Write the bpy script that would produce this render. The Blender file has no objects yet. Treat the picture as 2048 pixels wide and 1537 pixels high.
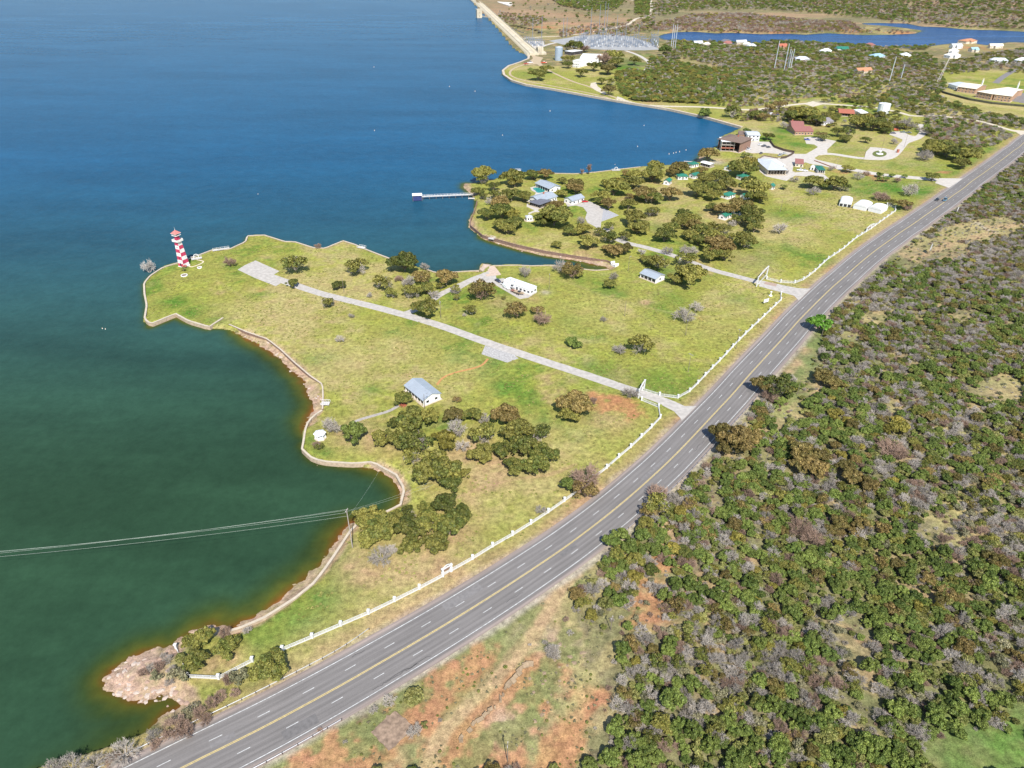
import bpy, bmesh, math, random
import numpy as np
from mathutils import Vector, Matrix
R_ = math.radians
SC = bpy.context.scene
COL = SC.collection

# ---------------------------------------------------------------- camera, sky, sun
PITCH, FPX, ROLL, CAMH = .575, 1400., .010, 172.
cam_d = bpy.data.cameras.new('camera'); cam = bpy.data.objects.new('camera', cam_d); COL.objects.link(cam)
cam_d.sensor_width = 36; cam_d.lens = FPX/2048*36; cam_d.clip_start = 1; cam_d.clip_end = 40000
cam.location = (0, 0, CAMH)
cam.rotation_euler = (Matrix.Rotation(math.pi/2-PITCH, 4, 'X') @ Matrix.Rotation(ROLL, 4, 'Z')).to_euler()
SC.camera = cam
SUN_EL, SUN_AZ = R_(49.5), R_(169)
w = bpy.data.worlds.new('World'); SC.world = w; w.use_nodes = True
nt = w.node_tree; bg = nt.nodes['Background']; sky = nt.nodes.new('ShaderNodeTexSky')
sky.sky_type = 'NISHITA'; sky.sun_disc = False; sky.sun_elevation = SUN_EL; sky.sun_rotation = SUN_AZ
sky.air_density = 1.0; sky.dust_density = .35; sky.ozone_density = 2.0
nt.links.new(sky.outputs[0], bg.inputs[0]); bg.inputs[1].default_value = .135
sd = bpy.data.lights.new('sun', 'SUN'); sd.energy = 5.0; sd.angle = R_(.53); sd.color = (1, .955, .88)
sun = bpy.data.objects.new('sun', sd); COL.objects.link(sun)
TOSUN = Vector((math.sin(SUN_AZ)*math.cos(SUN_EL), math.cos(SUN_AZ)*math.cos(SUN_EL), math.sin(SUN_EL)))
sun.rotation_euler = TOSUN.to_track_quat('Z', 'Y').to_euler(); sun.location = (60, -150, 400)
SC.view_settings.view_transform = 'Standard'; SC.view_settings.look = 'None'
SC.view_settings.exposure = .5; SC.view_settings.gamma = 1
SC.view_settings.use_curve_mapping = False
SC.cycles.max_bounces = 4; SC.cycles.diffuse_bounces = 2; SC.cycles.glossy_bounces = 2
SC.cycles.transparent_max_bounces = 6

# ---------------------------------------------------------------- survey: photo point -> ground point
CP, SP, CR, SR = math.cos(PITCH), math.sin(PITCH), math.cos(ROLL), math.sin(ROLL)
def ray(px, py):
    x = px-1024.; y = 768.5-py
    x, y = CR*x-SR*y, SR*x+CR*y
    return x, FPX*CP+y*SP, -FPX*SP+y*CP
def at(px, py, z=0.):
    a, b, c = ray(px, py); k = (CAMH-z)/-c
    return Vector((a*k, b*k, z))
def topx(X, Y, Z=0.):
    dz = Z-CAMH
    zc = Y*CP-dz*SP; yc = Y*SP+dz*CP; xc = X
    x = xc/zc*FPX; y = yc/zc*FPX
    x, y = CR*x+SR*y, -SR*x+CR*y
    return x+1024., 768.5-y
def ppm(px, py):
    return 10/(at(px-5, py)-at(px+5, py)).length

rng = np.random.default_rng(7)
WATER_Z = -1.6
def crop(x0, y0, s, pts):
    return [(x0+s*a, y0+s*b) for a, b in pts]

def vnoise(X, Y, scale, seed):
    """smooth value noise, -1..1"""
    r = np.random.default_rng(seed); g = r.uniform(-1, 1, (256, 256))
    x = X/scale; y = Y/scale
    xi = np.floor(x).astype(int); yi = np.floor(y).astype(int)
    fx = x-xi; fy = y-yi; fx = fx*fx*(3-2*fx); fy = fy*fy*(3-2*fy)
    a = g[xi % 256, yi % 256]; b = g[(xi+1) % 256, yi % 256]; c = g[xi % 256, (yi+1) % 256]; d = g[(xi+1) % 256, (yi+1) % 256]
    return (a*(1-fx)+b*fx)*(1-fy)+(c*(1-fx)+d*fx)*fy
def fbm(X, Y, scale, seed, n=4):
    t = 0; a = 1; s = 0
    for i in range(n):
        t = t+a*vnoise(X, Y, scale/2**i, seed+i*17); s += a; a *= .55
    return t/s
def inpoly(X, Y, P):
    P = [(float(a), float(b)) for a, b in P]
    ins = np.zeros(X.shape, bool)
    x0, y0 = P[-1]
    for x1, y1 in P:
        if y0 != y1:
            c = ((y1 > Y) != (y0 > Y)) & (X < (x0-x1)*(Y-y1)/(y0-y1)+x1)
            ins ^= c
        x0, y0 = x1, y1
    return ins
def distline(X, Y, P, closed=False):
    D = np.full(X.shape, 1e9)
    L = list(P)+([P[0]] if closed else [])
    for (x0, y0), (x1, y1) in zip(L, L[1:]):
        dx = x1-x0; dy = y1-y0; l2 = dx*dx+dy*dy+1e-9
        t = np.clip(((X-x0)*dx+(Y-y0)*dy)/l2, 0, 1)
        D = np.minimum(D, (X-x0-t*dx)**2+(Y-y0-t*dy)**2)
    return np.sqrt(D)
def sstep(e0, e1, x):
    t = np.clip((x-e0)/(e1-e0), 0, 1); return t*t*(3-2*t)

# ---------------------------------------------------------------- materials
MATS = {}
def nodes(m): return m.node_tree.nodes, m.node_tree.links
def mat(name, col, rough=.8, var=.15, scale=2., spec=.3, metal=0., bump=0., objvar=0.):
    if name in MATS: return MATS[name]
    m = bpy.data.materials.new(name); m.use_nodes = True; N, L = nodes(m); p = N['Principled BSDF']
    p.inputs['Roughness'].default_value = rough; p.inputs['Metallic'].default_value = metal
    p.inputs['Specular IOR Level'].default_value = spec
    tc = N.new('ShaderNodeTexCoord'); nz = N.new('ShaderNodeTexNoise'); nz.inputs['Scale'].default_value = scale
    nz.inputs['Detail'].default_value = 5; L.new(tc.outputs['Object'], nz.inputs['Vector'])
    mr = N.new('ShaderNodeMapRange'); mr.inputs[1].default_value = .3; mr.inputs[2].default_value = .7
    mr.inputs[3].default_value = 1-var; mr.inputs[4].default_value = 1+var
    L.new(nz.outputs[0], mr.inputs[0])
    sc = N.new('ShaderNodeVectorMath'); sc.operation = 'SCALE'; sc.inputs[0].default_value = col[:3]
    L.new(mr.outputs[0], sc.inputs['Scale']); out = sc.outputs[0]
    if objvar:
        oi = N.new('ShaderNodeObjectInfo'); m2 = N.new('ShaderNodeMapRange'); m2.inputs[3].default_value = 1-objvar; m2.inputs[4].default_value = 1+objvar
        L.new(oi.outputs['Random'], m2.inputs[0]); s2 = N.new('ShaderNodeVectorMath'); s2.operation = 'SCALE'
        L.new(out, s2.inputs[0]); L.new(m2.outputs[0], s2.inputs['Scale']); out = s2.outputs[0]
    L.new(out, p.inputs['Base Color'])
    if bump:
        b = N.new('ShaderNodeBump'); b.inputs['Strength'].default_value = bump; b.inputs['Distance'].default_value = .1
        L.new(nz.outputs[0], b.inputs['Height']); L.new(b.outputs[0], p.inputs['Normal'])
    MATS[name] = m; return m

def leafmat(name, c1, c2, var=.3, trans=.14, dead=None):
    """foliage: colour goes from c1 to c2 with the clump, plus tree-to-tree variation"""
    m = bpy.data.materials.new(name); m.use_nodes = True; N, L = nodes(m); p = N['Principled BSDF']
    at_ = N.new('ShaderNodeAttribute'); at_.attribute_name = 'leaf'
    sep = N.new('ShaderNodeSeparateColor'); L.new(at_.outputs['Color'], sep.inputs[0])
    oi = N.new('ShaderNodeObjectInfo')
    ad = N.new('ShaderNodeMath'); ad.operation = 'MULTIPLY_ADD'; L.new(oi.outputs['Random'], ad.inputs[0]); ad.inputs[1].default_value = .9; ad.inputs[2].default_value = -.45
    a2 = N.new('ShaderNodeMath'); a2.operation = 'ADD'; a2.use_clamp = True; L.new(ad.outputs[0], a2.inputs[0]); L.new(sep.outputs[0], a2.inputs[1])
    mx = N.new('ShaderNodeMix'); mx.data_type = 'RGBA'; mx.inputs[6].default_value = (*c1, 1); mx.inputs[7].default_value = (*c2, 1)
    L.new(a2.outputs[0], mx.inputs[0])
    mr = N.new('ShaderNodeMapRange'); mr.inputs[3].default_value = 1-var; mr.inputs[4].default_value = 1+var
    L.new(sep.outputs[1], mr.inputs[0])
    sc = N.new('ShaderNodeVectorMath'); sc.operation = 'SCALE'; L.new(mx.outputs[2], sc.inputs[0]); L.new(mr.outputs[0], sc.inputs['Scale'])
    # whole-tree brightness
    f = N.new('ShaderNodeMath'); f.operation = 'MULTIPLY_ADD'; L.new(oi.outputs['Random'], f.inputs[0]); f.inputs[1].default_value = 7.3; f.inputs[2].default_value = 0
    fr = N.new('ShaderNodeMath'); fr.operation = 'FRACT'; L.new(f.outputs[0], fr.inputs[0])
    m3 = N.new('ShaderNodeMapRange'); m3.inputs[3].default_value = .78; m3.inputs[4].default_value = 1.25; L.new(fr.outputs[0], m3.inputs[0])
    s2 = N.new('ShaderNodeVectorMath'); s2.operation = 'SCALE'; L.new(sc.outputs[0], s2.inputs[0]); L.new(m3.outputs[0], s2.inputs['Scale'])
    L.new(s2.outputs[0], p.inputs['Base Color']); p.inputs['Roughness'].default_value = .6
    p.inputs['Specular IOR Level'].default_value = .25
    if trans:
        tr = N.new('ShaderNodeBsdfTranslucent'); L.new(s2.outputs[0], tr.inputs[0]); ms = N.new('ShaderNodeMixShader'); ms.inputs[0].default_value = trans
        o = N['Material Output']; L.new(p.outputs[0], ms.inputs[1]); L.new(tr.outputs[0], ms.inputs[2]); L.new(ms.outputs[0], o.inputs['Surface'])
    MATS[name] = m; return m

# ---------------------------------------------------------------- mesh builder
class MB:
    def __init__(s): s.v = []; s.f = []; s.m = []; s.mats = []; s.M = Matrix.Identity(4)
    def mi(s, m):
        if m not in s.mats: s.mats.append(m)
        return s.mats.index(m)
    def add(s, vs, fs, m=None):
        o = len(s.v); k = s.mi(m) if m else 0
        for v in vs: s.v.append(tuple(s.M @ Vector(v)))
        for f in fs: s.f.append([i+o for i in f]); s.m.append(k)
    def box(s, x0, x1, y0, y1, z0, z1, m=None):
        s.add([(x0,y0,z0),(x1,y0,z0),(x1,y1,z0),(x0,y1,z0),(x0,y0,z1),(x1,y0,z1),(x1,y1,z1),(x0,y1,z1)],
              [(3,2,1,0),(4,5,6,7),(0,1,5,4),(1,2,6,5),(2,3,7,6),(3,0,4,7)], m)
    def cbox(s, x, y, z0, sx, sy, h, m=None): s.box(x-sx/2, x+sx/2, y-sy/2, y+sy/2, z0, z0+h, m)
    def prism(s, P, z0, z1, m=None):
        n = len(P); s.add([(a,b,z0) for a,b in P]+[(a,b,z1) for a,b in P],
            [tuple(range(n))[::-1], tuple(range(n,2*n))]+[(i,(i+1)%n,n+(i+1)%n,n+i) for i in range(n)], m)
    def cone(s, x, y, z0, z1, r0, r1, n=8, m=None, a0=0.):
        vs = [(x+r0*math.cos(a0+2*math.pi*i/n), y+r0*math.sin(a0+2*math.pi*i/n), z0) for i in range(n)]+[(x+r1*math.cos(a0+2*math.pi*i/n), y+r1*math.sin(a0+2*math.pi*i/n), z1) for i in range(n)]
        s.add(vs, [tuple(range(n))[::-1], tuple(range(n,2*n))]+[(i,(i+1)%n,n+(i+1)%n,n+i) for i in range(n)], m)
    def tube(s, p, q, r0, r1=None, n=5, m=None):
        r1 = r0 if r1 is None else r1
        p = Vector(p); q = Vector(q); d = q-p
        if d.length < 1e-6: return
        d.normalize(); u = d.orthogonal().normalized(); w_ = d.cross(u)
        vs = []
        for c, r in ((p, r0), (q, r1)):
            for i in range(n):
                a = 2*math.pi*i/n; vs.append(tuple(c+(u*math.cos(a)+w_*math.sin(a))*r))
        s.add(vs, [tuple(range(n))[::-1], tuple(range(n,2*n))]+[(i,(i+1)%n,n+(i+1)%n,n+i) for i in range(n)], m)
    def gable(s, x0, x1, y0, y1, z0, h, t=.14, m=None):
        """gable roof, ridge along x"""
        ym = (y0+y1)/2
        s.add([(x0,y0,z0),(x1,y0,z0),(x1,ym,z0+h),(x0,ym,z0+h),(x0,y1,z0),(x1,y1,z0),
               (x0,y0,z0-t),(x1,y0,z0-t),(x1,ym,z0+h-t),(x0,ym,z0+h-t),(x0,y1,z0-t),(x1,y1,z0-t)],
              [(0,1,2,3),(3,2,5,4),(7,6,9,8),(8,9,10,11),(6,7,1,0),(5,11,10,4),(6,0,3,9),(9,3,4,10),(1,7,8,2),(2,8,11,5)], m)
    def gwall(s, x0, x1, y0, y1, z, h, m=None):
        ym = (y0+y1)/2
        s.add([(x0,y0,z),(x0,y1,z),(x0,ym,z+h)], [(0,1,2)], m); s.add([(x1,y0,z),(x1,y1,z),(x1,ym,z+h)], [(0,2,1)], m)
    def hip(s, x0, x1, y0, y1, z0, h, t=.14, m=None):
        ym = (y0+y1)/2; d = min((y1-y0)/2, (x1-x0)/2)*.98
        s.add([(x0,y0,z0),(x1,y0,z0),(x1,y1,z0),(x0,y1,z0),(x0+d,ym,z0+h),(x1-d,ym,z0+h),(x0,y0,z0-t),(x1,y0,z0-t),(x1,y1,z0-t),(x0,y1,z0-t)],
              [(0,1,5,4),(1,2,5),(2,3,4,5),(3,0,4),(9,8,7,6),(6,7,1,0),(7,8,2,1),(8,9,3,2),(9,6,0,3)], m)
    def build(s, name, m=None, parent=None, smooth=False):
        me = bpy.data.meshes.new(name); me.from_pydata(s.v, [], s.f)
        for mm in (s.mats or [m]): me.materials.append(mm)
        if s.mats: me.polygons.foreach_set('material_index', s.m)
        if smooth: me.polygons.foreach_set('use_smooth', [True]*len(me.polygons))
        me.update(); o = bpy.data.objects.new(name, me); COL.objects.link(o)
        if parent: o.parent = parent
        return o
def tag(o, label=None, cat=None, group=None, kind=None):
    if label: o['label'] = label
    if cat: o['category'] = cat
    if group: o['group'] = group
    if kind: o['kind'] = kind
    return o
def empty(name, loc, rz=0., label=None, cat=None, group=None):
    o = bpy.data.objects.new(name, None); COL.objects.link(o); o.location = loc; o.rotation_euler = (0, 0, rz)
    o.empty_display_size = .5
    return tag(o, label, cat, group)
def part(name, me, parent, loc=(0,0,0), rz=0., sc=1.):
    o = bpy.data.objects.new(name, me); COL.objects.link(o); o.parent = parent; o.location = loc; o.rotation_euler = (0,0,rz)
    o.scale = (sc, sc, sc) if not hasattr(sc, '__len__') else sc
    return o
# ---------------------------------------------------------------- the highway's centre line (world metres)
ROADC = [(-141.2, 69.3), (-129.7, 72.0), (-118.7, 75.2), (-108.1, 78.8), (-97.9, 82.9), (-88.1, 87.4), (-78.7, 92.4), (-69.8, 97.9), (-61.1, 103.5), (-52.7, 109.3), (-44.4, 115.2), (-36.4, 121.2), (-28.4, 127.2), (-20.5, 133.3), (-12.7, 139.5), (-5.0, 145.8), (2.6, 152.2), (10.1, 158.7), (17.6, 165.3), (24.8, 172.2), (31.9, 179.2), (38.8, 186.4), (45.6, 193.7), (52.2, 201.2), (58.7, 208.7), (65.1, 216.5), (71.3, 224.3), (77.4, 232.2), (83.5, 240.1), (89.6, 248.0), (95.8, 255.9), (101.8, 264.0), (107.7, 272.1), (113.7, 280.1), (119.7, 288.0), (125.8, 296.0), (131.9, 303.9), (138.0, 311.9), (144.0, 319.9), (149.9, 328.0), (156.1, 335.9), (162.3, 343.7), (168.5, 351.5), (174.8, 359.3), (181.1, 367.1), (187.5, 374.8), (194.1, 382.3), (200.6, 389.9), (207.0, 397.5), (213.5, 405.1), (220.1, 412.7), (226.7, 420.1), (233.4, 427.5), (240.2, 434.8), (247.2, 442.0), (254.1, 449.2), (260.9, 456.5), (267.8, 463.8), (274.9, 470.8), (282.0, 477.9), (288.8, 485.1), (295.7, 492.3), (302.7, 499.5), (309.6, 506.7), (316.6, 513.9), (323.5, 521.0), (330.5, 528.3), (337.2, 535.7), (344.0, 543.0), (351.0, 550.2), (358.0, 557.3), (364.9, 564.6), (371.5, 572.1), (378.2, 579.6), (385.1, 586.9), (392.0, 594.1), (399.0, 601.3), (405.9, 608.5), (412.8, 615.8), (419.7, 623.1), (426.6, 630.3), (433.5, 637.6), (440.4, 644.8), (447.3, 652.1), (454.1, 659.4), (460.9, 666.7), (467.6, 674.1), (474.3, 681.5), (481.4, 688.6), (488.4, 695.7), (495.0, 703.2), (501.4, 710.8), (507.9, 718.4), (514.3, 726.0), (520.6, 733.7), (526.8, 741.4), (533.0, 749.1), (539.2, 756.9), (545.1, 764.8), (550.8, 772.9), (556.7, 780.8), (562.5, 788.7), (568.4, 796.6), (574.1, 804.6), (579.8, 812.6), (585.4, 820.5), (590.9, 828.6), (596.3, 836.6), (601.7, 844.6), (607.1, 852.7), (612.3, 860.7), (617.5, 868.8), (622.7, 876.8), (627.7, 884.8), (632.7, 892.8), (637.7, 900.8), (642.6, 908.8), (647.5, 916.7), (652.3, 924.5), (657.0, 932.3), (661.8, 940.1), (666.5, 947.7), (671.1, 955.3), (675.8, 962.8), (680.4, 970.2), (685.0, 977.5), (689.6, 984.6), (694.2, 991.6), (698.8, 998.5), (703.4, 1005.2), (708.0, 1011.7)]
ROADC = ROADC[6:92]
def _ext(a, b, d): 
    v = (np.array(b)-np.array(a)); v /= np.linalg.norm(v); return tuple(np.array(b)+v*d)
ROADC = [_ext(ROADC[3], ROADC[0], 160), _ext(ROADC[3], ROADC[0], 80)]+ROADC
ROADC = ROADC+[_ext(ROADC[-5], ROADC[-1], 300*k) for k in (.1,.3,1,2,3,4)]
RC = np.array(ROADC)
def resample(P, step):
    P = np.array(P, float); s = np.r_[0, np.cumsum(np.linalg.norm(np.diff(P, axis=0), axis=1))]
    n = max(2, int(s[-1]/step)+1); t = np.linspace(0, s[-1], n)
    return np.c_[np.interp(t, s, P[:,0]), np.interp(t, s, P[:,1])]
def chaikin(P, n=2):
    P = np.array(P, float)
    for _ in range(n):
        Q = [P[0]]
        for a, b in zip(P, P[1:]): Q += [a*.75+b*.25, a*.25+b*.75]
        Q.append(P[-1]); P = np.array(Q)
    return P
RS = resample(chaikin(RC, 2), 2.0)
RT = np.gradient(RS, axis=0); RT /= np.linalg.norm(RT, axis=1)[:, None]; RN = np.c_[-RT[:,1], RT[:,0]]
RL = np.r_[0, np.cumsum(np.linalg.norm(np.diff(RS, axis=0), axis=1))]
def road_s(px, py):
    g = at(px, py); return RL[np.argmin((RS[:,0]-g.x)**2+(RS[:,1]-g.y)**2)]
def road_at(s, off):
    x = np.interp(s, RL, RS[:,0]); y = np.interp(s, RL, RS[:,1]); nx = np.interp(s, RL, RN[:,0]); ny = np.interp(s, RL, RN[:,1])
    return x+nx*off, y+ny*off
# half widths (left, right) of the paved strip along the way
sA = road_s(600, 1416); sB = road_s(1200, 1040); sC = road_s(1600, 640); sD = road_s(1850, 430)
def hw(s):
    return np.interp(s, [sA, sB, sC, sD], [9.0, 8.6, 9.0, 9.4])

# ---------------------------------------------------------------- shoreline (traced at the foot of the land, photo points)
SHORE = [(-400,1900),(-60,1640),(60,1545),(110,1531),(200,1503),(290,1470),(330,1432),(372,1413),(368,1395),(350,1385),(325,1381),(300,1388),(265,1393),(238,1385),
 (222,1370),(216,1358),(228,1342),(245,1333),(275,1312),(310,1302),(345,1298),(362,1284),(385,1265),(420,1254),(470,1258),(520,1232),(560,1203),(590,1176),
 (640,1138),(665,1105),(688,1065),(708,1045),(760,1027),(802,1013),(806,998),(803,975),(785,950),(755,934),(712,930),(650,926),(615,909),
 (604,890),(608,862),(625,832),(634,806),(624,788),(616,765),(595,742),(566,716),(534,693),(493,671),(455,657),(440,656),(419,656),(376,644),(351,631),(330,641),(302,651),(289,641),(293,611),(289,588),(288,567),
 (300,552),(315,543),(328,534),(355,527),(399,511),(428,500),(458,500),(491,485),(495,473),(528,471),(569,484.5),(588,484.5),(625,496.5),(650,499),(686,483),(710,490.5),(736,502),(778,518.5),
 (815,530),(850,541),(872,547),(900,546),(961,543),(963,529),(974,526.5),(986,532),(1029,531),(1064,533),(1105,531.5),(1163,539),(1204,543),(1219,540),(1221,535),(1213,531),(1163,520),(1116,513.5),(1075,505.5),
 (1031,495),(996,484),(966,474.5),(940,454),(940,440),(951,417),(953,402),(944,386),(930,374),(932,367),(949,366),(985,361.5),(1002,355.5),(1017,344),(1055,346.5),(1076,345.5),(1105,348),(1149,349),
 (1193,345.5),(1228,341),(1281,335),(1340,332),(1369,328),(1398,322),(1402,313),(1415,303),(1438,292),(1440,276),(1468,263),(1486,255),(1410,234.5),(1334,218.5),(1234,202.5),(1164,190.5),(1105,179),
 (1052,170.5),(1022,161.5),(1007,150),(1005,141),(1017,132),(1040,125),(1058,117.5),(1057,109),(1040,105),(1026,95),(997,59),(958,18),(945,0),(925,-22),(900,-45),(880,-62)]
LANDW = [tuple(at(a, b, -1.0)[:2]) for a, b in SHORE]
far_top = LANDW[-1]
LANDP = LANDW+[(far_top[0]-200, far_top[1]+2500), (far_top[0], 30000), (30000, 30000), (30000, -400), (-400, -400)]
RIVER = crop(1448,0,.29297,[(2300,150),(2048,215),(1850,205),(1650,200),(1500,185),(1350,180),(1250,160),(1050,155),(930,158),(960,170),(1100,178),(1250,195),(1350,210),(1300,228),(1150,235),(950,238),(700,225),(550,235),(420,228),(250,232),(120,225),(0,222)])
RIVER += crop(1200,0,.1465,[(1600,455),(1300,430),(1050,435),(850,465),(780,500),(850,545),(1100,560),(1500,560),(1700,600),(2040,600)])
RIVER += crop(1448,0,.29297,[(0,285),(200,298),(420,285),(600,300),(760,308),(950,318),(1080,325),(1300,330),(1500,305),(1650,290),(1800,312),(1950,290),(2300,300)])
RIVERW = [tuple(at(max(a, 0), b, -1.0)[:2]) for a, b in RIVER]
POND = crop(940,0,.1465,[(480,345),(650,345),(800,380),(930,400),(1010,450),(950,470),(800,470),(700,450),(600,400)])
PONDW = [tuple(at(a, b, -1.0)[:2]) for a, b in POND]

# ---------------------------------------------------------------- ground sheet
NU, rows = 440, []
y = 45.
while y < 2900: rows.append(y); y += .0037*y+.05
while y < 26000: rows.append(y); y *= 1.09
YV = np.array(rows); UV = np.linspace(-.92, .92, NU)
# finer in the middle, coarse wings beyond the frame
wing = np.array([1.0, 1.15, 1.4, 1.9]); UV = np.r_[-wing[::-1], UV, wing]; NU = len(UV)
GX = UV[None, :]*(YV[:, None]+80); GY = np.repeat(YV[:, None], NU, 1)
PX, PY = topx(GX, GY)
land = inpoly(GX, GY, LANDP)
river = inpoly(GX, GY, RIVERW) | inpoly(GX, GY, PONDW)
near = GY < 2700
dsh = np.full(GX.shape, 400.)
dsh[near] = distline(GX[near], GY[near], LANDW)
driv = np.full(GX.shape, 400.)
fr = near & (GY > 900)
driv[fr] = np.minimum(distline(GX[fr], GY[fr], RIVERW, True), distline(GX[fr], GY[fr], PONDW, True))
def discs(D, X=None, Y=None):
    """sum of soft discs given at photo points: (px,py,radius m,strength)"""
    X = GX if X is None else X; Y = GY if Y is None else Y
    t = np.zeros(X.shape)
    for a, b, r, s in D:
        c = at(a, b); d2 = (X-c.x)**2+(Y-c.y)**2
        k = d2 < (3*r)**2
        t[k] = np.maximum(t[k], s*np.exp(-d2[k]/(r*r)))
    return t
# natural beaches and rocky banks, where the bed slopes gently
def bands(LL, X=None, Y=None):
    """soft bands along lines of photo points: (points, half width m, strength)"""
    X = GX if X is None else X; Y = GY if Y is None else Y; t = np.zeros(X.shape); q = Y < 1300
    for P_, r_, s_ in LL:
        d_ = distline(X[q], Y[q], [tuple(at(a, b, -1.0)[:2]) for a, b in P_]); t[q] = np.maximum(t[q], s_*np.exp(-(d_/r_)**2))
    return t
COVE = [(500,672),(540,694),(572,716),(600,742),(618,768),(627,790),(628,812),(618,832)]; SOUTH = [(692,1065),(668,1105),(640,1140),(600,1172),(560,1206),(520,1234),(470,1256),(430,1258)]
SPIT = [(365,1283),(330,1300),(290,1312),(255,1330),(225,1355),(240,1385),(290,1390),(340,1385),(368,1402)]; INLET = [(968,476),(1000,486),(1075,506),(1130,514),(1180,525),(1215,534)]
BEACH = bands([(COVE,9,1),(SOUTH,9,1),(SPIT,9,1),(INLET,6,1),([(755,936),(785,952),(803,978),(804,1000)],5,.7),([(932,368),(945,384)],12,1),([(1370,328),(1398,320),(1412,305)],12,1),([(940,440),(945,460)],5,.7),([(958,543),(975,530)],4,.6)])
hrelief = fbm(GX, GY, 60, 3)*.35*sstep(40, 90, dsh)
# the scrub side of the road rolls a little; far hills rise
side = inpoly(GX, GY, [tuple(p) for p in RS]+[(30000, RS[-1][1]), (30000, -300), (RS[0][0], -300)])
droad = np.full(GX.shape, 300.); nr = GY < 1500
droad[nr] = distline(GX[nr], GY[nr], [tuple(p) for p in RS[::4]])
hrelief += np.where(side, fbm(GX, GY, 38, 11)*1.6*sstep(14, 50, droad), 0)
hrelief *= sstep(11, 22, droad)
hrelief += sstep(1900, 3200, GY)*np.clip(fbm(GX, GY, 900, 5)+.35, 0, 2)*60
hl = np.where(GY < 1500, 0, fbm(GX, GY, 130, 23)*2.0)*sstep(20, 80, driv)*sstep(60, 160, dsh)
h_in = hrelief+hl
h_in = h_in-1.35*np.exp(-(dsh/3.2)**2)*sstep(.2, .6, BEACH)
slope = np.where(BEACH > .25, .22+.3*(1-BEACH), .6)
h_out = np.where(BEACH > .25, -1.42, -2.1)-dsh*slope*.6+fbm(GX, GY, 1.6, 40)*.3*(BEACH > .2)
h_out = np.maximum(h_out, -7)
GZ = np.where(land, h_in, h_out)
GZ = np.where(river, np.maximum(-1.5-driv*.3, -6), np.where((driv < 12) & (GY > 900), np.minimum(GZ, -.9+driv*.12), GZ))
def hgt(x, y):
    """ground height by bilinear lookup"""
    i = np.clip(np.searchsorted(YV, y)-1, 0, len(YV)-2); u = x/(y+80)
    j = int(np.clip(np.searchsorted(UV, u)-1, 0, NU-2)); i = int(i)
    fy = (y-YV[i])/(YV[i+1]-YV[i]); fu = (u-UV[j])/(UV[j+1]-UV[j])
    return float((GZ[i,j]*(1-fu)+GZ[i,j+1]*fu)*(1-fy)+(GZ[i+1,j]*(1-fu)+GZ[i+1,j+1]*fu)*fy)
def gat(px, py, dz=0.):
    p = at(px, py); p.z = hgt(p.x, p.y)+dz; return p

# ---------------------------------------------------------------- what covers the ground
C = lambda r, g, b: np.array([r, g, b], float)
LAWN, LUSH, DRY, TAN, ORG, PINK, SCRUB, OLIVE, GRAV = C(.225,.222,.050), C(.07,.15,.018), C(.33,.27,.115), C(.34,.235,.125), C(.35,.17,.08), C(.40,.275,.20), C(.175,.155,.075), C(.115,.125,.04), C(.36,.31,.25)
col = np.zeros(GX.shape+(3,)); 
n1 = fbm(GX, GY, 26, 101, 5); n2 = fbm(GX, GY, 9, 131, 4); n3 = fbm(GX, GY, 60, 151, 3); n4 = fbm(GX, GY, 3.2, 171, 3)
def mixc(c, k, mask=None):
    global col
    k = np.clip(k, 0, 1)
    if mask is not None: k = k*mask
    col = col*(1-k[..., None])+c*k[..., None]
col[:] = SCRUB
mixc(OLIVE, .42+1.1*n1); mixc(TAN, (n2-.02)*2.2); mixc(DRY, (n3+.1)*1.3); mixc(C(.13,.10,.07), sstep(.1,.5,n4)*.6)
park = (land & ~side & (GY < 1150)).astype(float)
lawn = col.copy(); lawn[:] = LAWN
sv = col; col = lawn
mixc(LUSH, sstep(.12, .55, n1+.4*n2)*.75); mixc(DRY, sstep(-.05, .5, n3+.5*n2-.3*n1)*.85); mixc(TAN, sstep(.32, .62, fbm(GX, GY, 17, 201)+.3*n4)*.6)
mixc(C(.27,.28,.05), sstep(.0, .45, n4+.6*fbm(GX, GY, 14, 241))*.6)
k = sstep(0, 1, park)[..., None]; col = sv*(1-k)+col*k
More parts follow.
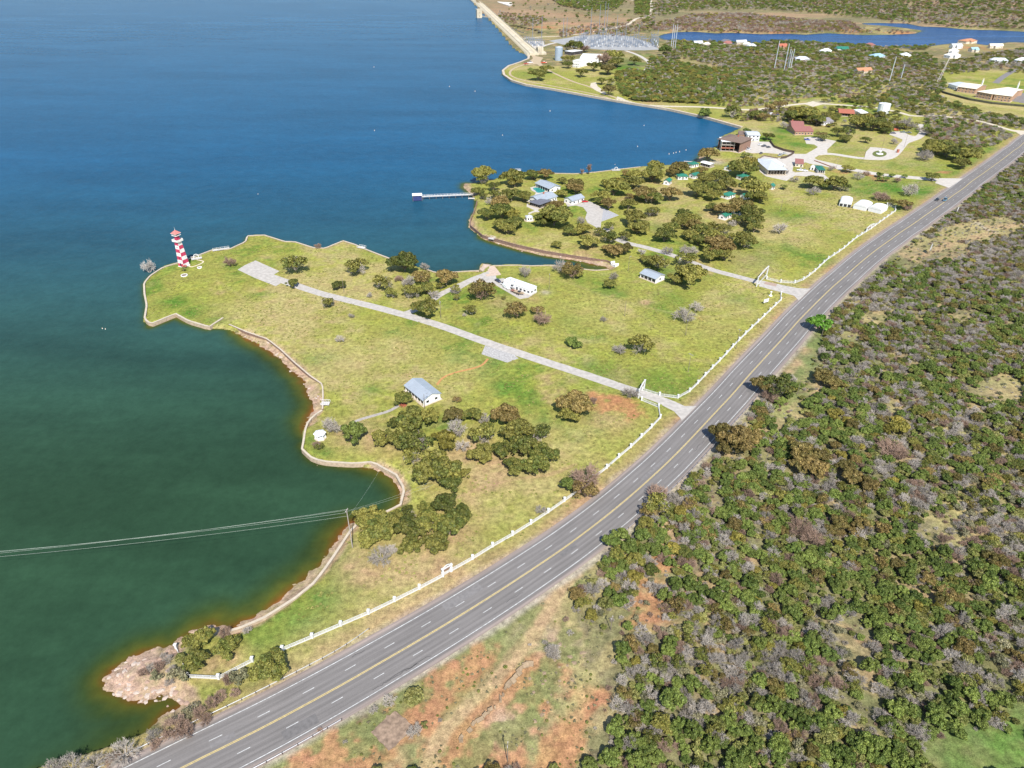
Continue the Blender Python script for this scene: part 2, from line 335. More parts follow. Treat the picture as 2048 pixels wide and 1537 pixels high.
# painted survey of patches: px,py,r(m),strength
def patch(c, D):
    k = discs(D); crisp = c[0] > 1.9*c[1]
    mixc(c, sstep(.3, .72, k*1.05+.5*n4+.45*n2-.03)*sstep(.05, .3, k)*.88 if crisp else k*(.95+.6*n4+.5*n2))
patch(LUSH, [(350,605,9,.9),(385,625,8,.8),(430,640,7,.6),(520,590,5,.6),(640,720,6,.8),(655,715,6,.6),(1230,800,6,.4),(1010,665,6,.4),(985,728,7,.7),(1005,775,6,.7),(745,780,5,.7),(1200,745,14,.6),(1250,752,10,.5),(1330,770,14,.8),(1370,760,12,.6),
  (650,905,3.5,1),(610,1230,14,.95),(570,1240,12,.9),(530,1250,9,.8),(650,1120,10,.7),(690,1130,9,.6),(1480,600,9,.6),(1500,520,14,.7),(1530,505,12,.6),(1575,430,16,.6),(1620,370,15,.4),(1530,280,14,.9),(1570,262,16,1),(1600,290,14,.9),(1780,375,26,.9),(1840,382,22,.9),(1740,382,20,.8),
  (1700,300,18,.35),(1850,330,22,.5),(1900,345,14,.7),(1960,320,14,.8),(1990,300,12,.8),(1710,235,10,.9),(1845,262,10,.9),(1250,136,26,1),(1270,128,20,.8),(1290,112,20,.6),(1240,118,18,.6),(1060,150,24,.4),(1840,420,14,.8),(1120,1150,12,.6),(1700,700,14,.6),
  (840,1130,8,.35),(620,880,6,.6),(700,870,8,.5),(1000,610,9,.5),(930,680,9,.4),(1170,560,9,.5),(1340,560,14,.4),(1140,640,8,.3),(1000,1280,14,.35),(930,1340,10,.35),(1690,640,8,.5),(1350,600,12,.5),(1980,1490,14,.9),(2040,1480,12,.9),(1930,1530,9,.9),(560,1320,6,.5),(505,1372,4,.7),(430,1400,5,.5),(1310,400,9,.5),(1320,455,10,.6)])
patch(DRY, [(560,620,16,.6),(700,720,22,.6),(480,620,12,.5),(800,700,18,.6),(900,740,18,.5),(1110,900,18,.7),(1000,980,18,.8),(1060,960,14,.8),(850,1160,22,.7),(1150,870,12,.5),(1200,620,20,.4),(1420,650,16,.4),(1540,470,18,.8),(1600,480,16,.7),(1480,620,12,.5),(1650,320,20,.5),(1750,330,20,.3),(1060,140,18,.4),(1110,480,10,.5),(1020,470,10,.4),
  (660,1290,12,.8),(740,1240,12,.8),(600,1310,8,.7),(820,1200,12,.6),(930,1140,10,.6),(1820,480,16,.9),(1780,470,14,.7),(1900,470,20,.9),(1960,460,16,.8),(1700,660,16,.6),(1640,560,10,.5),(1500,850,12,.7),(1560,820,12,.7),(1530,930,8,.7),(1900,225,50,.8),(1990,232,50,.8),(2040,245,40,.8),(1860,190,40,.5),(1920,185,30,.4),(1320,150,40,.5),(1400,160,40,.4),(1450,120,40,.4),(1350,215,24,.7),(1480,220,24,.6)])
patch(TAN, [(700,870,10,.8),(745,880,9,.8),(780,890,8,.7),(950,900,10,.9),(990,930,10,.9),(960,960,10,.7),(930,1000,9,.6),(870,1110,14,.8),(740,1130,12,.8),(900,1070,12,.7),(440,585,3,.8),(505,580,5,.5),(1220,840,10,.7),(1290,605,3.5,1),(1350,550,8,.3),(1190,470,10,.5),(1390,530,8,.6),(1530,505,7,.5),(1250,400,7,.6),(1470,380,12,.9),
  (1420,430,9,.8),(1490,520,12,.6),(1100,520,8,.5),(1170,510,8,.6),(1000,605,8,.6),(1060,600,7,.5),(1080,560,6,.6),(445,1330,6,.9),(470,1350,4,.7),(1330,385,9,.6),(1830,600,10,.8),(1640,620,10,.5),(1690,590,8,.5),(1900,640,12,.4),(1780,1120,9,.8),(1330,1000,9,.5),(1220,1010,7,.5),(1100,1200,6,.8),(1180,1100,10,.4),
  (1620,255,14,.8),(1650,250,12,.7),(1510,225,12,.5),(1700,190,22,.6),(1560,190,22,.4),(1300,205,16,.7),(1170,70,40,.6),(1310,100,20,.5),(1500,195,18,.4),(1440,320,8,.8),(1895,395,8,.6)])
patch(ORG, [(1235,810,9,.9),(1260,820,8,.8),(1200,805,9,.6),(860,1390,15,.8),(830,1420,9,.8),(950,1330,14,.7),(900,1390,13,.7),(960,1420,13,.8),(1020,1380,13,.9),(1080,1330,9,.7),(930,1480,14,.9),(990,1500,12,.9),(640,1520,9,.8),(690,1490,8,.7),(720,1525,9,.9),(620,1495,7,.5),
  (1180,1400,6,.8),(1150,1450,6,.9),(1120,1500,7,.9),(1100,1530,7,.9),(1290,1220,9,.8),(1330,1180,9,.8),(1320,1130,6,.8),(1270,1250,7,.7),(1340,1200,6,.6),(1400,640,5,.3),(1870,540,9,.6),(1760,505,8,.5),(1880,470,10,.5),(1740,350,7,.8),(1680,345,8,.7),(1760,360,8,.7),(1890,345,7,.8),(1950,95,60,.5),
  (1130,30,80,.9),(1060,10,70,.9),(1200,35,60,.8),(1240,30,50,.6),(1150,65,40,.9),(1090,55,35,.8),(1000,25,30,.7),(1030,40,30,.6),(1180,60,30,.8),(1350,65,40,.5),(1450,62,40,.6),(1560,65,40,.7),(1700,62,50,.7),(1800,66,35,.8),(1400,8,60,.4),(1900,12,60,.6),(1450,1190,4,.6),(1600,380,6,.4),(520,580,4,.5),(1770,140,10,.4),(1830,145,30,.7),(1780,85,14,.6)])
patch(C(.38,.215,.135), [(1010,15,90,.9),(1060,25,90,1),(1120,45,70,1),(1180,50,60,.9),(1240,40,70,.8),(1300,10,90,.6),(1150,15,90,.8),(1380,55,60,.7),(1500,60,60,.7)])
patch(PINK, [(270,1340,8,1),(300,1350,7,.9),(240,1360,7,1),(260,1375,6,1),(310,1320,6,.9),(1100,1290,5,.7),(1050,1280,5,.5),(1010,1450,5,.8),(950,1000,1,0)])
patch(GRAV, [(1090,585,3,.6),(1640,205,12,.7),(1660,190,8,.5),(1900,168,14,.7),(1450,255,8,.6),(1500,262,9,.7),(1430,325,7,.8)])
# bare earth tracks
def track(c, P, wd, s=1., jag=.5):
    W_ = chaikin([tuple(at(a, b)[:2]) for a, b in P], 2)
    d = distline(GX, GY, [tuple(q) for q in W_])
    mixc(c, s*sstep(wd*1.2, wd*.5, d+jag*wd*n4))
track(TAN*1.02, crop(600,1080,.2973,[(1850,230),(1700,400),(1640,550),(1450,780),(1250,1000),(1000,1230),(900,1400),(840,1600)]), 2.6, 1., .35)
track(OLIVE*1.1, crop(600,1080,.2973,[(1600,450),(1480,640),(1300,860),(1100,1050),(980,1180)]), 1.6, .4, 1.2)
for q_ in ([(700,1480),(780,1440),(850,1350)],[(900,1290),(960,1260),(1040,1215)],[(1060,1400),(1100,1340),(1140,1280)],[(930,1530),(1000,1470),(1060,1430)],[(560,1510),(640,1460),(740,1390)]): track(OLIVE*1.25, q_, 4.5, .8, 1.5)
track(ORG, crop(600,1080,.2973,[(1980,1050),(1880,1180),(1750,1400),(1680,1600)]), 2.2, 1., .5)
track(TAN, [(1105,1199),(1180,1190),(1235,1195)], 2.0, .3)
track(DRY, crop(1100,1100,.2843,[(700,560),(560,640),(380,760),(250,950),(150,1150)]), 3, .5)
track(DRY*1.05, [(615,1325),(700,1280),(790,1225),(880,1180),(960,1130)], 1.4, .8)
track(TAN, crop(1448,300,.29297,[(2200,470),(2048,500),(1880,530),(1780,520),(1850,560),(1700,600),(1450,680),(1300,740)]), 3.5, .8)
track(TAN, [(900,1002),(960,976),(1030,957),(1100,952),(1150,930)], 1.0, .5)
track(DRY, [(430,560),(560,640),(700,780),(800,800)], 1.2, .35)
track(DRY, [(1120,560),(1230,600),(1400,640),(1520,620)], 1.2, .35)
track(GRAV, crop(1448,300,.29297,[(1730,500),(1800,545),(1850,560)]), 2, .8)
track(TAN, crop(1480,60,.1465,[(850,930),(1000,900),(1080,840),(1200,830)]), 5, .8)
track(TAN, crop(1748,60,.1465,[(250,780),(150,880),(60,950)]), 5, .6)
track(DRY*1.1, crop(1748,60,.1465,[(600,780),(1000,880),(1400,1000),(2200,1100)]), 13, .9)
track(LUSH*1.2, [(1640,660),(1600,780),(1560,830)], 4, .35, 1.2)
# worn gravel next to the highway
jj = fbm(GX, GY, 7, 301)
mixc(GRAV*.95, .85*sstep(12.2, 9.6, droad+1.3*jj), near)
mixc(ORG*.9+.02, sstep(.1, .6, fbm(GX, GY, 20, 333))*.8*sstep(15, 10, droad+1.5*jj)*park)
mixc(TAN*.95, .5*sstep(19, 12, droad+2*jj)*park)
# dried ground and stony banks at the water
mixc(PINK*.92, .95*sstep(.3, .6, BEACH)*sstep(4.6, 2.6, np.where(land, dsh+1.3*n4, 0))*(.8+.5*n4))
mixc(C(.33,.15,.065), .85*np.where(land, 0, 1)*sstep(.2, .5, BEACH)*sstep(2.6, 4.6, dsh+.8*n4))
far = GY > 1750
mixc(C(.17,.15,.085), (.6+.5*fbm(GX, GY, 200, 77))*far)
mixc(C(.30,.20,.12), sstep(-.1, .4, fbm(GX, GY*3, 300, 79))*far*.9)
col[side & near] = col[side & near]*.9+C(.035,.033,.02)
col *= (1+.16*fbm(GX, GY, 2.0, 401, 2)+.1*fbm(GX, GY, 1.0, 411, 1))[..., None]
col = np.clip(col, .01, .9)

def gridmesh(name, X, Y, Z, cellmask, attrs):
    nr_, nc = X.shape
    idx = np.full(X.shape, -1); used = np.zeros(X.shape, bool)
    cm = cellmask
    used[:-1,:-1] |= cm; used[1:,:-1] |= cm; used[:-1,1:] |= cm; used[1:,1:] |= cm
    n = used.sum(); idx[used] = np.arange(n)
    me = bpy.data.meshes.new(name); me.vertices.add(n)
    me.vertices.foreach_set('co', np.c_[X[used], Y[used], Z[used]].astype(np.float32).ravel())
    i, j = np.nonzero(cm); q = np.c_[idx[i,j], idx[i,j+1], idx[i+1,j+1], idx[i+1,j]]; m = len(q)
    me.loops.add(4*m); me.loops.foreach_set('vertex_index', q.ravel().astype(np.int32))
    me.polygons.add(m); me.polygons.foreach_set('loop_start', (np.arange(m)*4).astype(np.int32))
    try: me.polygons.foreach_set('loop_total', np.full(m, 4, np.int32))
    except Exception: pass
    me.update(calc_edges=True); me.polygons.foreach_set('use_smooth', np.ones(m, bool))
    for an, A in attrs.items():
        a = me.color_attributes.new(an, 'FLOAT_COLOR', 'POINT')
        a.data.foreach_set('color', np.c_[A[used], np.ones(n)].astype(np.float32).ravel())
    o = bpy.data.objects.new(name, me); COL.objects.link(o); return o
gm = bpy.data.materials.new('earth_and_grass'); gm.use_nodes = True; N, L = nodes(gm); p = N['Principled BSDF']
va = N.new('ShaderNodeAttribute'); va.attribute_name = 'cover'
tc = N.new('ShaderNodeTexCoord')
def noise(scale, det=4, rough=.6):
    n = N.new('ShaderNodeTexNoise'); n.inputs['Scale'].default_value = scale; n.inputs['Detail'].default_value = det
    n.inputs['Roughness'].default_value = rough; L.new(tc.outputs['Object'], n.inputs['Vector']); return n
na, nb, nc_ = noise(.55, 5, .7), noise(2.6, 3, .7), noise(.12, 3)
def mrange(src, a, b, c, d):
    m_ = N.new('ShaderNodeMapRange'); m_.inputs[1].default_value = a; m_.inputs[2].default_value = b; m_.inputs[3].default_value = c; m_.inputs[4].default_value = d
    L.new(src, m_.inputs[0]); return m_.outputs[0]
def math_(op, a, b):
    m_ = N.new('ShaderNodeMath'); m_.operation = op
    for i, v in enumerate((a, b)):
        if isinstance(v, float): m_.inputs[i].default_value = v
        else: L.new(v, m_.inputs[i])
    return m_.outputs[0]
k = math_('MULTIPLY', mrange(na.outputs[0], .32, .68, .6, 1.4), mrange(nb.outputs[0], .28, .72, .66, 1.34))
hs = N.new('ShaderNodeHueSaturation'); L.new(va.outputs['Color'], hs.inputs['Color']); L.new(mrange(nc_.outputs[0], .3, .7, .485, .515), hs.inputs['Hue']); L.new(k, hs.inputs['Value'])
L.new(hs.outputs[0], p.inputs['Base Color']); p.inputs['Roughness'].default_value = .95; p.inputs['Specular IOR Level'].default_value = .1
bp = N.new('ShaderNodeBump'); bp.inputs['Strength'].default_value = .6; bp.inputs['Distance'].default_value = .25; L.new(math_('ADD', na.outputs[0], nb.outputs[0]), bp.inputs['Height']); L.new(bp.outputs[0], p.inputs['Normal'])
cm = np.ones((GX.shape[0]-1, GX.shape[1]-1), bool)
deep = (GZ < -6.5) & ~river
cm &= ~(deep[:-1,:-1] & deep[1:,:-1] & deep[:-1,1:] & deep[1:,1:])
ground = gridmesh('ground', GX, GY, GZ, cm, {'cover': col}); ground.data.materials.append(gm); tag(ground, kind='structure')

# ---------------------------------------------------------------- water
depth = np.clip(WATER_Z-GZ, 0, 9)
shal_sky = np.zeros(GX.shape+(3,))
SH = bands([(COVE,16,1),(SOUTH,20,1),(SPIT,17,.9),([(755,936),(785,952),(803,978),(804,1000)],14,.75),(INLET,9,.75),([(932,368),(945,384)],14,.7),([(1370,328),(1398,320),(1412,305)],14,.6),([(440,1262),(380,1288)],16,.7),([(1208,538),(1180,530)],12,.9),([(905,548),(958,545)],7,.6),([(604,890),(625,918),(680,932),(740,930)],6,.5),([(300,652),(350,634),(410,657)],5,.5)])
lake_mask = ~land & ~river
d2 = np.where(lake_mask, dsh, 0)
kk = SH*(.48*np.exp(-d2/np.maximum(2.2+15*SH*np.clip(SH-.25,0,1),.1))+.5*np.exp(-d2/2.4))*(1.0+.5*fbm(GX,GY,7,501))
kk = np.maximum(kk, .45*np.exp(-d2/1.1)*(lake_mask))
shal_sky[..., 0] = np.clip(kk, 0, 1); shal_sky[..., 1] = np.clip(fbm(GX, GY*1.6, 90, 511)*.5+.5, 0, 1); shal_sky[..., 2] = sstep(190, 700, GY-.1*GX)  # last channel paints the reflected sky's blue into the far water colour
def watermat(name, deepc, midc, far_skyc, wave=.35):
    global N, L, tc
    m = bpy.data.materials.new(name); m.use_nodes = True; N, L = nodes(m); p = N['Principled BSDF']; tc = N.new('ShaderNodeTexCoord')
    a = N.new('ShaderNodeAttribute'); a.attribute_name = 'bed'; sp = N.new('ShaderNodeSeparateColor'); L.new(a.outputs['Color'], sp.inputs[0])  # red holds the bed tone, blue the painted far sky tint
    r = N.new('ShaderNodeValToRGB'); L.new(sp.outputs[0], r.inputs[0]); e = r.color_ramp.elements
    e[0].position = 0; e[0].color = (*deepc, 1); e[1].position = .95; e[1].color = (.24, .085, .026, 1)
    x = e.new(.18); x.color = (*midc, 1); x = e.new(.42); x.color = (.075, .082, .014, 1); x = e.new(.7); x.color = (.13, .068, .012, 1)
    mp = N.new('ShaderNodeMapping'); L.new(tc.outputs['Object'], mp.inputs[0]); mp.inputs['Scale'].default_value = (1, 1.0, 1)
    n1_ = N.new('ShaderNodeTexNoise'); n1_.inputs['Scale'].default_value = .32; n1_.inputs['Detail'].default_value = 6; n1_.inputs['Roughness'].default_value = .72; L.new(mp.outputs[0], n1_.inputs[0])
    mp2 = N.new('ShaderNodeMapping'); L.new(tc.outputs['Object'], mp2.inputs[0]); mp2.inputs['Scale'].default_value = (.006, .022, 1); mp2.inputs['Rotation'].default_value = (0, 0, .35)
    n2_ = N.new('ShaderNodeTexNoise'); n2_.inputs['Scale'].default_value = 1; n2_.inputs['Detail'].default_value = 5; n2_.inputs['Roughness'].default_value = .6; L.new(mp2.outputs[0], n2_.inputs[0])
    n3_ = N.new('ShaderNodeTexNoise'); n3_.inputs['Scale'].default_value = .075; n3_.inputs['Detail'].default_value = 4; n3_.inputs['Roughness'].default_value = .7; L.new(mp.outputs[0], n3_.inputs[0])
    b = N.new('ShaderNodeBump'); b.inputs['Distance'].default_value = 1.3; L.new(mrange(n2_.outputs[0], .35, .7, wave*.55, wave*1.35), b.inputs['Strength']); L.new(math_('ADD', n1_.outputs[0], math_('MULTIPLY', n3_.outputs[0], 2.2)), b.inputs['Height']); 
    mx = N.new('ShaderNodeMix'); mx.data_type = 'RGBA'; L.new(mrange(n2_.outputs[0], .4, .68, 0., .55), mx.inputs[0]); L.new(r.outputs[0], mx.inputs[6])  # darker wind streaks painted into the water colour
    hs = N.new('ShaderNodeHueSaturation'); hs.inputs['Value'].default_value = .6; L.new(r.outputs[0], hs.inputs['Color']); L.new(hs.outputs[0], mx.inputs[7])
    fx = N.new('ShaderNodeMix'); fx.data_type = 'RGBA'; L.new(mx.outputs[2], fx.inputs[6]); fx.inputs[7].default_value = (*far_skyc, 1)  # far water tinted with sky blue that reflection would give
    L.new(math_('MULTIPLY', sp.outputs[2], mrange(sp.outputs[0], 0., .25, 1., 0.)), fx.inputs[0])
    sk = N.new('ShaderNodeVectorMath'); sk.operation = 'SCALE'; L.new(fx.outputs[2], sk.inputs[0]); L.new(math_('MULTIPLY', mrange(n2_.outputs[0], .36, .66, 1.07, .88), math_('MULTIPLY', mrange(n1_.outputs[0], .32, .68, .88, 1.12), mrange(n3_.outputs[0], .3, .7, .92, 1.08))), sk.inputs['Scale'])  # wind streaks and ripple light and shade painted into the body colour
    # murky water body under a rippled surface: diffuse body with sky blue and ripple shade painted in, sky mirrored by the Fresnel share that a wavy surface keeps
    N.remove(p); df = N.new('ShaderNodeBsdfDiffuse'); L.new(sk.outputs[0], df.inputs[0]); gl = N.new('ShaderNodeBsdfGlossy'); gl.inputs['Roughness'].default_value = .22; L.new(b.outputs[0], gl.inputs['Normal'])
    fr_ = N.new('ShaderNodeFresnel'); fr_.inputs['IOR'].default_value = 1.333; ms = N.new('ShaderNodeMixShader'); L.new(math_('MULTIPLY', fr_.outputs[0], .42), ms.inputs[0])
    L.new(df.outputs[0], ms.inputs[1]); L.new(gl.outputs[0], ms.inputs[2]); L.new(ms.outputs[0], N['Material Output'].inputs['Surface'])
    return m
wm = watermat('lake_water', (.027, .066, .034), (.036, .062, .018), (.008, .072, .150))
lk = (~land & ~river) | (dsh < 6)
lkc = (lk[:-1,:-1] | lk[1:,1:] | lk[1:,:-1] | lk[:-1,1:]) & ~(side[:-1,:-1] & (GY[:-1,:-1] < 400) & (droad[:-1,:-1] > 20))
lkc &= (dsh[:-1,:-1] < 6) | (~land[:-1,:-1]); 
lake = gridmesh('lake', GX, GY, np.full(GX.shape, WATER_Z), lkc, {'bed': shal_sky}); lake.data.materials.append(wm); tag(lake, kind='structure')
rk = inpoly(GX, GY, RIVERW); rk2 = rk | ((driv < 10) & (GY > 900) & (GY < 3000))
shr = np.zeros_like(shal_sky); shr[..., 0] = .6*np.exp(-np.where(rk, driv, 0)/3.)
rcm = rk2[:-1,:-1] & rk2[1:,1:] & rk2[1:,:-1] & rk2[:-1,1:]
riv = gridmesh('river', GX, GY, np.full(GX.shape, WATER_Z+.05), rcm, {'bed': shr}); riv.data.materials.append(watermat('river_water', (.012, .06, .17), (.02,.05,.08), (.012,.06,.17), .5)); tag(riv, kind='structure')
# ---------------------------------------------------------------- highway
def asphalt():
    global N, L, tc
    m = bpy.data.materials.new('asphalt'); m.use_nodes = True; N, L = nodes(m); p = N['Principled BSDF']; tc = N.new('ShaderNodeTexCoord')
    a = N.new('ShaderNodeUVMap'); a.uv_map = 'road'; sp = N.new('ShaderNodeSeparateXYZ'); L.new(a.outputs[0], sp.inputs[0])
    # wheel paths: two per 3.5 m lane
    c = math_('COSINE', math_('MULTIPLY', sp.outputs[0], 2*math.pi/1.75), 0.)
    cb = N.new('ShaderNodeCombineXYZ'); L.new(math_('MULTIPLY', sp.outputs[0], 1.3), cb.inputs[0]); L.new(math_('MULTIPLY', sp.outputs[1], .03), cb.inputs[1])
    st = N.new('ShaderNodeTexNoise'); st.inputs['Scale'].default_value = 1; st.inputs['Detail'].default_value = 5; st.inputs['Roughness'].default_value = .7; L.new(cb.outputs[0], st.inputs[0])
    f = noise(3., 4, .7)
    big = noise(.05, 3)
    k = math_('MULTIPLY', math_('MULTIPLY', mrange(c, -1, 1, .93, 1.08), mrange(st.outputs[0], .3, .7, .8, 1.2)), math_('MULTIPLY', mrange(f.outputs[0], .25, .75, .9, 1.1), mrange(big.outputs[0], .3, .7, .93, 1.07)))
    # dusty shoulders
    sh = math_('ABSOLUTE', sp.outputs[0], 0.)
    mx = N.new('ShaderNodeMix'); mx.data_type = 'RGBA'; mx.inputs[6].default_value = (.168, .155, .146, 1); mx.inputs[7].default_value = (.27, .215, .185, 1)
    L.new(mrange(math_('ADD', sh, mrange(st.outputs[0], 0, 1, -.5, .5)), 7.5, 9.2, 0, .9), mx.inputs[0])
    sc = N.new('ShaderNodeVectorMath'); sc.operation = 'SCALE'; L.new(mx.outputs[2], sc.inputs[0]); L.new(k, sc.inputs['Scale']); L.new(sc.outputs[0], p.inputs['Base Color'])
    p.inputs['Roughness'].default_value = .85; p.inputs['Specular IOR Level'].default_value = .2
    return m
def strip(name, s0, s1, f0, f1, z, m, parent=None, step=4., nx=2, uv=False, wob=None):
    n = max(2, int((s1-s0)/step)+1); S = np.linspace(s0, s1, n); vs = []; uvs = []
    for s in S:
        a = f0(s) if callable(f0) else f0; b = f1(s) if callable(f1) else f1
        for k in range(nx):
            o = a+(b-a)*k/(nx-1); x, y = road_at(s, o); vs.append((x, y, z)); uvs.append((o, s))
    fs = [(i*nx+k, i*nx+k+1, (i+1)*nx+k+1, (i+1)*nx+k) for i in range(n-1) for k in range(nx-1)]
    fs = [f[::-1] for f in fs]
    me = bpy.data.meshes.new(name); me.from_pydata(vs, [], fs); me.materials.append(m)
    if uv:
        u = me.uv_layers.new(name='road')
        for l in me.loops: u.data[l.index].uv = uvs[l.vertex_index]
    me.update(); o = bpy.data.objects.new(name, me); COL.objects.link(o)
    if parent: o.parent = parent
    return o
WHITE = mat('road_paint_white', (.50,.50,.48), .6, .35, 1.2); YEL = mat('road_paint_yellow', (.62,.47,.16), .6, .2, 1.2)
rw = strip('highway', 2, RL[-1]-2, lambda s: -hw(s)-.7, lambda s: hw(s)+.9, .10, asphalt(), nx=12, uv=True); tag(rw, kind='structure')
# clean corners of kerbless pavement edge
s_end = road_s(2048, 285)+60
for o_, nm in ((7.35, 'edge_line'), (-7.35, 'edge_line')):
    strip(nm, 4, RL[-1]-900, lambda s, o_=o_: o_*hw(s)/8.9-.1, lambda s, o_=o_: o_*hw(s)/8.9+.1, .106, WHITE, rw)
for o_ in (-.17, .17): strip('centre_line', 4, RL[-1]-900, o_-.075, o_+.075, .106, YEL, rw)
dm = MB(); dm.box(-1.6, 1.6, -.085, .085, 0, .003, WHITE); d0 = dm.build('lane_dash', None, rw)
s0 = road_s(619.3, 1378.8); first = True
nd = 0
for side_, ph in ((3.5, 0.), (-3.5, 5.2)):
    s = s0+ph-12.19*14
    while s < road_s(2048, 285)+40:
        x, y = road_at(s, side_); x2, y2 = road_at(s+1, side_)
        if s > 3 and nd < 290:
            o = d0 if first else part('lane_dash', d0.data, rw); first = False; nd += 1
            o.location = (x, y, .106); o.rotation_euler = (0, 0, math.atan2(y2-y, x2-x))
        s += 12.19
seal = mat('crack_sealant', (.03,.03,.03), .5, .1)
b = MB(); rr = random.Random(3)
def crack(s0_, s1_, o0, amp):
    s = s0_; o = o0
    while s < s1_:
        s2 = s+rr.uniform(.5, 1.6); o2 = o0+rr.uniform(-amp, amp)
        (x0, y0), (x1, y1) = road_at(s, o), road_at(s2, o2); d = Vector((x1-x0, y1-y0, 0)).normalized(); n_ = Vector((-d.y, d.x, 0))*.05
        b.add([(x0-n_.x,y0-n_.y,.105),(x1-n_.x,y1-n_.y,.105),(x1+n_.x,y1+n_.y,.105),(x0+n_.x,y0+n_.y,.105)], [(0,1,2,3)], seal)
        s, o = s2, o2
for px_, py_, o_, ln in ((735,1375,-6.3,14),(760,1360,-6.1,9),(800,1335,-6.4,7),(1005,1205,-4.9,6),(1330,1000,-5,4),(1380,900,-4.7,8),(700,1310,6.2,3)):
    s_ = road_s(px_, py_); crack(s_, s_+ln, o_, .35)
b.build('crack_filler', None, rw)
PD = mat('asphalt_patch', (.142,.133,.128), .9, .15, 1); PL = mat('worn_asphalt_patch', (.182,.170,.163), .9, .15, 1)
for px_, py_, o_, ln, w_, m_ in ((560,1440,-5.2,9,3,PD),(900,1240,5.2,14,2.8,PL),(1120,1105,-1.8,7,1.4,PD),(1290,965,1.9,18,1.3,PL),(1480,780,-5.2,8,2.8,PD),(1640,600,1.8,12,3,PD),(1800,465,-5.1,26,2.9,PL),(420,1500,2,6,1.6,PL)):
    s_ = road_s(px_, py_); strip('asphalt_patch', s_, s_+ln, o_-w_/2, o_+w_/2, .1035, m_, rw)

# ---------------------------------------------------------------- drives, lots, footpaths
from mathutils.geometry import delaunay_2d_cdt
CONC = mat('pale_gravel', (.40,.37,.335), .9, .16, .5, .15); CONC2 = mat('concrete_apron', (.46,.42,.37), .85, .12, .35, .2); DIRTP = mat('orange_earth_path', (.42,.22,.09), .95, .15, .8, .1)
CALI = mat('caliche_track', (.50,.44,.345), .95, .14, .3, .1); GREYP = mat('grey_path', (.33,.30,.27), .9, .2, .8, .1); ASPH2 = mat('old_asphalt', (.19,.175,.17), .9, .15, .3, .15)
lay = [0]; SLABS = []
def slab(name, poly, m, world=False, lift=.09, kind='structure', grid=4.):
    P = [Vector((p[0], p[1])) if world else at(*p).to_2d() for p in poly]
    SLABS.append([(q.x, q.y) for q in P])
    # even winding
    A = sum(a.x*b_.y-b_.x*a.y for a, b_ in zip(P, P[1:]+P[:1]))
    if A < 0: P = P[::-1]
    E = []; pts = []
    for a, b_ in zip(P, P[1:]+P[:1]):
        n = max(1, int((b_-a).length/grid))
        for k in range(n): pts.append(a.lerp(b_, k/n))
    nb = len(pts); E = [(i, (i+1) % nb) for i in range(nb)]
    xs = [q.x for q in P]; ys = [q.y for q in P]
    gx, gy = np.meshgrid(np.arange(min(xs), max(xs), grid), np.arange(min(ys), max(ys), grid))
    ins = inpoly(gx.ravel(), gy.ravel(), [tuple(q) for q in P])
    pts += [Vector((a, b_)) for a, b_ in zip(gx.ravel()[ins], gy.ravel()[ins])]
    v, e, f, *_ = delaunay_2d_cdt(pts, E, [list(range(nb))], 1, 1e-4)
    lay[0] += 1; dz = lift+.006*(lay[0] % 12)
    me = bpy.data.meshes.new(name); vs = [(q.x, q.y, hgt(q.x, q.y)+dz) for q in v]
    # skirt so that the slab has an edge
    nb0 = len(vs); ring = [(q.x, q.y) for q in pts[:nb]]
    vs += [(x, y, hgt(x, y)+dz) for x, y in ring]+[(x, y, hgt(x, y)-.2) for x, y in ring]
    fs = [list(q) for q in f]
    fs = [q if sum((vs[q[i]][0]*vs[q[(i+1)%3]][1]-vs[q[(i+1)%3]][0]*vs[q[i]][1]) for i in range(3)) > 0 else q[::-1] for q in fs if len(q) == 3]
    fs += [[nb0+i, nb0+nb+i, nb0+nb+(i+1) % nb, nb0+(i+1) % nb] for i in range(nb)]
    me.from_pydata(vs, [], fs); me.materials.append(m); me.update()
    o = bpy.data.objects.new(name, me); COL.objects.link(o); o['kind'] = kind; return o
def lane(name, pts, wd, m, it=3, **k):
    W_ = chaikin([tuple(at(*p)[:2]) for p in pts], it); T = np.gradient(W_, axis=0); T /= np.linalg.norm(T, axis=1)[:, None]+1e-9; Nn = np.c_[-T[:,1], T[:,0]]*wd/2
    jit = np.random.default_rng(len(pts)+int(wd*10)).uniform(-.06, .06, len(W_))*min(wd, 4)
    poly = [tuple(q) for q in W_+Nn*(1+0*jit[:, None])+Nn*jit[:, None]/max(wd,.1)]+[tuple(q) for q in (W_-Nn)[::-1]]
    return slab(name, poly, m, world=True, **k)
lane('driveway', [(506,541),(560,560),(640,588),(720,607),(800,627.5),(880,651),(960,681),(1050,711),(1150,743),(1240,774),(1300,793),(1350,812),(1378,826)], 5.6, CONC)
slab('parking_lot', crop(200,400,.29297,[(940,478),(990,447),(1062,415),(1225,488),(1172,520),(1265,552),(1200,590),(1060,535)]), CONC)
slab('driveway_mouth', crop(1100,800,.1953,[(1130,20),(1290,60),(1350,66),(1500,66),(1350,218),(1335,190),(1270,120),(1150,60)]), CONC)
slab('parking_bay', crop(740,480,.17578,[(1310,1205),(1268,1300),(1560,1397),(1690,1350),(1640,1310)]), mat('loose_gravel', (.36,.345,.33), .95, .28, 1.2, .1))
lane('boathouse_lane', [(812,627),(835,619),(858,606),(882,588),(905,578),(930,566),(958,553),(978,549)], 4.2, CONC)
slab('service_yard', crop(740,480,.17578,[(930,530),(1045,515),(1200,430),(1290,375),(1390,362),(1430,400),(1440,450),(1520,440),(1900,600),(1800,660),(1700,675),(1400,500),(1300,480),(1150,490),(1000,580)]), CONC)
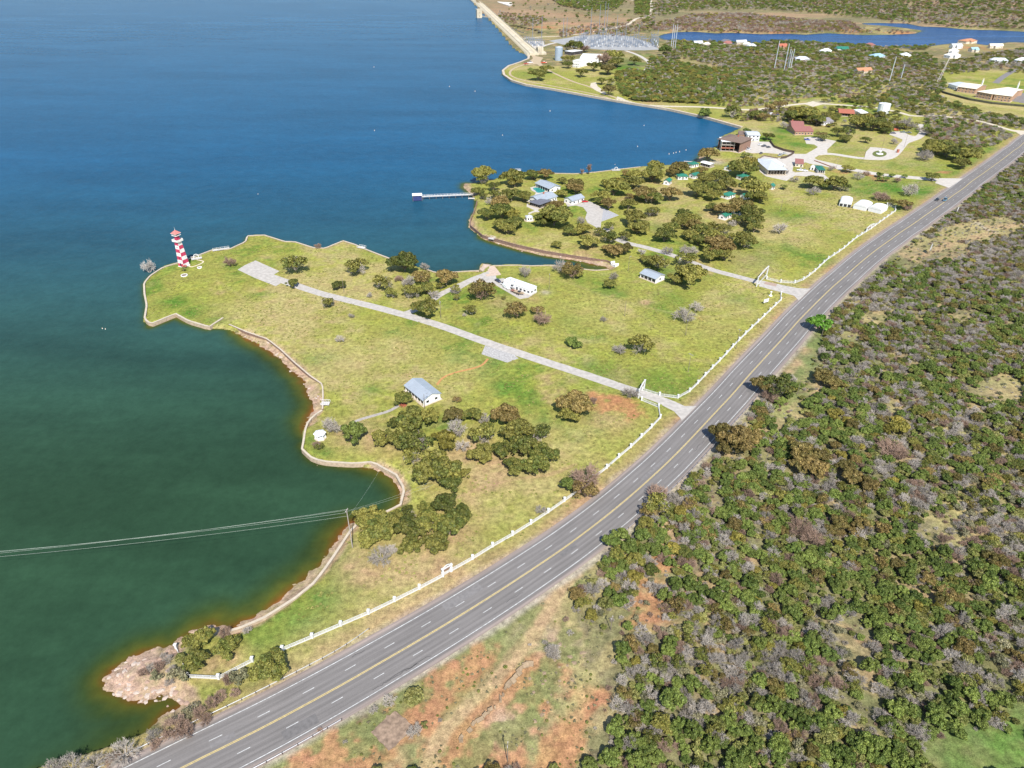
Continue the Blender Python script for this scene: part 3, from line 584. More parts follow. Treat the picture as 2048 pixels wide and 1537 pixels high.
lane('boat_ramp', [(968,526.5),(976,536),(988,552)], 9, mat('ramp_concrete', (.48,.37,.29), .9, .15, .6), it=1)
lane('park_lane', [(1210,458),(1225,474),(1245,485),(1300,497),(1360,516),(1420,540),(1470,553),(1520,566),(1560,578),(1592,588)], 5.2, CONC)
slab('lane_mouth', crop(1400,500,.1953,[(640,320),(1000,395),(1132,400),(1012,522),(960,470),(840,435),(600,375)]), CONC)
slab('brick_inlay', crop(1400,500,.1953,[(668,330),(790,352),(775,378),(655,352)]), mat('worn_brick', (.34,.25,.20), .9, .2, 3), lift=.16)
slab('motor_court', crop(1040,320,.1465,[(600,560),(780,600),(850,590),(900,570),(960,575),(1130,655),(1350,760),(1110,845),(1100,940),(1190,980),(1150,1000),(1000,900),(920,860),(890,800),(915,720),(860,650),(760,625),(650,640)]), CONC)
slab('motor_court_patch', crop(1040,320,.1465,[(1140,670),(1345,760),(1112,842)]), mat('darker_gravel', (.33,.33,.34), .95, .2, 1.2), lift=.17)
slab('front_walk', crop(1040,320,.1465,[(95,600),(280,660),(240,690),(280,715),(200,715),(120,745),(110,730),(200,690),(90,640)]), CONC2)
VC = crop(1400,170,.1465,[(600,775),(940,780),(1010,850),(1300,945),(1450,945),(1580,870),(1610,850),(1560,815),(1450,805),(1420,720),(1500,712),(1620,725),(1860,770),(1735,885),(1740,925),(1640,950),(1560,1000),(1640,1050),(1950,1110),(1930,1170),(1640,1100),(1500,1080),(1440,1060),(1280,1090),(1260,1180),(1300,1200),(1460,1180),(1700,1230),(1760,1290),(1690,1330),(1560,1260),(1300,1240),(1180,1310),(900,1250),(820,1190),(735,1060),(870,970),(1050,1000),(1150,1000),(1240,960),(900,930),(720,935),(620,920)])
slab('village_court', VC, CONC2)
lane('village_lane', [(1904,368),(1878,360),(1820,355),(1768,351),(1717,343),(1681,334),(1629,322),(1600,314)], 9, CONC2)
slab('village_lane_mouth', crop(1700,260,.17,[(1050,570),(1330,575),(1165,685),(1000,625)]), CONC2)
lane('loop_drive', crop(1600,170,.1465,[(200,950),(400,935),(700,985),(860,1005),(1050,1015),(1230,1005),(1330,920),(1420,790),(1520,745),(1650,705),(1690,620),(1650,540)]), 7, CONC2)
slab('turning_circle', crop(1600,170,.1465,[(880,1000),(900,920),(960,855),(1060,860),(1160,870),(1310,905),(1300,980),(1180,1025),(1000,1022)]), CONC2)
th = np.linspace(0, 2*math.pi, 21)[:-1]
slab('circle_lawn', crop(1600,170,.1465,[(1085+98*math.cos(t), 945+42*math.sin(t)) for t in th]), mat('circle_grass', (.12,.14,.045), .95, .25, 1.5, .1), lift=.2)
slab('upper_parking', crop(1600,170,.1465,[(1215,680),(1260,640),(1400,640),(1500,690),(1620,715),(1660,730),(1500,790),(1400,800),(1395,745),(1300,710)]), CONC2)
lane('caliche_road', [(1234,197),(1273,209),(1332,213.5),(1400,214),(1458,218),(1502,221),(1535,217),(1576,211),(1620,206.5),(1678,210),(1720,213),(1754,216),(1798,225),(1825,234),(1870,231),(1916,237),(1946,240),(1975,247),(2019,261),(2048,266)], 6, CALI)
slab('caliche_mouth', crop(1748,60,.1465,[(1900,1370),(2048,1380),(2200,1380),(2000,1440)]), CALI)
slab('gate_apron', [(1606,208),(1626,203),(1646,209),(1626,214)], CALI)
lane('seawall_path', crop(940,0,.1465,[(2050,1400),(1850,1320),(1300,1210),(800,1120),(560,1050),(535,990),(600,930),(760,880),(900,800),(860,740)]), 3.2, mat('tan_path', (.40,.31,.2), .95, .15, .4))
lane('knoll_path', crop(940,0,.1465,[(900,850),(970,910),(1140,1000),(1400,1120),(1650,1190),(1850,1290),(2000,1340)]), 4, mat('tan_path', (.40,.31,.2)))
slab('knoll_turnaround', crop(940,0,.1465,[(1650,1140),(1720,1125),(1740,1180),(1860,1270),(1840,1300),(1700,1230),(1640,1180)]), CALI)
slab('dam_apron', crop(940,0,.1465,[(800,700),(900,770),(1000,790),(960,850),(1000,900),(900,880),(760,890),(860,800)]), mat('tan_path', (.40,.31,.2)))
slab('seawall_ramp', crop(1200,0,.1465,[(235,1320),(300,1340),(430,1410),(340,1420),(225,1370)]), CONC2)
lane('knoll_road', [(1251,102),(1270,108),(1288,117),(1300,127),(1296,136),(1288,145)], 6.5, CONC2)
lane('dam_road', crop(940,0,.1465,[(2040,370),(1800,410),(1500,470),(1250,500),(1000,505),(720,530)]), 6, CALI)
lane('powerhouse_road', crop(940,0,.1465,[(950,650),(1100,600),(1250,570),(1400,560),(1500,600),(1900,660)]), 7, CONC2)
lane('river_road', [(1200,60),(1251,51),(1266,43),(1273,37),(1301,34),(1304,14),(1300,2),(1310,-4)], 7, CALI)
slab('far_lot', [(1260,5),(1300,3),(1340,2),(1420,-3),(1400,-6),(1300,-3)], CALI)
slab('substation_yard', crop(1200,0,.1465,[(-700,560),(-300,500),(300,480),(480,520),(740,610),(810,680),(600,690),(300,690),(0,680),(-400,640)]), mat('yard_gravel', (.30,.30,.295), .95, .15, .1))
slab('powerhouse_yard', crop(940,0,.1465,[(760,560),(1000,560),(1020,630),(900,660),(780,650)]), CONC2)
lane('back_street', crop(1748,60,.1465,[(380,620),(420,500),(530,410),(600,395)]), 7, ASPH2)
lane('side_street', crop(1748,60,.1465,[(1660,730),(1750,650),(1900,560),(2048,520)]), 8, ASPH2)
slab('church_lot', crop(1748,60,.1465,[(1130,830),(1480,900),(1740,950),(2200,1030),(2200,860),(2000,870),(1900,960),(1600,930),(1350,860),(1140,800)]), ASPH2)
lane('cottage_path', [(976,718),(964,732),(938,739),(911,745),(885,755),(874,770)], 1.1, DIRTP)
lane('shore_path', [(797,812),(781,822),(758,829),(736,835),(716,841),(706,847)], 1.6, GREYP)
lane('lighthouse_path', crop(270,440,.09766,[(1090,940),(1160,980),(1440,865),(1330,830),(1260,820)]), .7, mat('cream_kerb', (.62,.53,.40), .8, .1))
slab('pavilion_step', [(0,0),(1,0),(1,1)], CONC) if False else None
slab('pool_terrace', crop(820,320,.1465,[(1640,380),(1700,365),(1760,372),(1950,440),(1780,480),(1690,500),(1720,450),(1660,420)]), CONC2)
SLABM = mat('old_concrete_slab', (.24,.17,.12), .95, .4, .9)
ps = resample(np.array([tuple(at(*q)[:2]) for q in crop(600,1080,.2973,[(478,1295),(640,1150),(770,1265),(600,1425),(478,1295)])]), .7)[:-1]
rj = np.random.default_rng(4); ps = ps+rj.normal(size=ps.shape)*np.where(rj.uniform(size=(len(ps),1)) < .35, .28, .05)
b = MB(); hz_ = hgt(*ps[0]); b.prism([tuple(q) for q in ps][::-1], -.5, .22+hz_, SLABM)
tag(b.build('foundation_slab'), 'bare weathered concrete foundation slab in the orange dirt below the highway', 'slab')

# ---------------------------------------------------------------- retaining walls
STONE = mat('pale_wall_stone', (.40,.31,.22), .9, .22, .9, .15, bump=.3); STONED = mat('dark_wall_stone', (.20,.13,.10), .9, .3, 1.2, .15, bump=.4)
WTOP = mat('wall_coping', (.46,.39,.30), .85, .12, .6)
def wall(name, pts, label, wd=.55, top=.35, bot=-3.2, face=STONE, capm=WTOP, seg=3.4, world=False, cap=.16):
    r = empty(name, (0,0,0), 0, label, 'wall')
    W_ = np.array(pts if world else [tuple(at(a, c_, top)[:2]) for a, c_ in pts]); W_ = resample(W_, seg)
    T = np.gradient(W_, axis=0); T /= np.linalg.norm(T, axis=1)[:, None]+1e-9; Nn = np.c_[-T[:,1], T[:,0]]
    for nm, h, z0, z1, m in (('wall_body', wd/2, bot, top, face), ('coping', wd/2+.09, top, top+cap, capm)):
        b = MB(); n = len(W_); vs = []
        rj = random.Random(n)
        for q, nn in zip(W_, Nn):
            j = rj.uniform(-.03, .03)
            vs += [(q[0]-nn[0]*h, q[1]-nn[1]*h, z0), (q[0]+nn[0]*h, q[1]+nn[1]*h, z0), (q[0]+nn[0]*h, q[1]+nn[1]*h, z1+j*(nm=='coping')), (q[0]-nn[0]*h, q[1]-nn[1]*h, z1+j*(nm=='coping'))]
        fs = []
        for i in range(n-1):
            o = 4*i
            fs += [(o, o+1, o+5, o+4), (o+1, o+2, o+6, o+5), (o+2, o+3, o+7, o+6), (o+3, o, o+4, o+7)]
        fs += [(3,2,1,0), (4*n-4, 4*n-3, 4*n-2, 4*n-1)]
        b.add(vs, fs, m); b.build(nm, None, r)
    return r
wall('shore_wall', [(778,517),(736,501),(710,489.5),(686,482),(650,497),(625,495.5),(588,483.5),(569,483.5),(528,470.5),(495,472),(491,484),(458,499),(428,499),(399,510),(355,526.5),(328,534),(315,542),(300,552),(288,567),(289,588),(293.5,611),(289,638),(301,648),(351,627.5),(376,641.5),(418,654),(446,636)], 'cream stone retaining wall round the lighthouse headland', .8)
wall('cove_wall', [(458,649),(493,664),(534,678),(560,698),(590,726),(619,751),(645,769),(646,795),(645,818)], 'dark weathered wall above the orange beach of the first cove', .5, .35, -1.6, STONED)
wall('bay_wall', [(644,821),(630,830),(617,842),(610,861),(607.6,880),(604,899),(623,915.5),(642,922.5),(677,925.5),(709,927),(736,925),(746,923.5),(765,935.5),(792,949),(800,963),(809,978),(801,1010),(771,1025),(745,1033),(718,1045),(700,1063),(677,1098),(657,1128),(629,1165),(588,1198),(531,1234),(486,1254),(457,1263)], 'cream stone wall curving round the small bay and the south beach', .65)
wall('inlet_wall', [(1226,528),(1218,522),(1178,516.5),(1139,510.5),(1100,504.5),(1075,499.5),(1031,489.5),(997,480),(966,471.5),(941,451),(941,440),(951,417),(954,403)], 'thin dark topped wall along the north side of the inlet', .45, .5, -1.5, STONED, STONED)
wall('inlet_south_wall', [(850,538),(872,546),(905,544.5),(958,541.5)], 'low pale wall west of the boat ramp', .5)
wall('inlet_edge', [(986,532),(1029,530.5),(1064,532),(1105,531),(1163,538),(1190,541.5),(1217,539)], 'low pale wall east of the boat ramp', .5)
wall('north_shore_wall', [(1055,345.5),(1076,344.5),(1105,347),(1149,348),(1193,344.5),(1228,340),(1281,334)], 'pale wall along the north shore behind the clubhouse', .6)
wall('seawall', [(1484,254),(1410,233.5),(1334,217),(1234,201),(1164,188.5),(1105,177.5),(1052,169),(1024,160.5),(1008,149.5),(1006,141),(1018,131.5),(1040,124.5),(1057,117.5),(1058,110)], 'long concrete seawall running from the brown lake house to the dam', 3.2, .5, -4, mat('seawall_concrete', (.36,.31,.24), .9, .2, .3), mat('seawall_top', (.47,.39,.30), .9, .15, .2))
# stone coping blocks at the white inlet head
b = MB(); q = gat(1229, 530); b.M = Matrix.Translation(q) @ Matrix.Rotation(R_(-60), 4, 'Z')
PW = mat('white_masonry', (.78,.76,.72), .8, .08, 1)
b.box(-2.4,2.4,-1.2,1.2,-2,1.0,PW); b.box(-2.4,-1.6,-1.4,1.4,1.0,2.0,PW); b.box(1.6,2.4,-1.4,1.4,1.0,2.0,PW)
tag(b.build('inlet_headwall'), 'white masonry headwall at the inner tip of the inlet', 'headwall')
# ---------------------------------------------------------------- dam
DAMC = mat('dam_concrete', (.50,.44,.33), .9, .22, .12, .15); DAMD = mat('dam_stained', (.30,.25,.19), .9, .25, .2)
dam = empty('dam', (0,0,0), 0, 'long pale concrete dam with stepped bays along the lake', 'dam')
A0 = at(1058,106,4); A1 = at(946,-1,4); dv = (A1-A0).normalized(); nv = Vector((-dv.y, dv.x, 0)); Ld = (A1-A0).length+260
b = MB(); b.M = Matrix.Translation((A0.x, A0.y, 0)) @ Matrix.Rotation(math.atan2(dv.y, dv.x), 4, 'Z')
b.box(0, Ld, -16, -1, -8, 3.6, DAMC); b.build('dam_wall', None, dam)
b2 = MB(); b2.M = b.M; b2.box(0, Ld, -16.3, -15.7, 3.6, 4.9, DAMC); b2.box(0, Ld, -1.6, -.6, 3.6, 4.7, DAMC); b2.build('parapet', None, dam)
bt = MB(); bt.add([(0,0,-8),(5.2,0,-8),(5.2,4.4,-8),(0,4.4,-8),(0,0,3.9),(5.2,0,3.9),(4.6,3.6,3.4),(.6,3.6,3.4)], [(3,2,1,0),(4,5,6,7),(0,1,5,4),(1,2,6,5),(2,3,7,6),(3,0,4,7)], DAMC); bt0 = None
for i in range(int(Ld/10.5)):
    M_ = b.M @ Matrix.Translation((i*10.5+2, -1, 0))
    if bt0 is None: bt0 = bt.build('buttress', None, dam); o = bt0
    else: o = part('buttress', bt0.data, dam)
    o.matrix_basis = M_
pr = MB(); pr.box(0,3.2,-5,-1.5,3.6,4.6,DAMC); p0 = None
for i in range(int(Ld/10.5)):
    M_ = b.M @ Matrix.Translation((i*10.5+3, -8, 0))
    if p0 is None: p0 = pr.build('deck_pier', None, dam); o = p0
    else: o = part('deck_pier', p0.data, dam)
    o.matrix_basis = M_
# gate house at the powerhouse end of the dam
b3 = MB(); b3.M = b.M
b3.box(6, 62, -30, -16.5, -6, 3.0, DAMC); b3.box(18, 34, -27, -18, 3, 9, DAMC); b3.box(38, 46, -26, -19, 3, 6, DAMC)
for k in range(6): b3.box(8+k*9, 12+k*9, -30.2, -30, -4, 1.5, DAMD)
b3.build('powerhouse', None, dam)
q = at(958, 36, WATER_Z); it = empty('intake_tower', (q.x, q.y, WATER_Z), .3, 'pale concrete intake tower standing in the lake beside the dam', 'tower')
b = MB(); b.box(-6,6,-6,6,-6,17,DAMC); b.box(-6.6,6.6,-6.6,6.6,17,18.2,DAMC); b.build('shaft', None, it)
b = MB(); b.box(-.6,1.4,-6.3,-5.9,9,13,DAMD); b.build('window', None, it); b = MB(); b.box(-.6,1.4,-6.3,-5.9,2,6,DAMD); b.build('window', None, it)
q2 = at(982, 36, 3)-q; b = MB(); b.M = Matrix.Rotation(-.3, 4, 'Z'); b.tube((6,0,3.5), (q2.x, q2.y, 4.5), 1.3, 1.3, 4, DAMC); b.build('footbridge', None, it)
# spillway chute below the dam
q = [at(*s) for s in crop(940,0,.1465,[(330,0),(540,0),(580,90),(540,110),(380,60)])]
b = MB(); b.prism([(a.x, a.y) for a in q], -2, 5, mat('spillway_concrete', (.62,.57,.50), .9, .1, .1)); tag(b.build('spillway'), 'broad white concrete spillway floor behind the dam', 'spillway')
# ---------------------------------------------------------------- tree kit
BARK = mat('grey_bark', (.20,.165,.13), .95, .25, 3, .1); BARKP = mat('pale_bark', (.50,.46,.41), .95, .2, 3, .1); TWIG = mat('grey_twigs', (.37,.33,.285), .95, .25, .6, .1, objvar=.3)
TWIGB = mat('brown_twigs', (.29,.20,.15), .95, .25, .6, .1, objvar=.25); TWIGW = mat('white_twigs', (.50,.46,.42), .95, .2, .6, .1)
LEAF = dict(
 oak=leafmat('oak_leaves', (.082,.102,.022), (.215,.195,.045), .5), rust=leafmat('russet_oak_leaves', (.115,.10,.028), (.225,.16,.055), .5),
 juniper=leafmat('juniper_leaves', (.078,.116,.024), (.185,.225,.050), .5, .15), bright=leafmat('fresh_leaves', (.07,.17,.018), (.14,.26,.035), .4, .25),
 gold=leafmat('golden_leaves', (.14,.13,.025), (.26,.215,.045), .45), sage=leafmat('sage_leaves', (.15,.15,.08), (.25,.225,.13), .4, .1), scrubl=leafmat('scrub_leaves', (.13,.15,.035), (.26,.25,.08), .45))
def crown_mesh(name, seed, leafm, nclump=26, nleaf=2600, leaf=.085, flat=.55, clr=.34, lobes=0, zc=.62):
    """crown of radius ~1 centred above the origin: uneven leaf clumps with gaps"""
    r = np.random.default_rng(seed); cl = []
    for i in range(nclump):
        a = r.uniform(0, 2*np.pi); rad = math.sqrt(r.uniform(0, 1))*.78*(1+.18*math.sin(3*a+seed)); h = math.sqrt(max(0, 1-rad**2))
        z = zc+flat*(h*r.uniform(.35, 1.0)-.25); cl.append((rad*math.cos(a), rad*math.sin(a), z, clr*r.uniform(.6, 1.15)))
    cl = np.array(cl); k = r.choice(nclump, nleaf, p=(cl[:,3]**2)/np.sum(cl[:,3]**2))
    d = r.normal(size=(nleaf, 3)); d /= np.linalg.norm(d, axis=1)[:, None]; d[:,2] = np.where(d[:,2] < -.3, -d[:,2]*.6, d[:,2])
    rr_ = cl[k,3]*(.72+.33*r.uniform(size=nleaf)); P = cl[k,:3]+d*rr_[:,None]*np.array([1,1,.72])
    nrm = d*1.0+r.normal(size=(nleaf,3))*.55; nrm /= np.linalg.norm(nrm, axis=1)[:, None]
    t = np.cross(nrm, r.normal(size=(nleaf,3))); t /= np.linalg.norm(t, axis=1)[:, None]; b = np.cross(nrm, t)
    s = leaf*r.uniform(.55, 1.35, nleaf)[:, None]; q = r.uniform(.6, 1.1, (nleaf,1))
    V = np.stack([P-t*s-b*s*q, P+t*s-b*s*q*.6, P+t*s*.8+b*s*q, P-t*s*.9+b*s*q*.8], 1).reshape(-1,3)
    F = np.arange(nleaf*4).reshape(-1,4)
    me = bpy.data.meshes.new(name); me.from_pydata(V.tolist(), [], F.tolist()); me.materials.append(LEAF[leafm])
    ctone = r.uniform(.15, .85, nclump)
    c = np.zeros((nleaf*4, 4)); c[:,0] = np.repeat(np.clip(ctone[k]+r.normal(size=nleaf)*.15, 0, 1), 4); c[:,1] = np.repeat(r.uniform(0, 1, nleaf), 4); c[:,3] = 1
    a = me.color_attributes.new('leaf', 'FLOAT_COLOR', 'POINT'); a.data.foreach_set('color', c.ravel()); me.update()
    return me, cl
def trunk_mesh(name, seed, m, cl=None, r0=.05, zc=.62, n=9):
    r = random.Random(seed); b = MB(); h0 = .16*r.uniform(.8, 1.3); lean = (r.uniform(-.05,.05), r.uniform(-.05,.05))
    top = (lean[0], lean[1], h0); b.tube((0,0,-.12), top, r0*1.25, r0, 6, m)
    ends = [tuple(c[:3]) for c in cl[:n]] if cl is not None else [(.5*math.cos(i*2.4), .5*math.sin(i*2.4), zc) for i in range(n)]
    for e in ends:
        mid = (top[0]*.5+e[0]*.5+r.uniform(-.08,.08), top[1]*.5+e[1]*.5+r.uniform(-.08,.08), h0+(e[2]-h0)*r.uniform(.35,.55))
        b.tube(top, mid, r0*.62, r0*.36, 4, m); b.tube(mid, (e[0], e[1], e[2]+.05), r0*.36, r0*.1, 3, m)
        b.tube(mid, (e[0]*1.05+r.uniform(-.2,.2), e[1]*1.05+r.uniform(-.2,.2), e[2]+r.uniform(0,.2)), r0*.25, r0*.08, 3, m)
    return b.build('x', None).data
def bare_mesh(name, seed, m, n1=8, n2=6, n3=7, up=1., tw=.0095, spread=1., leafm=None, upright=False):
    """leafless crown: limbs, branches and a haze of twigs, radius about 1"""
    r = np.random.default_rng(seed); V = []; F = []
    def blade(p, q, w0, w1):
        d = q-p; l = np.linalg.norm(d)+1e-9; d = d/l; u = np.cross(d, r.normal(size=3)); u /= np.linalg.norm(u)+1e-9
        o = len(V); V.extend([p-u*w0, p+u*w0, q+u*w1, q-u*w1]); F.append((o, o+1, o+2, o+3))
    def tri(p, q, w0, w1):
        blade(p, q, w0, w1); blade(p, q, w0, w1)
    base = np.array([0, 0, .14])
    for i in range(n1):
        a = 2*np.pi*(i+r.uniform(-.3,.3))/n1; el = r.uniform(.45, 1.35) if not upright else r.uniform(.95, 1.4)
        L1 = r.uniform(.4, .62)*spread*(1.3 if upright else 1); d = np.array([math.cos(a)*math.cos(el), math.sin(a)*math.cos(el), math.sin(el)*up]); p1 = base+d*L1
        tri(base, p1, tw*2.6, tw*1.7)
        for j in range(n2):
            d2 = d+r.normal(size=3)*.42; d2[2] = abs(d2[2])*.8+.05; d2 /= np.linalg.norm(d2); s = base+(p1-base)*r.uniform(.45, 1); p2 = s+d2*r.uniform(.25, .42)
            tri(s, p2, tw*1.5, tw*.9)
            for k in range(n3):
                d3 = d2+r.normal(size=3)*.55; d3 /= np.linalg.norm(d3); s3 = s+(p2-s)*r.uniform(.3, 1); p3 = s3+d3*r.uniform(.12, .26); blade(s3, p3, tw*.9, tw*.5)
                for _ in range(5):
                    d4 = d3+r.normal(size=3)*.6; d4 /= np.linalg.norm(d4); s4 = s3+(p3-s3)*r.uniform(.2, 1); blade(s4, s4+d4*r.uniform(.07, .16), tw*.62, tw*.4)
    me = bpy.data.meshes.new(name); me.from_pydata([tuple(v) for v in V], [], F); me.materials.append(m)
    if leafm:
        pass
    me.update(); return me
def bare_trunk(seed, m, r0=.035):
    b = MB(); b.tube((0,0,-.12), (0,0,.15), r0*1.3, r0, 5, m)
    return b.build('x', None).data
KIT = {}
def kit(kind, n, fn): KIT[kind] = [fn(i) for i in range(n)]
_c = lambda *a, **k: crown_mesh(*a, **k)
def leafy(lm, s0, bm=BARK, r0=.05, **k):
    def f(i):
        me, cl = crown_mesh('crown', s0+i, lm, **k); t = trunk_mesh('trunk', s0+i, bm, cl, r0); return me, t
    return f
kit('oak', 6, leafy('oak', 10, nclump=38, nleaf=5200, leaf=.046, clr=.26, flat=.5)); kit('rust', 5, leafy('rust', 30, nclump=34, nleaf=4800, leaf=.046, clr=.26, flat=.5))
kit('juniper', 6, leafy('juniper', 50, nclump=28, nleaf=3400, leaf=.06, clr=.29, flat=.8)); kit('bright', 2, leafy('bright', 60, nclump=18, nleaf=1900, leaf=.08, flat=.6))
kit('gold', 3, leafy('gold', 70, nclump=20, nleaf=2200, leaf=.075, flat=.55)); kit('sage', 3, leafy('sage', 80, nclump=16, nleaf=900, leaf=.065, flat=.5, clr=.36)); kit('scrub', 3, leafy('scrubl', 90, nclump=15, nleaf=1300, leaf=.085, flat=.5, clr=.38))
kit('thin', 4, leafy('oak', 100, nclump=20, nleaf=1300, leaf=.05, flat=.6, clr=.3)); kit('thinrust', 3, leafy('rust', 110, nclump=18, nleaf=1200, leaf=.05, flat=.55, clr=.3))
for t_, lst in (('thin', KIT['thin']), ('thinrust', KIT['thinrust'])):
    KIT[t_] = [(c, bare_mesh('trunk', 500+i, TWIG if t_ == 'thin' else TWIGB, 7, 5, 4)) for i, (c, _) in enumerate(lst)]
kit('bare', 5, lambda i: (bare_mesh('crown', 200+i, TWIG), bare_trunk(i, BARK))); kit('barebrown', 4, lambda i: (bare_mesh('crown', 220+i, TWIGB, 9, 7, 8), bare_trunk(i, BARK)))
kit('barewhite', 2, lambda i: (bare_mesh('crown', 240+i, TWIGW, 9, 6, 6, 1.15), bare_trunk(i, BARKP, .04))); kit('tallbare', 2, lambda i: (bare_mesh('crown', 250+i, TWIGB, 7, 7, 7, 1.9, .012, .8, upright=True), bare_trunk(i, BARK, .03)))
for n_ in [o for o in bpy.data.objects if o.name.startswith('x') and o.type == 'MESH' and len(o.name) <= 5]: bpy.data.objects.remove(n_)
RADK = dict(oak=1.06, rust=1.06, juniper=1.05, bright=1.05, gold=1.05, sage=1.0, scrub=1.05, thin=1.05, thinrust=1.05, bare=1.0, barebrown=1.0, barewhite=1.0, tallbare=.75)
NAME = dict(oak='oak_tree', rust='russet_oak_tree', juniper='juniper_tree', bright='leafing_tree', gold='golden_tree', sage='sage_bush', scrub='scrub_bush', thin='sparse_oak_tree', thinrust='sparse_russet_tree', bare='bare_tree', barebrown='bare_brown_tree', barewhite='bare_white_tree', tallbare='tall_bare_tree')
trr = random.Random(42)
def put_tree(kind, x, y, R, label, group, z=None, vi=None, hs=None):
    c, t = KIT[kind][trr.randrange(len(KIT[kind])) if vi is None else vi]
    e = empty(NAME[kind], (x, y, hgt(x, y)-.05 if z is None else z), trr.uniform(0, 6.28), label, 'tree' if kind not in ('sage', 'scrub') else 'bush', group)
    R = R/RADK[kind]; sx = R*trr.uniform(.93, 1.07); sz = R*(hs or trr.uniform(.9, 1.12)); e.scale = (sx, R*R/sx, sz)
    for nm, me in (('crown', c), ('trunk', t)):
        o = bpy.data.objects.new(nm, me); COL.objects.link(o); o.parent = e
    return e
TREEPTS = []
def tree(kind, px, py, wpx, label, group=None, big=1., **k):
    """crown centre seen at (px,py), wpx wide in the photograph"""
    wpx *= 1.14*big; R = wpx/ppm(px, py)/2
    for _ in range(3):
        hc = .62*R*(1.5 if kind == 'tallbare' else 1); p = at(px, py, hc); R = wpx/2/ppm(*topx(p.x, p.y, 0))
    TREEPTS.append((p.x, p.y, R)); return put_tree(kind, p.x, p.y, R, label, group, **k)
ORD = ['first','second','third','fourth','fifth','sixth','seventh','eighth','ninth','tenth','eleventh','twelfth','thirteenth','fourteenth','fifteenth','sixteenth','seventeenth','eighteenth','nineteenth','twentieth','twenty-first','twenty-second','twenty-third','twenty-fourth','twenty-fifth','twenty-sixth','twenty-seventh','twenty-eighth','twenty-ninth','thirtieth']
LOOK = dict(oak='dark olive live oak', rust='russet brown oak', juniper='rounded dark green juniper', bright='bright green leafing tree', gold='golden green tree', sage='pale sage bush', scrub='low green bush', thin='sparse grey-green oak', thinrust='sparse brown oak', bare='leafless grey tree', barebrown='leafless brown tree', barewhite='leafless white tree', tallbare='tall leafless tree')
def grove(where, short, items, big=1.):
    n = {}; 
    for k, *_ in items: n[k] = n.get(k, 0)+1
    cnt = {}
    for k, px, py, w_ in sorted(items, key=lambda q: q[1]):
        cnt[k] = cnt.get(k, 0)+1
        lab = LOOK[k]+' '+where if n[k] == 1 else LOOK[k]+' '+where+', '+ORD[cnt[k]-1]+' from left'
        tree(k, px, py, w_, lab, 'trees '+short, big=big)
O, Q, J, B_, G_, S_, U, T_, X, BB, BW = 'oak', 'rust', 'juniper', 'bright', 'gold', 'sage', 'scrub', 'thin', 'bare', 'barebrown', 'thinrust'
cv = lambda x0, y0, s, L_: [(k, x0+s*a, y0+s*b, s*w_) for k, a, b, w_ in L_]
grove('in the big grove below the grey pavilion', 'of the big grove', cv(560,700,.293,[(O,710,590,140),(O,820,600,170),(O,800,500,110),(O,900,470,230),(O,1010,450,130),(T_,940,630,210),(G_,1120,620,150),(X,1200,530,160),(X,1240,650,110),(Q,1180,440,130),(O,1310,440,120),(X,1390,460,100),(O,1070,790,270),(O,1160,890,160),(O,1260,840,90),(T_,900,730,130),(T_,1380,570,170),(O,1370,700,150),(Q,1540,440,170),(O,1620,550,200),(T_,1760,560,150),(O,1520,680,130),(O,1650,660,170),(O,1800,700,170),(O,1600,790,140),(O,1750,790,170)]), big=1.14)
grove('in the grove beside the near power pole', 'of the pole grove', cv(560,700,.293,[(O,600,1130,180),(O,660,1220,190),(O,610,1290,130),(X,690,1400,170),(X,760,1360,110),(O,780,1170,150),(T_,870,1120,120),(O,990,1080,100),(O,900,1230,190),(O,1020,1180,200),(O,1130,1050,170),(O,1240,1110,120),(O,1150,1200,200),(O,890,1340,140),(O,1060,1320,170)]), big=1.14)
tree(O, 806,796,38, 'dark olive oak at the corner of the grey roofed pavilion'); tree(J, 707,867,52, 'dark spreading oak east of the little white gazebo', vi=1); tree(X, 661,850,50, 'leaning leafless tree with forked trunk by the gazebo')
tree(BW, 914,799,19, 'small brown shrub alone on the lawn east of the pavilion'); tree(Q, 1152,805,72, 'large russet oak standing alone near the orange earth patch'); tree(O, 1140,828,45, 'olive oak joined to the russet oak by the orange patch')
tree(BB, 1186,800,24, 'leafless brown tree joined to the right of the lone russet oak')
tree(X, 1082,1019,28, 'small leafless grey tree behind the white roadside fence'); tree(BB, 1174,950,78, 'big brown leafless tree leaning over the white roadside fence'); tree(BW, 1168,975,55, 'sparse brown tree under the big leafless one at the fence'); tree(J, 1136,970,34, 'small dark green oak beside the big brown fence tree')
tree(X, 1262,785,42, 'leafless grey tree at the south park gate')
tree(T_, 638,893,20, 'grey bush between the gazebo and the bay wall'); tree(BB, 634,888,24, 'brown leafless bush on the bay wall west of the gazebo')
grove('on the narrow point by the rocky spit', 'on the narrow point', cv(280,1237,.1953,[(O,560,430,250),(O,500,230,150),(O,620,200,230),(O,880,290,250),(O,960,230,140),(X,1090,110,130),(BB,860,120,150),(S_,1010,600,170),(BB,900,620,150),(S_,400,560,170),(U,420,400,110)]), big=1.1)
tree(O, 538,1331,70, 'round dark oak overhanging the white fence near the highway'); tree(T_, 526,1338,50, 'paler oak against the round dark oak by the highway')
grove('on the pink rocky spit', 'on the rocky spit', [(X,334,1318,26),(X,344,1338,28),(BB,318,1330,30),(S_,308,1352,26),(X,300,1334,24),(BB,285,1345,26),(X,336,1360,24),(X,325,1308,18)])
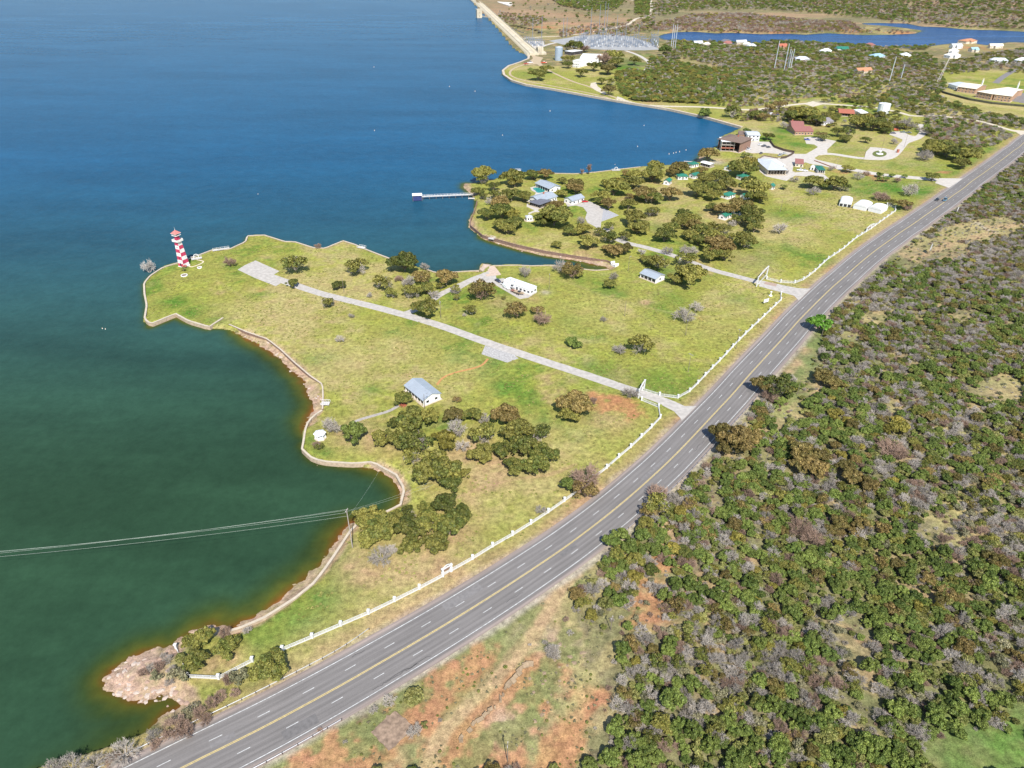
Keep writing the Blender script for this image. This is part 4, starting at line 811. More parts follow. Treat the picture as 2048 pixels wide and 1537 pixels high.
grove('on the bank between the lake and the guardrail', 'on the guardrail bank', [(BB,350,1452,56),(X,305,1470,34),(BB,372,1462,30),(BB,310,1486,26),(X,246,1503,58),(BB,225,1515,34),(X,186,1524,44),(X,140,1530,56),(X,105,1534,36),(BB,400,1426,34),(BB,425,1405,30),(S_,380,1420,26),(BB,440,1390,26),(BB,412,1440,22),(BB,470,1385,22)], big=1.2)
# lighthouse headland and long lawn
grove('on the lawn near the lighthouse drive', 'along the lighthouse drive', [(BB,459,524,29),(T_,590,527,56),(O,584,566,27),(T_,714,531,50),(O,678,569,28),(T_,654,604,32),(X,702,631,17),(X,679,677,24),(X,739,590,18),(T_,912,578,24)])
tree('barewhite', 295,529,34, 'bare white tree on the water edge left of the lighthouse', hs=1.6)
tree(BB, 636,491,18, 'small brown bush on the north wall of the headland')
grove('in the drive thicket', 'of the drive thicket', cv(740,480,.17578,[(O,390,250,300),(X,620,300,130),(T_,150,480,230),(T_,240,600,150),(BB,330,430,120),(X,440,470,210),(BW,600,430,210),(T_,470,590,200),(O,640,540,190),(Q,870,430,240),(T_,800,520,110),(X,720,610,150),(O,640,770,270),(X,970,570,130),(T_,990,660,90)]), big=1.1)
grove('around the white boathouse shed', 'around the shed', cv(740,480,.17578,[(BW,1260,590,310),(BB,1310,540,180),(X,1760,360,190),(T_,1150,800,170),(X,1075,850,70),(BW,1660,790,270),(BB,1960,880,240),(BW,1900,800,150),(T_,1520,660,60)]))
grove('between the inlet and the shed', 'on the inlet bank', cv(900,300,.293,[(X,760,790,140),(BW,830,830,150),(O,870,850,80),(X,1120,860,85),(O,1090,915,90)]))
tree(J,1143,682,26,'left lobe of the rounded juniper pair in the middle lawn'); tree(J,1154,690,22,'right lobe of the rounded juniper pair in the middle lawn')
tree(T_,1283,690,52,'grey-green sprawling tree with long low limbs near the drive'); tree(X,1240,690,46,'low leafless limbs spreading left of the sprawling tree', hs=.45); tree(X,1207,637,19,'small upright leafless tree in the middle lawn')
tree(X,1371,627,52,'dense leafless grey tree behind the fourth lamp pole'); tree(X,1395,612,34,'leafless grey tree leaning right beside the dense grey one')
grove('behind the small white pavilion', 'behind the small pavilion', [(O,1382,549,64),(O,1350,556,34),(T_,1372,520,46),(T_,1319,524,50),(O,1292,516,26),(X,1380,503,40),(X,1335,500,28),('scrub',1300,524,22)])
tree('barewhite',1283,503,22,'slim tree with a forked white trunk beside the park lane')
# clubhouse woods
grove('in the woods around the clubhouse', 'around the clubhouse', cv(1040,320,.1465,[(O,470,730,400),(Q,480,640,200),(O,330,820,200),(Q,740,320,220),(Q,760,390,180),(O,580,285,110),(O,565,450,150),(O,190,200,150),(Q,340,190,180),(O,1290,360,300),(G_,1330,290,180),(O,1170,320,120),(O,1110,490,210),(Q,1210,600,180),(O,1080,560,120),(O,1480,600,180),(BW,1500,500,120),(Q,1700,440,230),(O,1800,500,230),(O,1560,200,200),(Q,1470,180,150),(O,1560,300,230),(O,1810,180,270),(T_,1850,90,200),(O,1560,780,270),(O,1640,900,250),(Q,1600,950,150),(T_,1820,700,150),(T_,1230,900,140),(O,670,980,150),(O,680,920,110),(G_,860,940,190),(O,930,1100,240),(T_,1080,980,150),(T_,1230,1050,230),(Q,1300,1230,220),(Q,1430,1200,200),(Q,1180,1200,120),(O,510,1150,130),(X,830,830,140),(T_,1440,1040,160)]), big=1.2)
grove('on the point by the long pier', 'on the pier point', cv(820,320,.1465,[(O,1000,190,260),(T_,1000,260,170),(O,1410,240,260),(G_,1440,300,170),(O,1660,200,170),(O,930,410,150),(T_,1140,350,170),(X,1090,560,130),(T_,1180,470,170),(O,1390,470,220),(O,1560,500,180),(Q,1230,570,220),(O,1050,740,200),(O,1260,700,260),(G_,1380,760,220),(O,1430,850,230),(O,1250,880,200),(O,1350,940,190),(T_,1000,490,120)]), big=1.2)
grove('in the woods among the green roofed cabins', 'among the cabins', cv(1280,300,.1465,[(O,180,300,230),(T_,250,230,150),(Q,540,240,220),(Q,450,300,150),(Q,850,280,120),(G_,740,310,100),(O,900,380,210),(T_,1080,350,220),(O,1180,450,220),(O,780,540,230),(O,950,500,230),(O,1000,610,180),(T_,1100,520,130),(O,1420,230,300),(G_,1500,180,180),(O,1580,500,320),(O,1500,430,180),(O,1650,640,180),(O,1560,620,170),(Q,420,590,240),(Q,80,580,270),(T_,120,640,190),(O,1000,770,150),(Q,1150,800,220),(Q,1380,760,280),(O,1500,850,250),(O,1560,970,230),(O,1560,1060,170),(T_,1330,950,160),(X,1270,1000,110),(O,1440,1230,250),(T_,1380,1150,110),(O,680,930,220),(O,560,980,200),(Q,720,1010,200),(O,410,1060,190),(O,340,1160,230),(O,690,1150,180),(O,830,1090,190),(O,800,1230,190),(T_,1000,1050,160),(T_,1130,1080,190),(O,1020,1180,220),(Q,1060,1310,330),(O,980,1420,230),(O,1170,1430,200),(BW,1120,1400,160),(T_,170,840,170),(X,1920,1070,190),(T_,1250,1180,110),(X,640,1350,180),(O,600,850,150)]), big=1.25)
tree(T_,1490,486,40,'dark olive bush-like oak south of the last green cabin')
grove('around the village lanes', 'around the village lanes', cv(1400,170,.1465,[(Q,110,940,230),(J,640,630,80),(O,930,700,120),(X,1150,540,130),(O,1230,420,180),(G_,1330,360,200),(O,1480,400,220),(O,1600,480,170),(T_,1700,420,140),(O,760,400,150),(BW,870,430,140),(T_,680,420,100),(T_,450,370,180),(J,80,360,160),(O,1550,1320,220),(X,1560,1430,170),(O,1680,1340,170),(O,1850,1330,230),(T_,1960,1380,150),(BW,1650,680,120),(O,1990,720,130),(T_,1880,640,150),(X,1170,1170,100),(X,1290,1280,110),(U,1140,1390,80),(X,700,1000,80),(U,640,960,100),(U,590,1080,90),(U,1700,720,110),(BW,950,320,130),(BW,1080,280,150)]), big=1.25)
grove('on the lawns beside the loop drive', 'by the loop drive', cv(1600,170,.1465,[(O,800,500,220),(G_,900,470,190),(O,1000,530,210),(O,1090,500,170),(O,1180,560,180),(T_,1100,410,130),(O,1160,620,110),(T_,660,640,180),(O,620,740,110),(O,905,740,110),(X,1290,760,110),(X,1450,510,200),(T_,1350,560,130),(O,650,1140,130),(X,800,1240,130),(J,1090,1230,80),(J,1080,1290,60),(J,1260,1235,65),(J,1430,1245,62),(BB,1340,1290,100),(J,1175,1290,75),(O,1810,1240,150),(BB,910,1200,90),(X,440,1130,100),(O,1790,890,180),(O,1900,860,220),(O,2030,900,200),(O,1990,800,170),(X,1700,960,170),(X,1520,1420,220),(BB,1100,1490,190),(BB,1180,1540,120),(T_,1750,620,150),(X,1650,600,110)]), big=1.25)
grove('on the verge northwest of the highway bend', 'on the highway verge', cv(1700,260,.17,[(O,1000,180,190),(O,1130,210,200),(O,1260,270,210),(O,1400,310,210),(O,1480,250,150),(X,900,290,150),(O,1330,380,170),(Q,640,870,150),(BB,690,900,110),(T_,500,850,90)]), big=1.2)
tree('tallbare',1178,341,16,'tall thin leafless tree on the north shore, right of the pair'); tree('tallbare',1164,345,10,'shorter thin leafless tree on the north shore, left of the pair')
grove('on the grassy knoll beside the dam', 'on the dam knoll', cv(940,0,.1465,[(O,930,1010,200),(O,1040,930,150),(J,820,970,75),(O,1340,800,150),(O,1340,880,120),(O,1520,990,140),(O,1690,900,160),(BB,1830,780,220),(O,1960,760,200),(Q,1890,940,180),(O,1800,1100,120),(T_,1930,1110,130),(BW,1900,1220,180),(O,1430,620,200),(BB,1560,640,160),(T_,1330,640,130),(O,1980,850,150)]), big=1.2)
grove('beside the knoll service road', 'by the knoll road', cv(1200,0,.1465,[(O,250,760,150),(O,240,850,180),(X,120,730,200),(Q,110,940,190),(O,470,830,170),(J,890,700,160),(T_,1050,760,130),(X,930,790,100)]))
# highway east verge: the big individual crowns
E1 = [(BB,1315,985,52),(T_,1318,1010,60),(BW,1300,1020,40),(Q,1445,868,58),(Q,1478,880,72),(Q,1455,895,50),(Q,1500,872,46),(Q,1525,770,50),(T_,1552,775,62),(BB,1540,790,40),(Q,1648,750,46),(Q,1665,765,40),(B_,1641,648,42),(J,1222,1085,34),(J,1240,1070,34),(J,1258,1095,36),(J,1285,1075,34),(O,1270,1120,38),(O,1232,1110,34),(X,1185,1180,44),(X,1205,1165,34),(O,1160,1205,30),(U,1215,1210,34),(Q,1605,905,62),(Q,1628,935,60),(Q,1600,930,44),(Q,1640,912,40),(G_,1673,828,34),(G_,1797,853,40),(G_,1780,862,30),(Q,1705,955,44),(Q,1735,970,44),(Q,1690,935,36),(BB,1782,893,60),(BB,1800,905,44),(BB,1600,1055,56),(BB,1628,1075,52),(Q,1680,1045,40),(Q,1722,1048,40),(Q,1660,1060,30),(J,1345,1405,54),(J,1257,1255,22),(X,1105,1300,38),(X,1090,1285,18),(X,620,1390,1)]
grove('on the east verge of the highway', 'on the east verge', [e for e in E1[:22] if e[3] > 2])
grove('standing tall in the east scrub', 'standing out of the scrub', [e for e in E1[22:] if e[3] > 2])
grove('in the orange dirt below the highway', 'in the orange dirt', [(X,778,1400,34),(X,748,1420,24),(X,830,1462,40),(U,826,1398,46),(X,1105,1302,44),(X,1140,1265,16),(X,690,1483,12),(U,1010,1335,10),(BB,1132,1238,16),(X,1060,1290,10),(U,850,1450,14),(BB,640,1460,14),(X,880,1440,12)])

# ---------------------------------------------------------------- the scrub woods: nearest trees one by one, the rest as a mass
TP = np.array(TREEPTS)
EAST = [(700,1560),(1180,1537),(1190,1430),(1215,1320),(1185,1250),(1150,1230),(1145,1190),(1200,1120),(1215,1060),(1290,1030),(1340,960),(1420,880),(1500,800),(1560,740),(1600,770),(1640,700),(1660,640),(1700,590),(1760,530),(1800,500),(1850,450),(1900,415),(1960,370),(2010,330),(2048,310),(2400,250),(2400,1900),(900,1900)]
CLEAR = [(1880,500,60,28),(1940,468,60,22),(1990,455,60,18),(1820,520,40,20),(1870,1060,40,18),(1980,1520,110,60),(2060,1440,60,30),(1560,840,16,30),(1530,920,12,18),(1430,1000,14,26),(1290,1230,30,40),(1230,1260,40,40),(1330,1150,16,24),(1620,760,26,40),(1590,820,20,30),(1750,640,30,16),(1700,680,22,16),(2000,780,50,30),(1200,1330,40,60),(1180,1450,50,80)]
def cand(poly, n, dmin, seed, zone):
    r = np.random.default_rng(seed); P = [at(max(min(a,3000),-500), b)[:2] for a, b in poly]
    xs = [p[0] for p in P]; ys = [p[1] for p in P]; out = []; cell = {}
    X = r.uniform(min(xs), max(xs), n); Y = r.uniform(min(ys), max(ys), n)
    k = inpoly(X, Y, P); X, Y = X[k], Y[k]
    dr = distline(X, Y, [tuple(p) for p in RS[::4]]) > 12.5; X, Y = X[dr], Y[dr]
    for x, y in zip(X, Y):
        c = (int(x//dmin), int(y//dmin)); ok = True
        for i in (-1,0,1):
            for j in (-1,0,1):
                for (a, b) in cell.get((c[0]+i, c[1]+j), ()):
                    if (a-x)**2+(b-y)**2 < dmin*dmin: ok = False
        if ok: cell.setdefault(c, []).append((x, y)); out.append((x, y))
    return np.array(out)
pts = cand(EAST, 230000, 1.62, 5, 'east')
px_, py_ = topx(pts[:,0], pts[:,1]); keep = np.ones(len(pts), bool)
for a, b, rx, ry in CLEAR: keep &= ((px_-a)/rx)**2+((py_-b)/ry)**2 > 1+.35*vnoise(pts[:,0], pts[:,1], 6, 9)
near_t = ((pts[:,None,0]-TP[None,:,0])**2+(pts[:,None,1]-TP[None,:,1])**2 < (TP[None,:,2]*.75)**2).any(1) if len(pts) else None
keep &= ~near_t
pts = pts[keep]; px_, py_ = px_[keep], py_[keep]
dens = vnoise(pts[:,0], pts[:,1], 24, 61)*.5+vnoise(pts[:,0], pts[:,1], 9, 62)*.5
# thinner, greyer and lower scrub along the upper half, denser juniper lower down
green = sstep(560, 800, py_)*.35+.36+.55*vnoise(pts[:,0], pts[:,1], 30, 63)+.3*vnoise(pts[:,0], pts[:,1], 10, 64)
green += .3*np.exp(-(((px_-1850)/170)**2+((py_-640)/70)**2))-.35*sstep(1780, 2000, px_)*sstep(930, 1050, py_)-.45*np.exp(-(((px_-1680)/140)**2+((py_-560)/60)**2))
rs = np.random.default_rng(99); u = rs.uniform(size=len(pts))
keep = dens+u*.9 > -.12
pts, px_, py_, green, u = pts[keep], px_[keep], py_[keep], green[keep], rs.uniform(size=keep.sum())
kinds = []
for g, v, v2 in zip(green, u, rs.uniform(size=len(u))):
    if v < g*.66: kinds.append('juniper' if v2 < .72 else 'scrub')
    elif v < .92: kinds.append('bare' if v2 < .52 else 'barebrown' if v2 < .68 else 'sage' if v2 < .84 else 'thin')
    else: kinds.append('rust' if v2 < .25 else 'gold' if v2 < .45 else 'thinrust' if v2 < .75 else 'oak')
RZ = dict(juniper=(1.4,2.9), scrub=(1.1,2.3), bare=(1.7,3.3), barebrown=(1.5,2.9), sage=(1.1,2.2), thin=(1.5,3.0), rust=(1.8,3.6), gold=(1.4,2.7), thinrust=(1.7,3.3), oak=(1.8,3.5))
allr = np.array([rs.uniform(*RZ[k]) for k in kinds])
inview = (px_ > -30) & (px_ < 2090) & (py_ > 0) & (py_ < 1600)
scr = allr*FPX/np.hypot(pts[:,1], CAMH)*inview
def zone(px, py):
    if py > 1250: return 'in the lower scrub, right of the dirt track' if px < 1600 else 'in the bottom right scrub by the grassy corner'
    if py > 950: return 'in the dense scrub right of the road shadows' if px < 1600 else 'in the thick scrub at the right edge'
    if py > 700: return 'in the scrub beside the highway bend' if px < 1700 else 'in the mid scrub at the right edge'
    return 'in the upper scrub beyond the lone bright green tree' if py > 520 else 'in the scrub by the far highway stretch'
LIM = dict(juniper=210, scrub=85, bare=170, barebrown=75, sage=60, thin=40, rust=45, gold=30, thinrust=40, oak=30)
order = np.argsort(-scr); cnt = {}; rest = []
for i in order:
    k = kinds[i]; c = cnt.get(k, 0)
    if inview[i] and c < LIM[k]:
        cnt[k] = c+1; z_ = zone(px_[i], py_[i]); f_ = (allr[i]-RZ[k][0])/(RZ[k][1]-RZ[k][0]); sz_ = 'small' if f_ < .34 else 'middle-sized' if f_ < .67 else 'big'
        put_tree(k, pts[i,0], pts[i,1], allr[i], sz_+' '+LOOK[k]+' '+z_, sz_+' '+k+' trees '+z_, hs=trr.uniform(.75,1.35) if k not in ('bare','barebrown') else trr.uniform(.95,1.3))
    else: rest.append(i)
REST = [(pts[i,0], pts[i,1], allr[i], kinds[i]) for i in rest]

# wooded ground beyond the park, up to the far hills
FARZ = [ ([(1300,10),(1500,-12),(1800,5),(1830,45),(1560,22),(1400,20),(1310,34)], 10, (3.2,5.8), dict(bare=.3,juniper=.3,oak=.4), .75),
 ([(1060,-5),(1300,5),(1300,70),(1120,66),(1060,50),(1000,20)], 26, (2.8,5), dict(juniper=.5,oak=.3,bare=.2), .5),
 # polygon (photo), tries, spacing m, radius range, weights
 (crop(1200,0,.1465,[(220,1000),(420,960),(620,1000),(700,800),(900,830),(1500,950),(2048,960),(2048,1300),(1700,1400),(1400,1430),(900,1400),(500,1390),(330,1330),(220,1150)]), 4.2, (2.6,4.6), dict(oak=.42,juniper=.2,gold=.1,bare=.14,rust=.08,thin=.06), .9),
 ([(1300,125),(1360,90),(1480,95),(1560,100),(1700,120),(1780,130),(1880,140),(1890,180),(1860,205),(1760,200),(1640,195),(1560,200),(1470,205),(1480,145),(1380,120)], 4.6, (2.2,4.4), dict(juniper=.25,oak=.22,bare=.26,barebrown=.1,thin=.12,gold=.05), .92),
 ([(1320,100),(1340,82),(1420,86),(1500,88),(1650,92),(1750,100),(1860,112),(1880,140),(1800,135),(1700,122),(1500,108),(1400,105)], 5.2, (2.6,4.8), dict(juniper=.3,oak=.25,bare=.2,thin=.15,gold=.1), .85),
 ([(1880,130),(1960,110),(2048,100),(2200,90),(2200,150),(2048,150),(1990,140),(1900,150)], 5.8, (2.8,5), dict(juniper=.25,oak=.25,bare=.3,barebrown=.1,thin=.1), .8),
 ([(1640,205),(1760,198),(1800,178),(1850,182),(1900,205),(1960,225),(2048,240),(2048,262),(1960,243),(1900,236),(1840,232),(1780,215),(1700,207)], 4.6, (2.2,4.4), dict(juniper=.3,oak=.24,bare=.26,thin=.1,gold=.1), .9),
 ([(1850,235),(1940,243),(2005,262),(2020,275),(1990,292),(1950,300),(1880,290),(1852,272)], 4.4, (2.2,4.2), dict(oak=.25,bare=.34,barebrown=.14,juniper=.12,thin=.15), .92),
 ([(1400,205),(1480,205),(1580,200),(1600,206),(1540,212),(1480,215),(1410,212)], 5, (2,3.6), dict(bare=.4,barebrown=.2,oak=.2,juniper=.2), .8),
 ([(1460,228),(1520,222),(1560,222),(1560,245),(1500,245),(1465,240)], 5.5, (2,3.6), dict(bare=.35,barebrown=.25,oak=.2,thin=.2), .6),
 ([(1600,218),(1740,214),(1790,226),(1830,240),(1840,262),(1800,262),(1780,250),(1700,232),(1620,228)], 6, (2.2,4), dict(bare=.25,oak=.4,gold=.15,thin=.2), .55),
 ([(1310,62),(1280,40),(1310,20),(1420,12),(1560,14),(1700,22),(1780,45),(1850,50),(1950,58),(2200,60),(2200,-8),(1900,-12),(1750,-14),(1600,-14),(1320,-14),(1308,30)], 9.5, (3.2,6.2), dict(bare=.32,barebrown=.22,oak=.2,juniper=.2,gold=.06), .85),
 ([(1310,62),(1300,50),(1380,30),(1500,28),(1600,40),(1700,45),(1720,60),(1560,66),(1480,66),(1350,62)], 6.5, (3,5.4), dict(bare=.3,barebrown=.45,gold=.1,oak=.15), .9),
 ([(1560,66),(1690,58),(1800,62),(1835,68),(1700,67)], 8, (2.5,4.5), dict(barebrown=.5,bare=.3,oak=.2), .5),
 ([(1900,20),(1700,-10),(1400,-30),(1000,-30),(1000,-45),(2300,-45),(2300,60),(2048,45)], 26, (4,8), dict(oak=.5,juniper=.5), .6),
 ([(1080,-8),(1180,0),(1250,5),(1230,22),(1180,24),(1120,14)], 7.5, (3.2,5.8), dict(oak=.45,juniper=.35,bare=.2), .9),
 ([(1000,25),(1040,30),(1090,36),(1080,52),(1030,55),(1010,48),(995,35)], 8, (2.6,5), dict(barebrown=.4,bare=.25,oak=.2,gold=.15), .75),
 ([(1120,62),(1180,52),(1280,45),(1300,52),(1290,62),(1240,74),(1180,72),(1120,75)], 8.5, (2.6,5), dict(barebrown=.5,bare=.3,oak=.2), .75),
 ([(1270,0),(1300,0),(1295,30),(1270,30)], 9, (4,6.5), dict(juniper=.6,oak=.4), .8),
 ([(1420,84),(1600,90),(1750,100),(1850,100),(1880,85),(1750,82),(1600,80),(1420,80)], 6, (2.8,5), dict(oak=.35,juniper=.2,bare=.45), .8),
]
for zi, (poly, dm_, rr_, wts, dn) in enumerate(FARZ[2:]+FARZ[:2]+[([(1560,224),(1600,219),(1665,222),(1690,246),(1655,258),(1610,246),(1565,240)], 5.5, (2.6,4.4), dict(oak=.5,thin=.2,bare=.2,rust=.1), .7), ([(1700,236),(1790,238),(1806,258),(1750,260),(1705,252)], 5.5, (2.6,4.4), dict(oak=.5,gold=.15,bare=.25,rust=.1), .7), ([(1500,222),(1560,219),(1590,219),(1560,228),(1510,232)], 5, (2,3.6), dict(bare=.4,barebrown=.2,oak=.4), .7)]):
    q = cand(poly, 30000 if zi < 9 else 40000, dm_, 300+zi, '')
    if not len(q): continue
    r = np.random.default_rng(700+zi); ks = list(wts); pw = np.array([wts[k] for k in ks]); pw /= pw.sum()
    rv = r.uniform(size=len(q)) < dn*(1+.5*vnoise(q[:,0], q[:,1], 40, 900+zi)); q = q[rv]
    rdv = ~inpoly(q[:,0], q[:,1], RIVERW) & inpoly(q[:,0], q[:,1], LANDP) & ~inpoly(q[:,0], q[:,1], PONDW); q = q[rdv]
    tone = vnoise(q[:,0], q[:,1], 35, 950+zi)
    for (x, y), t in zip(q, tone):
        k = ks[int(np.searchsorted(np.cumsum(pw), np.clip(r.uniform()*.7+.15+.22*t, 0, .999)))]
        REST.append((x, y, r.uniform(*rr_), k))
# ---------------------------------------------------------------- instanced masses (woods too many to count, undergrowth)
def mass(name, label, rows, protos, cat):
    """rows: (x,y,z,scale,index). one object; geometry nodes put the prototype meshes on its points"""
    A = np.array(rows); me = bpy.data.meshes.new(name); me.vertices.add(len(A)); me.vertices.foreach_set('co', A[:, :3].astype(np.float32).ravel())
    a = me.attributes.new('sz', 'FLOAT', 'POINT'); a.data.foreach_set('value', A[:,3].astype(np.float32))
    a = me.attributes.new('ix', 'INT', 'POINT'); a.data.foreach_set('value', A[:,4].astype(np.int32))
    a = me.attributes.new('rt', 'FLOAT', 'POINT'); a.data.foreach_set('value', np.random.default_rng(len(A)).uniform(0, 6.28, len(A)).astype(np.float32))
    o = bpy.data.objects.new(name, me); COL.objects.link(o); tag(o, label, cat, None, 'stuff')
    pc = bpy.data.collections.new(name+' sources')
    for i, ms in enumerate(protos):
        bm_ = bmesh.new(); mats_ = []
        for m_ in ms:
            off = len(mats_); n0 = len(bm_.faces); bm_.from_mesh(m_); bm_.faces.ensure_lookup_table()
            for f in bm_.faces[n0:]: f.material_index += off
            mats_ += list(m_.materials)
        jm = bpy.data.meshes.new('src'); bm_.to_mesh(jm); bm_.free()
        for m_ in mats_: jm.materials.append(m_)
        po = bpy.data.objects.new('%s source %03d' % (name, i), jm); pc.objects.link(po)
    g = bpy.data.node_groups.new(name, 'GeometryNodeTree'); g.interface.new_socket('Geometry', in_out='INPUT', socket_type='NodeSocketGeometry'); g.interface.new_socket('Geometry', in_out='OUTPUT', socket_type='NodeSocketGeometry')
    N, L = g.nodes, g.links; gi = N.new('NodeGroupInput'); go = N.new('NodeGroupOutput'); ip = N.new('GeometryNodeInstanceOnPoints'); ci = N.new('GeometryNodeCollectionInfo')
    ci.inputs['Collection'].default_value = pc; ci.inputs['Separate Children'].default_value = True; ci.inputs['Reset Children'].default_value = True
    def att(n_, t):
        q = N.new('GeometryNodeInputNamedAttribute'); q.data_type = t; q.inputs[0].default_value = n_; return q.outputs[0]
    L.new(gi.outputs[0], ip.inputs['Points']); L.new(ci.outputs[0], ip.inputs['Instance']); ip.inputs['Pick Instance'].default_value = True
    L.new(att('ix', 'INT'), ip.inputs['Instance Index']); cx_ = N.new('ShaderNodeCombineXYZ'); L.new(att('rt', 'FLOAT'), cx_.inputs[2]); L.new(cx_.outputs[0], ip.inputs['Rotation'])
    cs = N.new('ShaderNodeCombineXYZ'); s_ = att('sz', 'FLOAT')
    for i in range(3): L.new(s_, cs.inputs[i])
    L.new(cs.outputs[0], ip.inputs['Scale']); L.new(ip.outputs[0], go.inputs[0])
    md = o.modifiers.new('scatter', 'NODES'); md.node_group = g; return o
PK = []; PI = {}
for k in ('oak','rust','juniper','gold','scrub','sage','thin','thinrust','bare','barebrown'):
    PI[k] = [len(PK)+i for i in range(min(3, len(KIT[k])))]
    PK += [KIT[k][i] for i in range(min(3, len(KIT[k])))]
rows_e, rows_f = [], []; rz = random.Random(5)
for x, y, R, k in REST:
    row = (x, y, hgt(x, y)-.05, R/RADK[k], rz.choice(PI[k])); (rows_e if 0 < y < 560 and x > 0 and side[np.clip(np.searchsorted(YV, y)-1, 0, len(YV)-2), np.clip(np.searchsorted(UV, x/(y+80))-1, 0, NU-2)] else rows_f).append(row)
mass('scrub_woods', 'remaining mixed green and grey scrub woods east of the highway', rows_e, PK, 'woods')
mass('distant_woods', 'distant mixed woods around the houses and the river', rows_f, PK, 'woods')
# undergrowth: low tufts and brush between the trees of the scrub side
r = np.random.default_rng(31); q = cand(EAST, 60000, 1.3, 77, ''); pqx, pqy = topx(q[:,0], q[:,1])
ok = (pqy > 350) & (pqx < 2150) & (pqy < 1700)
cl_ = ((pqx-1980)/110)**2+((pqy-1520)/60)**2 > 1
q = q[ok & cl_]
und = [(x, y, hgt(x, y)-.03, r.uniform(.4, 1.3), PI[['scrub','sage','bare','bare','barebrown'][int(r.integers(0, 5))]][0]) for x, y in q if r.uniform() < .8]
# orange dirt side strip gets sparse tufts
q = cand([(450,1560),(700,1420),(900,1310),(1080,1200),(1180,1150),(1200,1300),(1190,1560)], 9000, 1.2, 78, '')
qk = fbm(q[:,0], q[:,1], 9, 55) > -.08; q = q[qk]
und += [(x, y, hgt(x, y)-.03, r.uniform(.12, .55), PI[['scrub','sage','sage'][int(r.integers(0, 3))]][0]) for x, y in q if r.uniform() < .6]
mass('undergrowth', 'low brush and tufts between the scrub trees', und, PK, 'undergrowth')

# coarse grass clumps in the unmown parts of the lawns
LEAF['tuft'] = leafmat('grass_clumps', (.20,.22,.05), (.34,.31,.11), .25, .1)
tk = [crown_mesh('tuft', 900+i, 'tuft', nclump=7, nleaf=90, leaf=.16, flat=.2, clr=.4, zc=.12)[0] for i in range(3)]
PARKP = [(300,560),(400,520),(500,490),(600,495),(700,495),(800,540),(980,570),(1200,560),(1500,420),(1750,360),(1850,360),(1700,480),(1600,570),(1500,690),(1400,780),(1300,900),(1100,1040),(900,1160),(700,1260),(560,1310),(540,1250),(640,1160),(700,1070),(800,1030),(800,960),(700,920),(620,900),(640,800),(560,700),(460,660),(300,640)]
q = cand(PARKP, 60000, 1.2, 171, ''); k = fbm(q[:,0], q[:,1], 12, 91)+.5*fbm(q[:,0], q[:,1], 3, 92) > .02; q = q[k]
for P_ in SLABS: q = q[~inpoly(q[:,0], q[:,1], P_)]
mass('grass_clumps', 'coarse pale grass clumps in the park lawns', [(x, y, hgt(x, y)-.03, rz.uniform(.2, .75), rz.randrange(3)) for x, y in q], [(m_,) for m_ in tk], 'grass')
# ---------------------------------------------------------------- buildings
METAL = mat('grey_metal_roof', (.40,.44,.48), .45, .06, .4, .5, .3); METALW = mat('white_metal_roof', (.72,.72,.71), .5, .06, .4, .4); METALP = mat('pale_metal_roof', (.55,.57,.59), .5, .06, .4, .4, .2)
WALLW = mat('white_wall', (.74,.73,.70), .8, .07, .8); WALLC = mat('cream_wall', (.62,.54,.42), .85, .1, .8); BRICK = mat('tan_brick', (.40,.25,.16), .9, .2, 2.5); REDB = mat('red_brick', (.36,.13,.085), .9, .25, 2)
DARK = mat('dark_glass', (.03,.035,.045), .15, .1, 1, .6); SHADE = mat('dark_interior', (.05,.045,.045), .9, .2, 1); GREENR = mat('green_metal_roof', (.025,.155,.105), .5, .12, .5, .4, objvar=.15)
BROWNR = mat('brown_shingle_roof', (.17,.12,.095), .9, .2, 1.2); REDR = mat('red_tile_roof', (.36,.12,.075), .85, .2, 1.2); MAROON = mat('maroon_roof', (.27,.115,.10), .85, .15, 1.2); ORNR = mat('orange_tile_roof', (.42,.20,.11), .85, .15, 1); SLATE = mat('slate_roof', (.12,.125,.15), .8, .15, 1); TEALR = mat('light_blue_metal_roof', (.28,.42,.48), .5, .08, .5, .4); CREAMR = mat('cream_roof', (.68,.62,.50), .8, .08, .4)
WOOD = mat('grey_wood', (.30,.27,.24), .9, .2, 2); TRIM = mat('white_trim', (.8,.8,.78), .6, .04, 1); CHIM = REDB
def seams(b, x0, x1, y0, y1, z0, h, m, step=1.1):
    """standing seams of a metal roof"""
    ym = (y0+y1)/2; x = x0+step
    while x < x1-.3:
        for ya, yb in ((y0, ym), (y1, ym)):
            b.add([(x-.035, ya, z0+.045), (x+.035, ya, z0+.045), (x+.035, yb, z0+h+.045), (x-.035, yb, z0+h+.045)], [(0,1,2,3)] if ya < yb else [(3,2,1,0)], m)
        x += step
def frame_of(A, B, C_, zw):
    a, b, c = at(*A, zw), at(*B, zw), at(*C_, zw); d = (b-a).to_2d(); L_ = d.length; d /= L_; n = Vector((-d.y, d.x)); wv = (c-a).to_2d().dot(n)
    if wv < 0: a, b = b, a; d = -d; n = -n; wv = -wv
    g = hgt(a.x, a.y); return Matrix.Translation((a.x, a.y, g)) @ Matrix.Rotation(math.atan2(d.y, d.x), 4, 'Z'), L_, wv
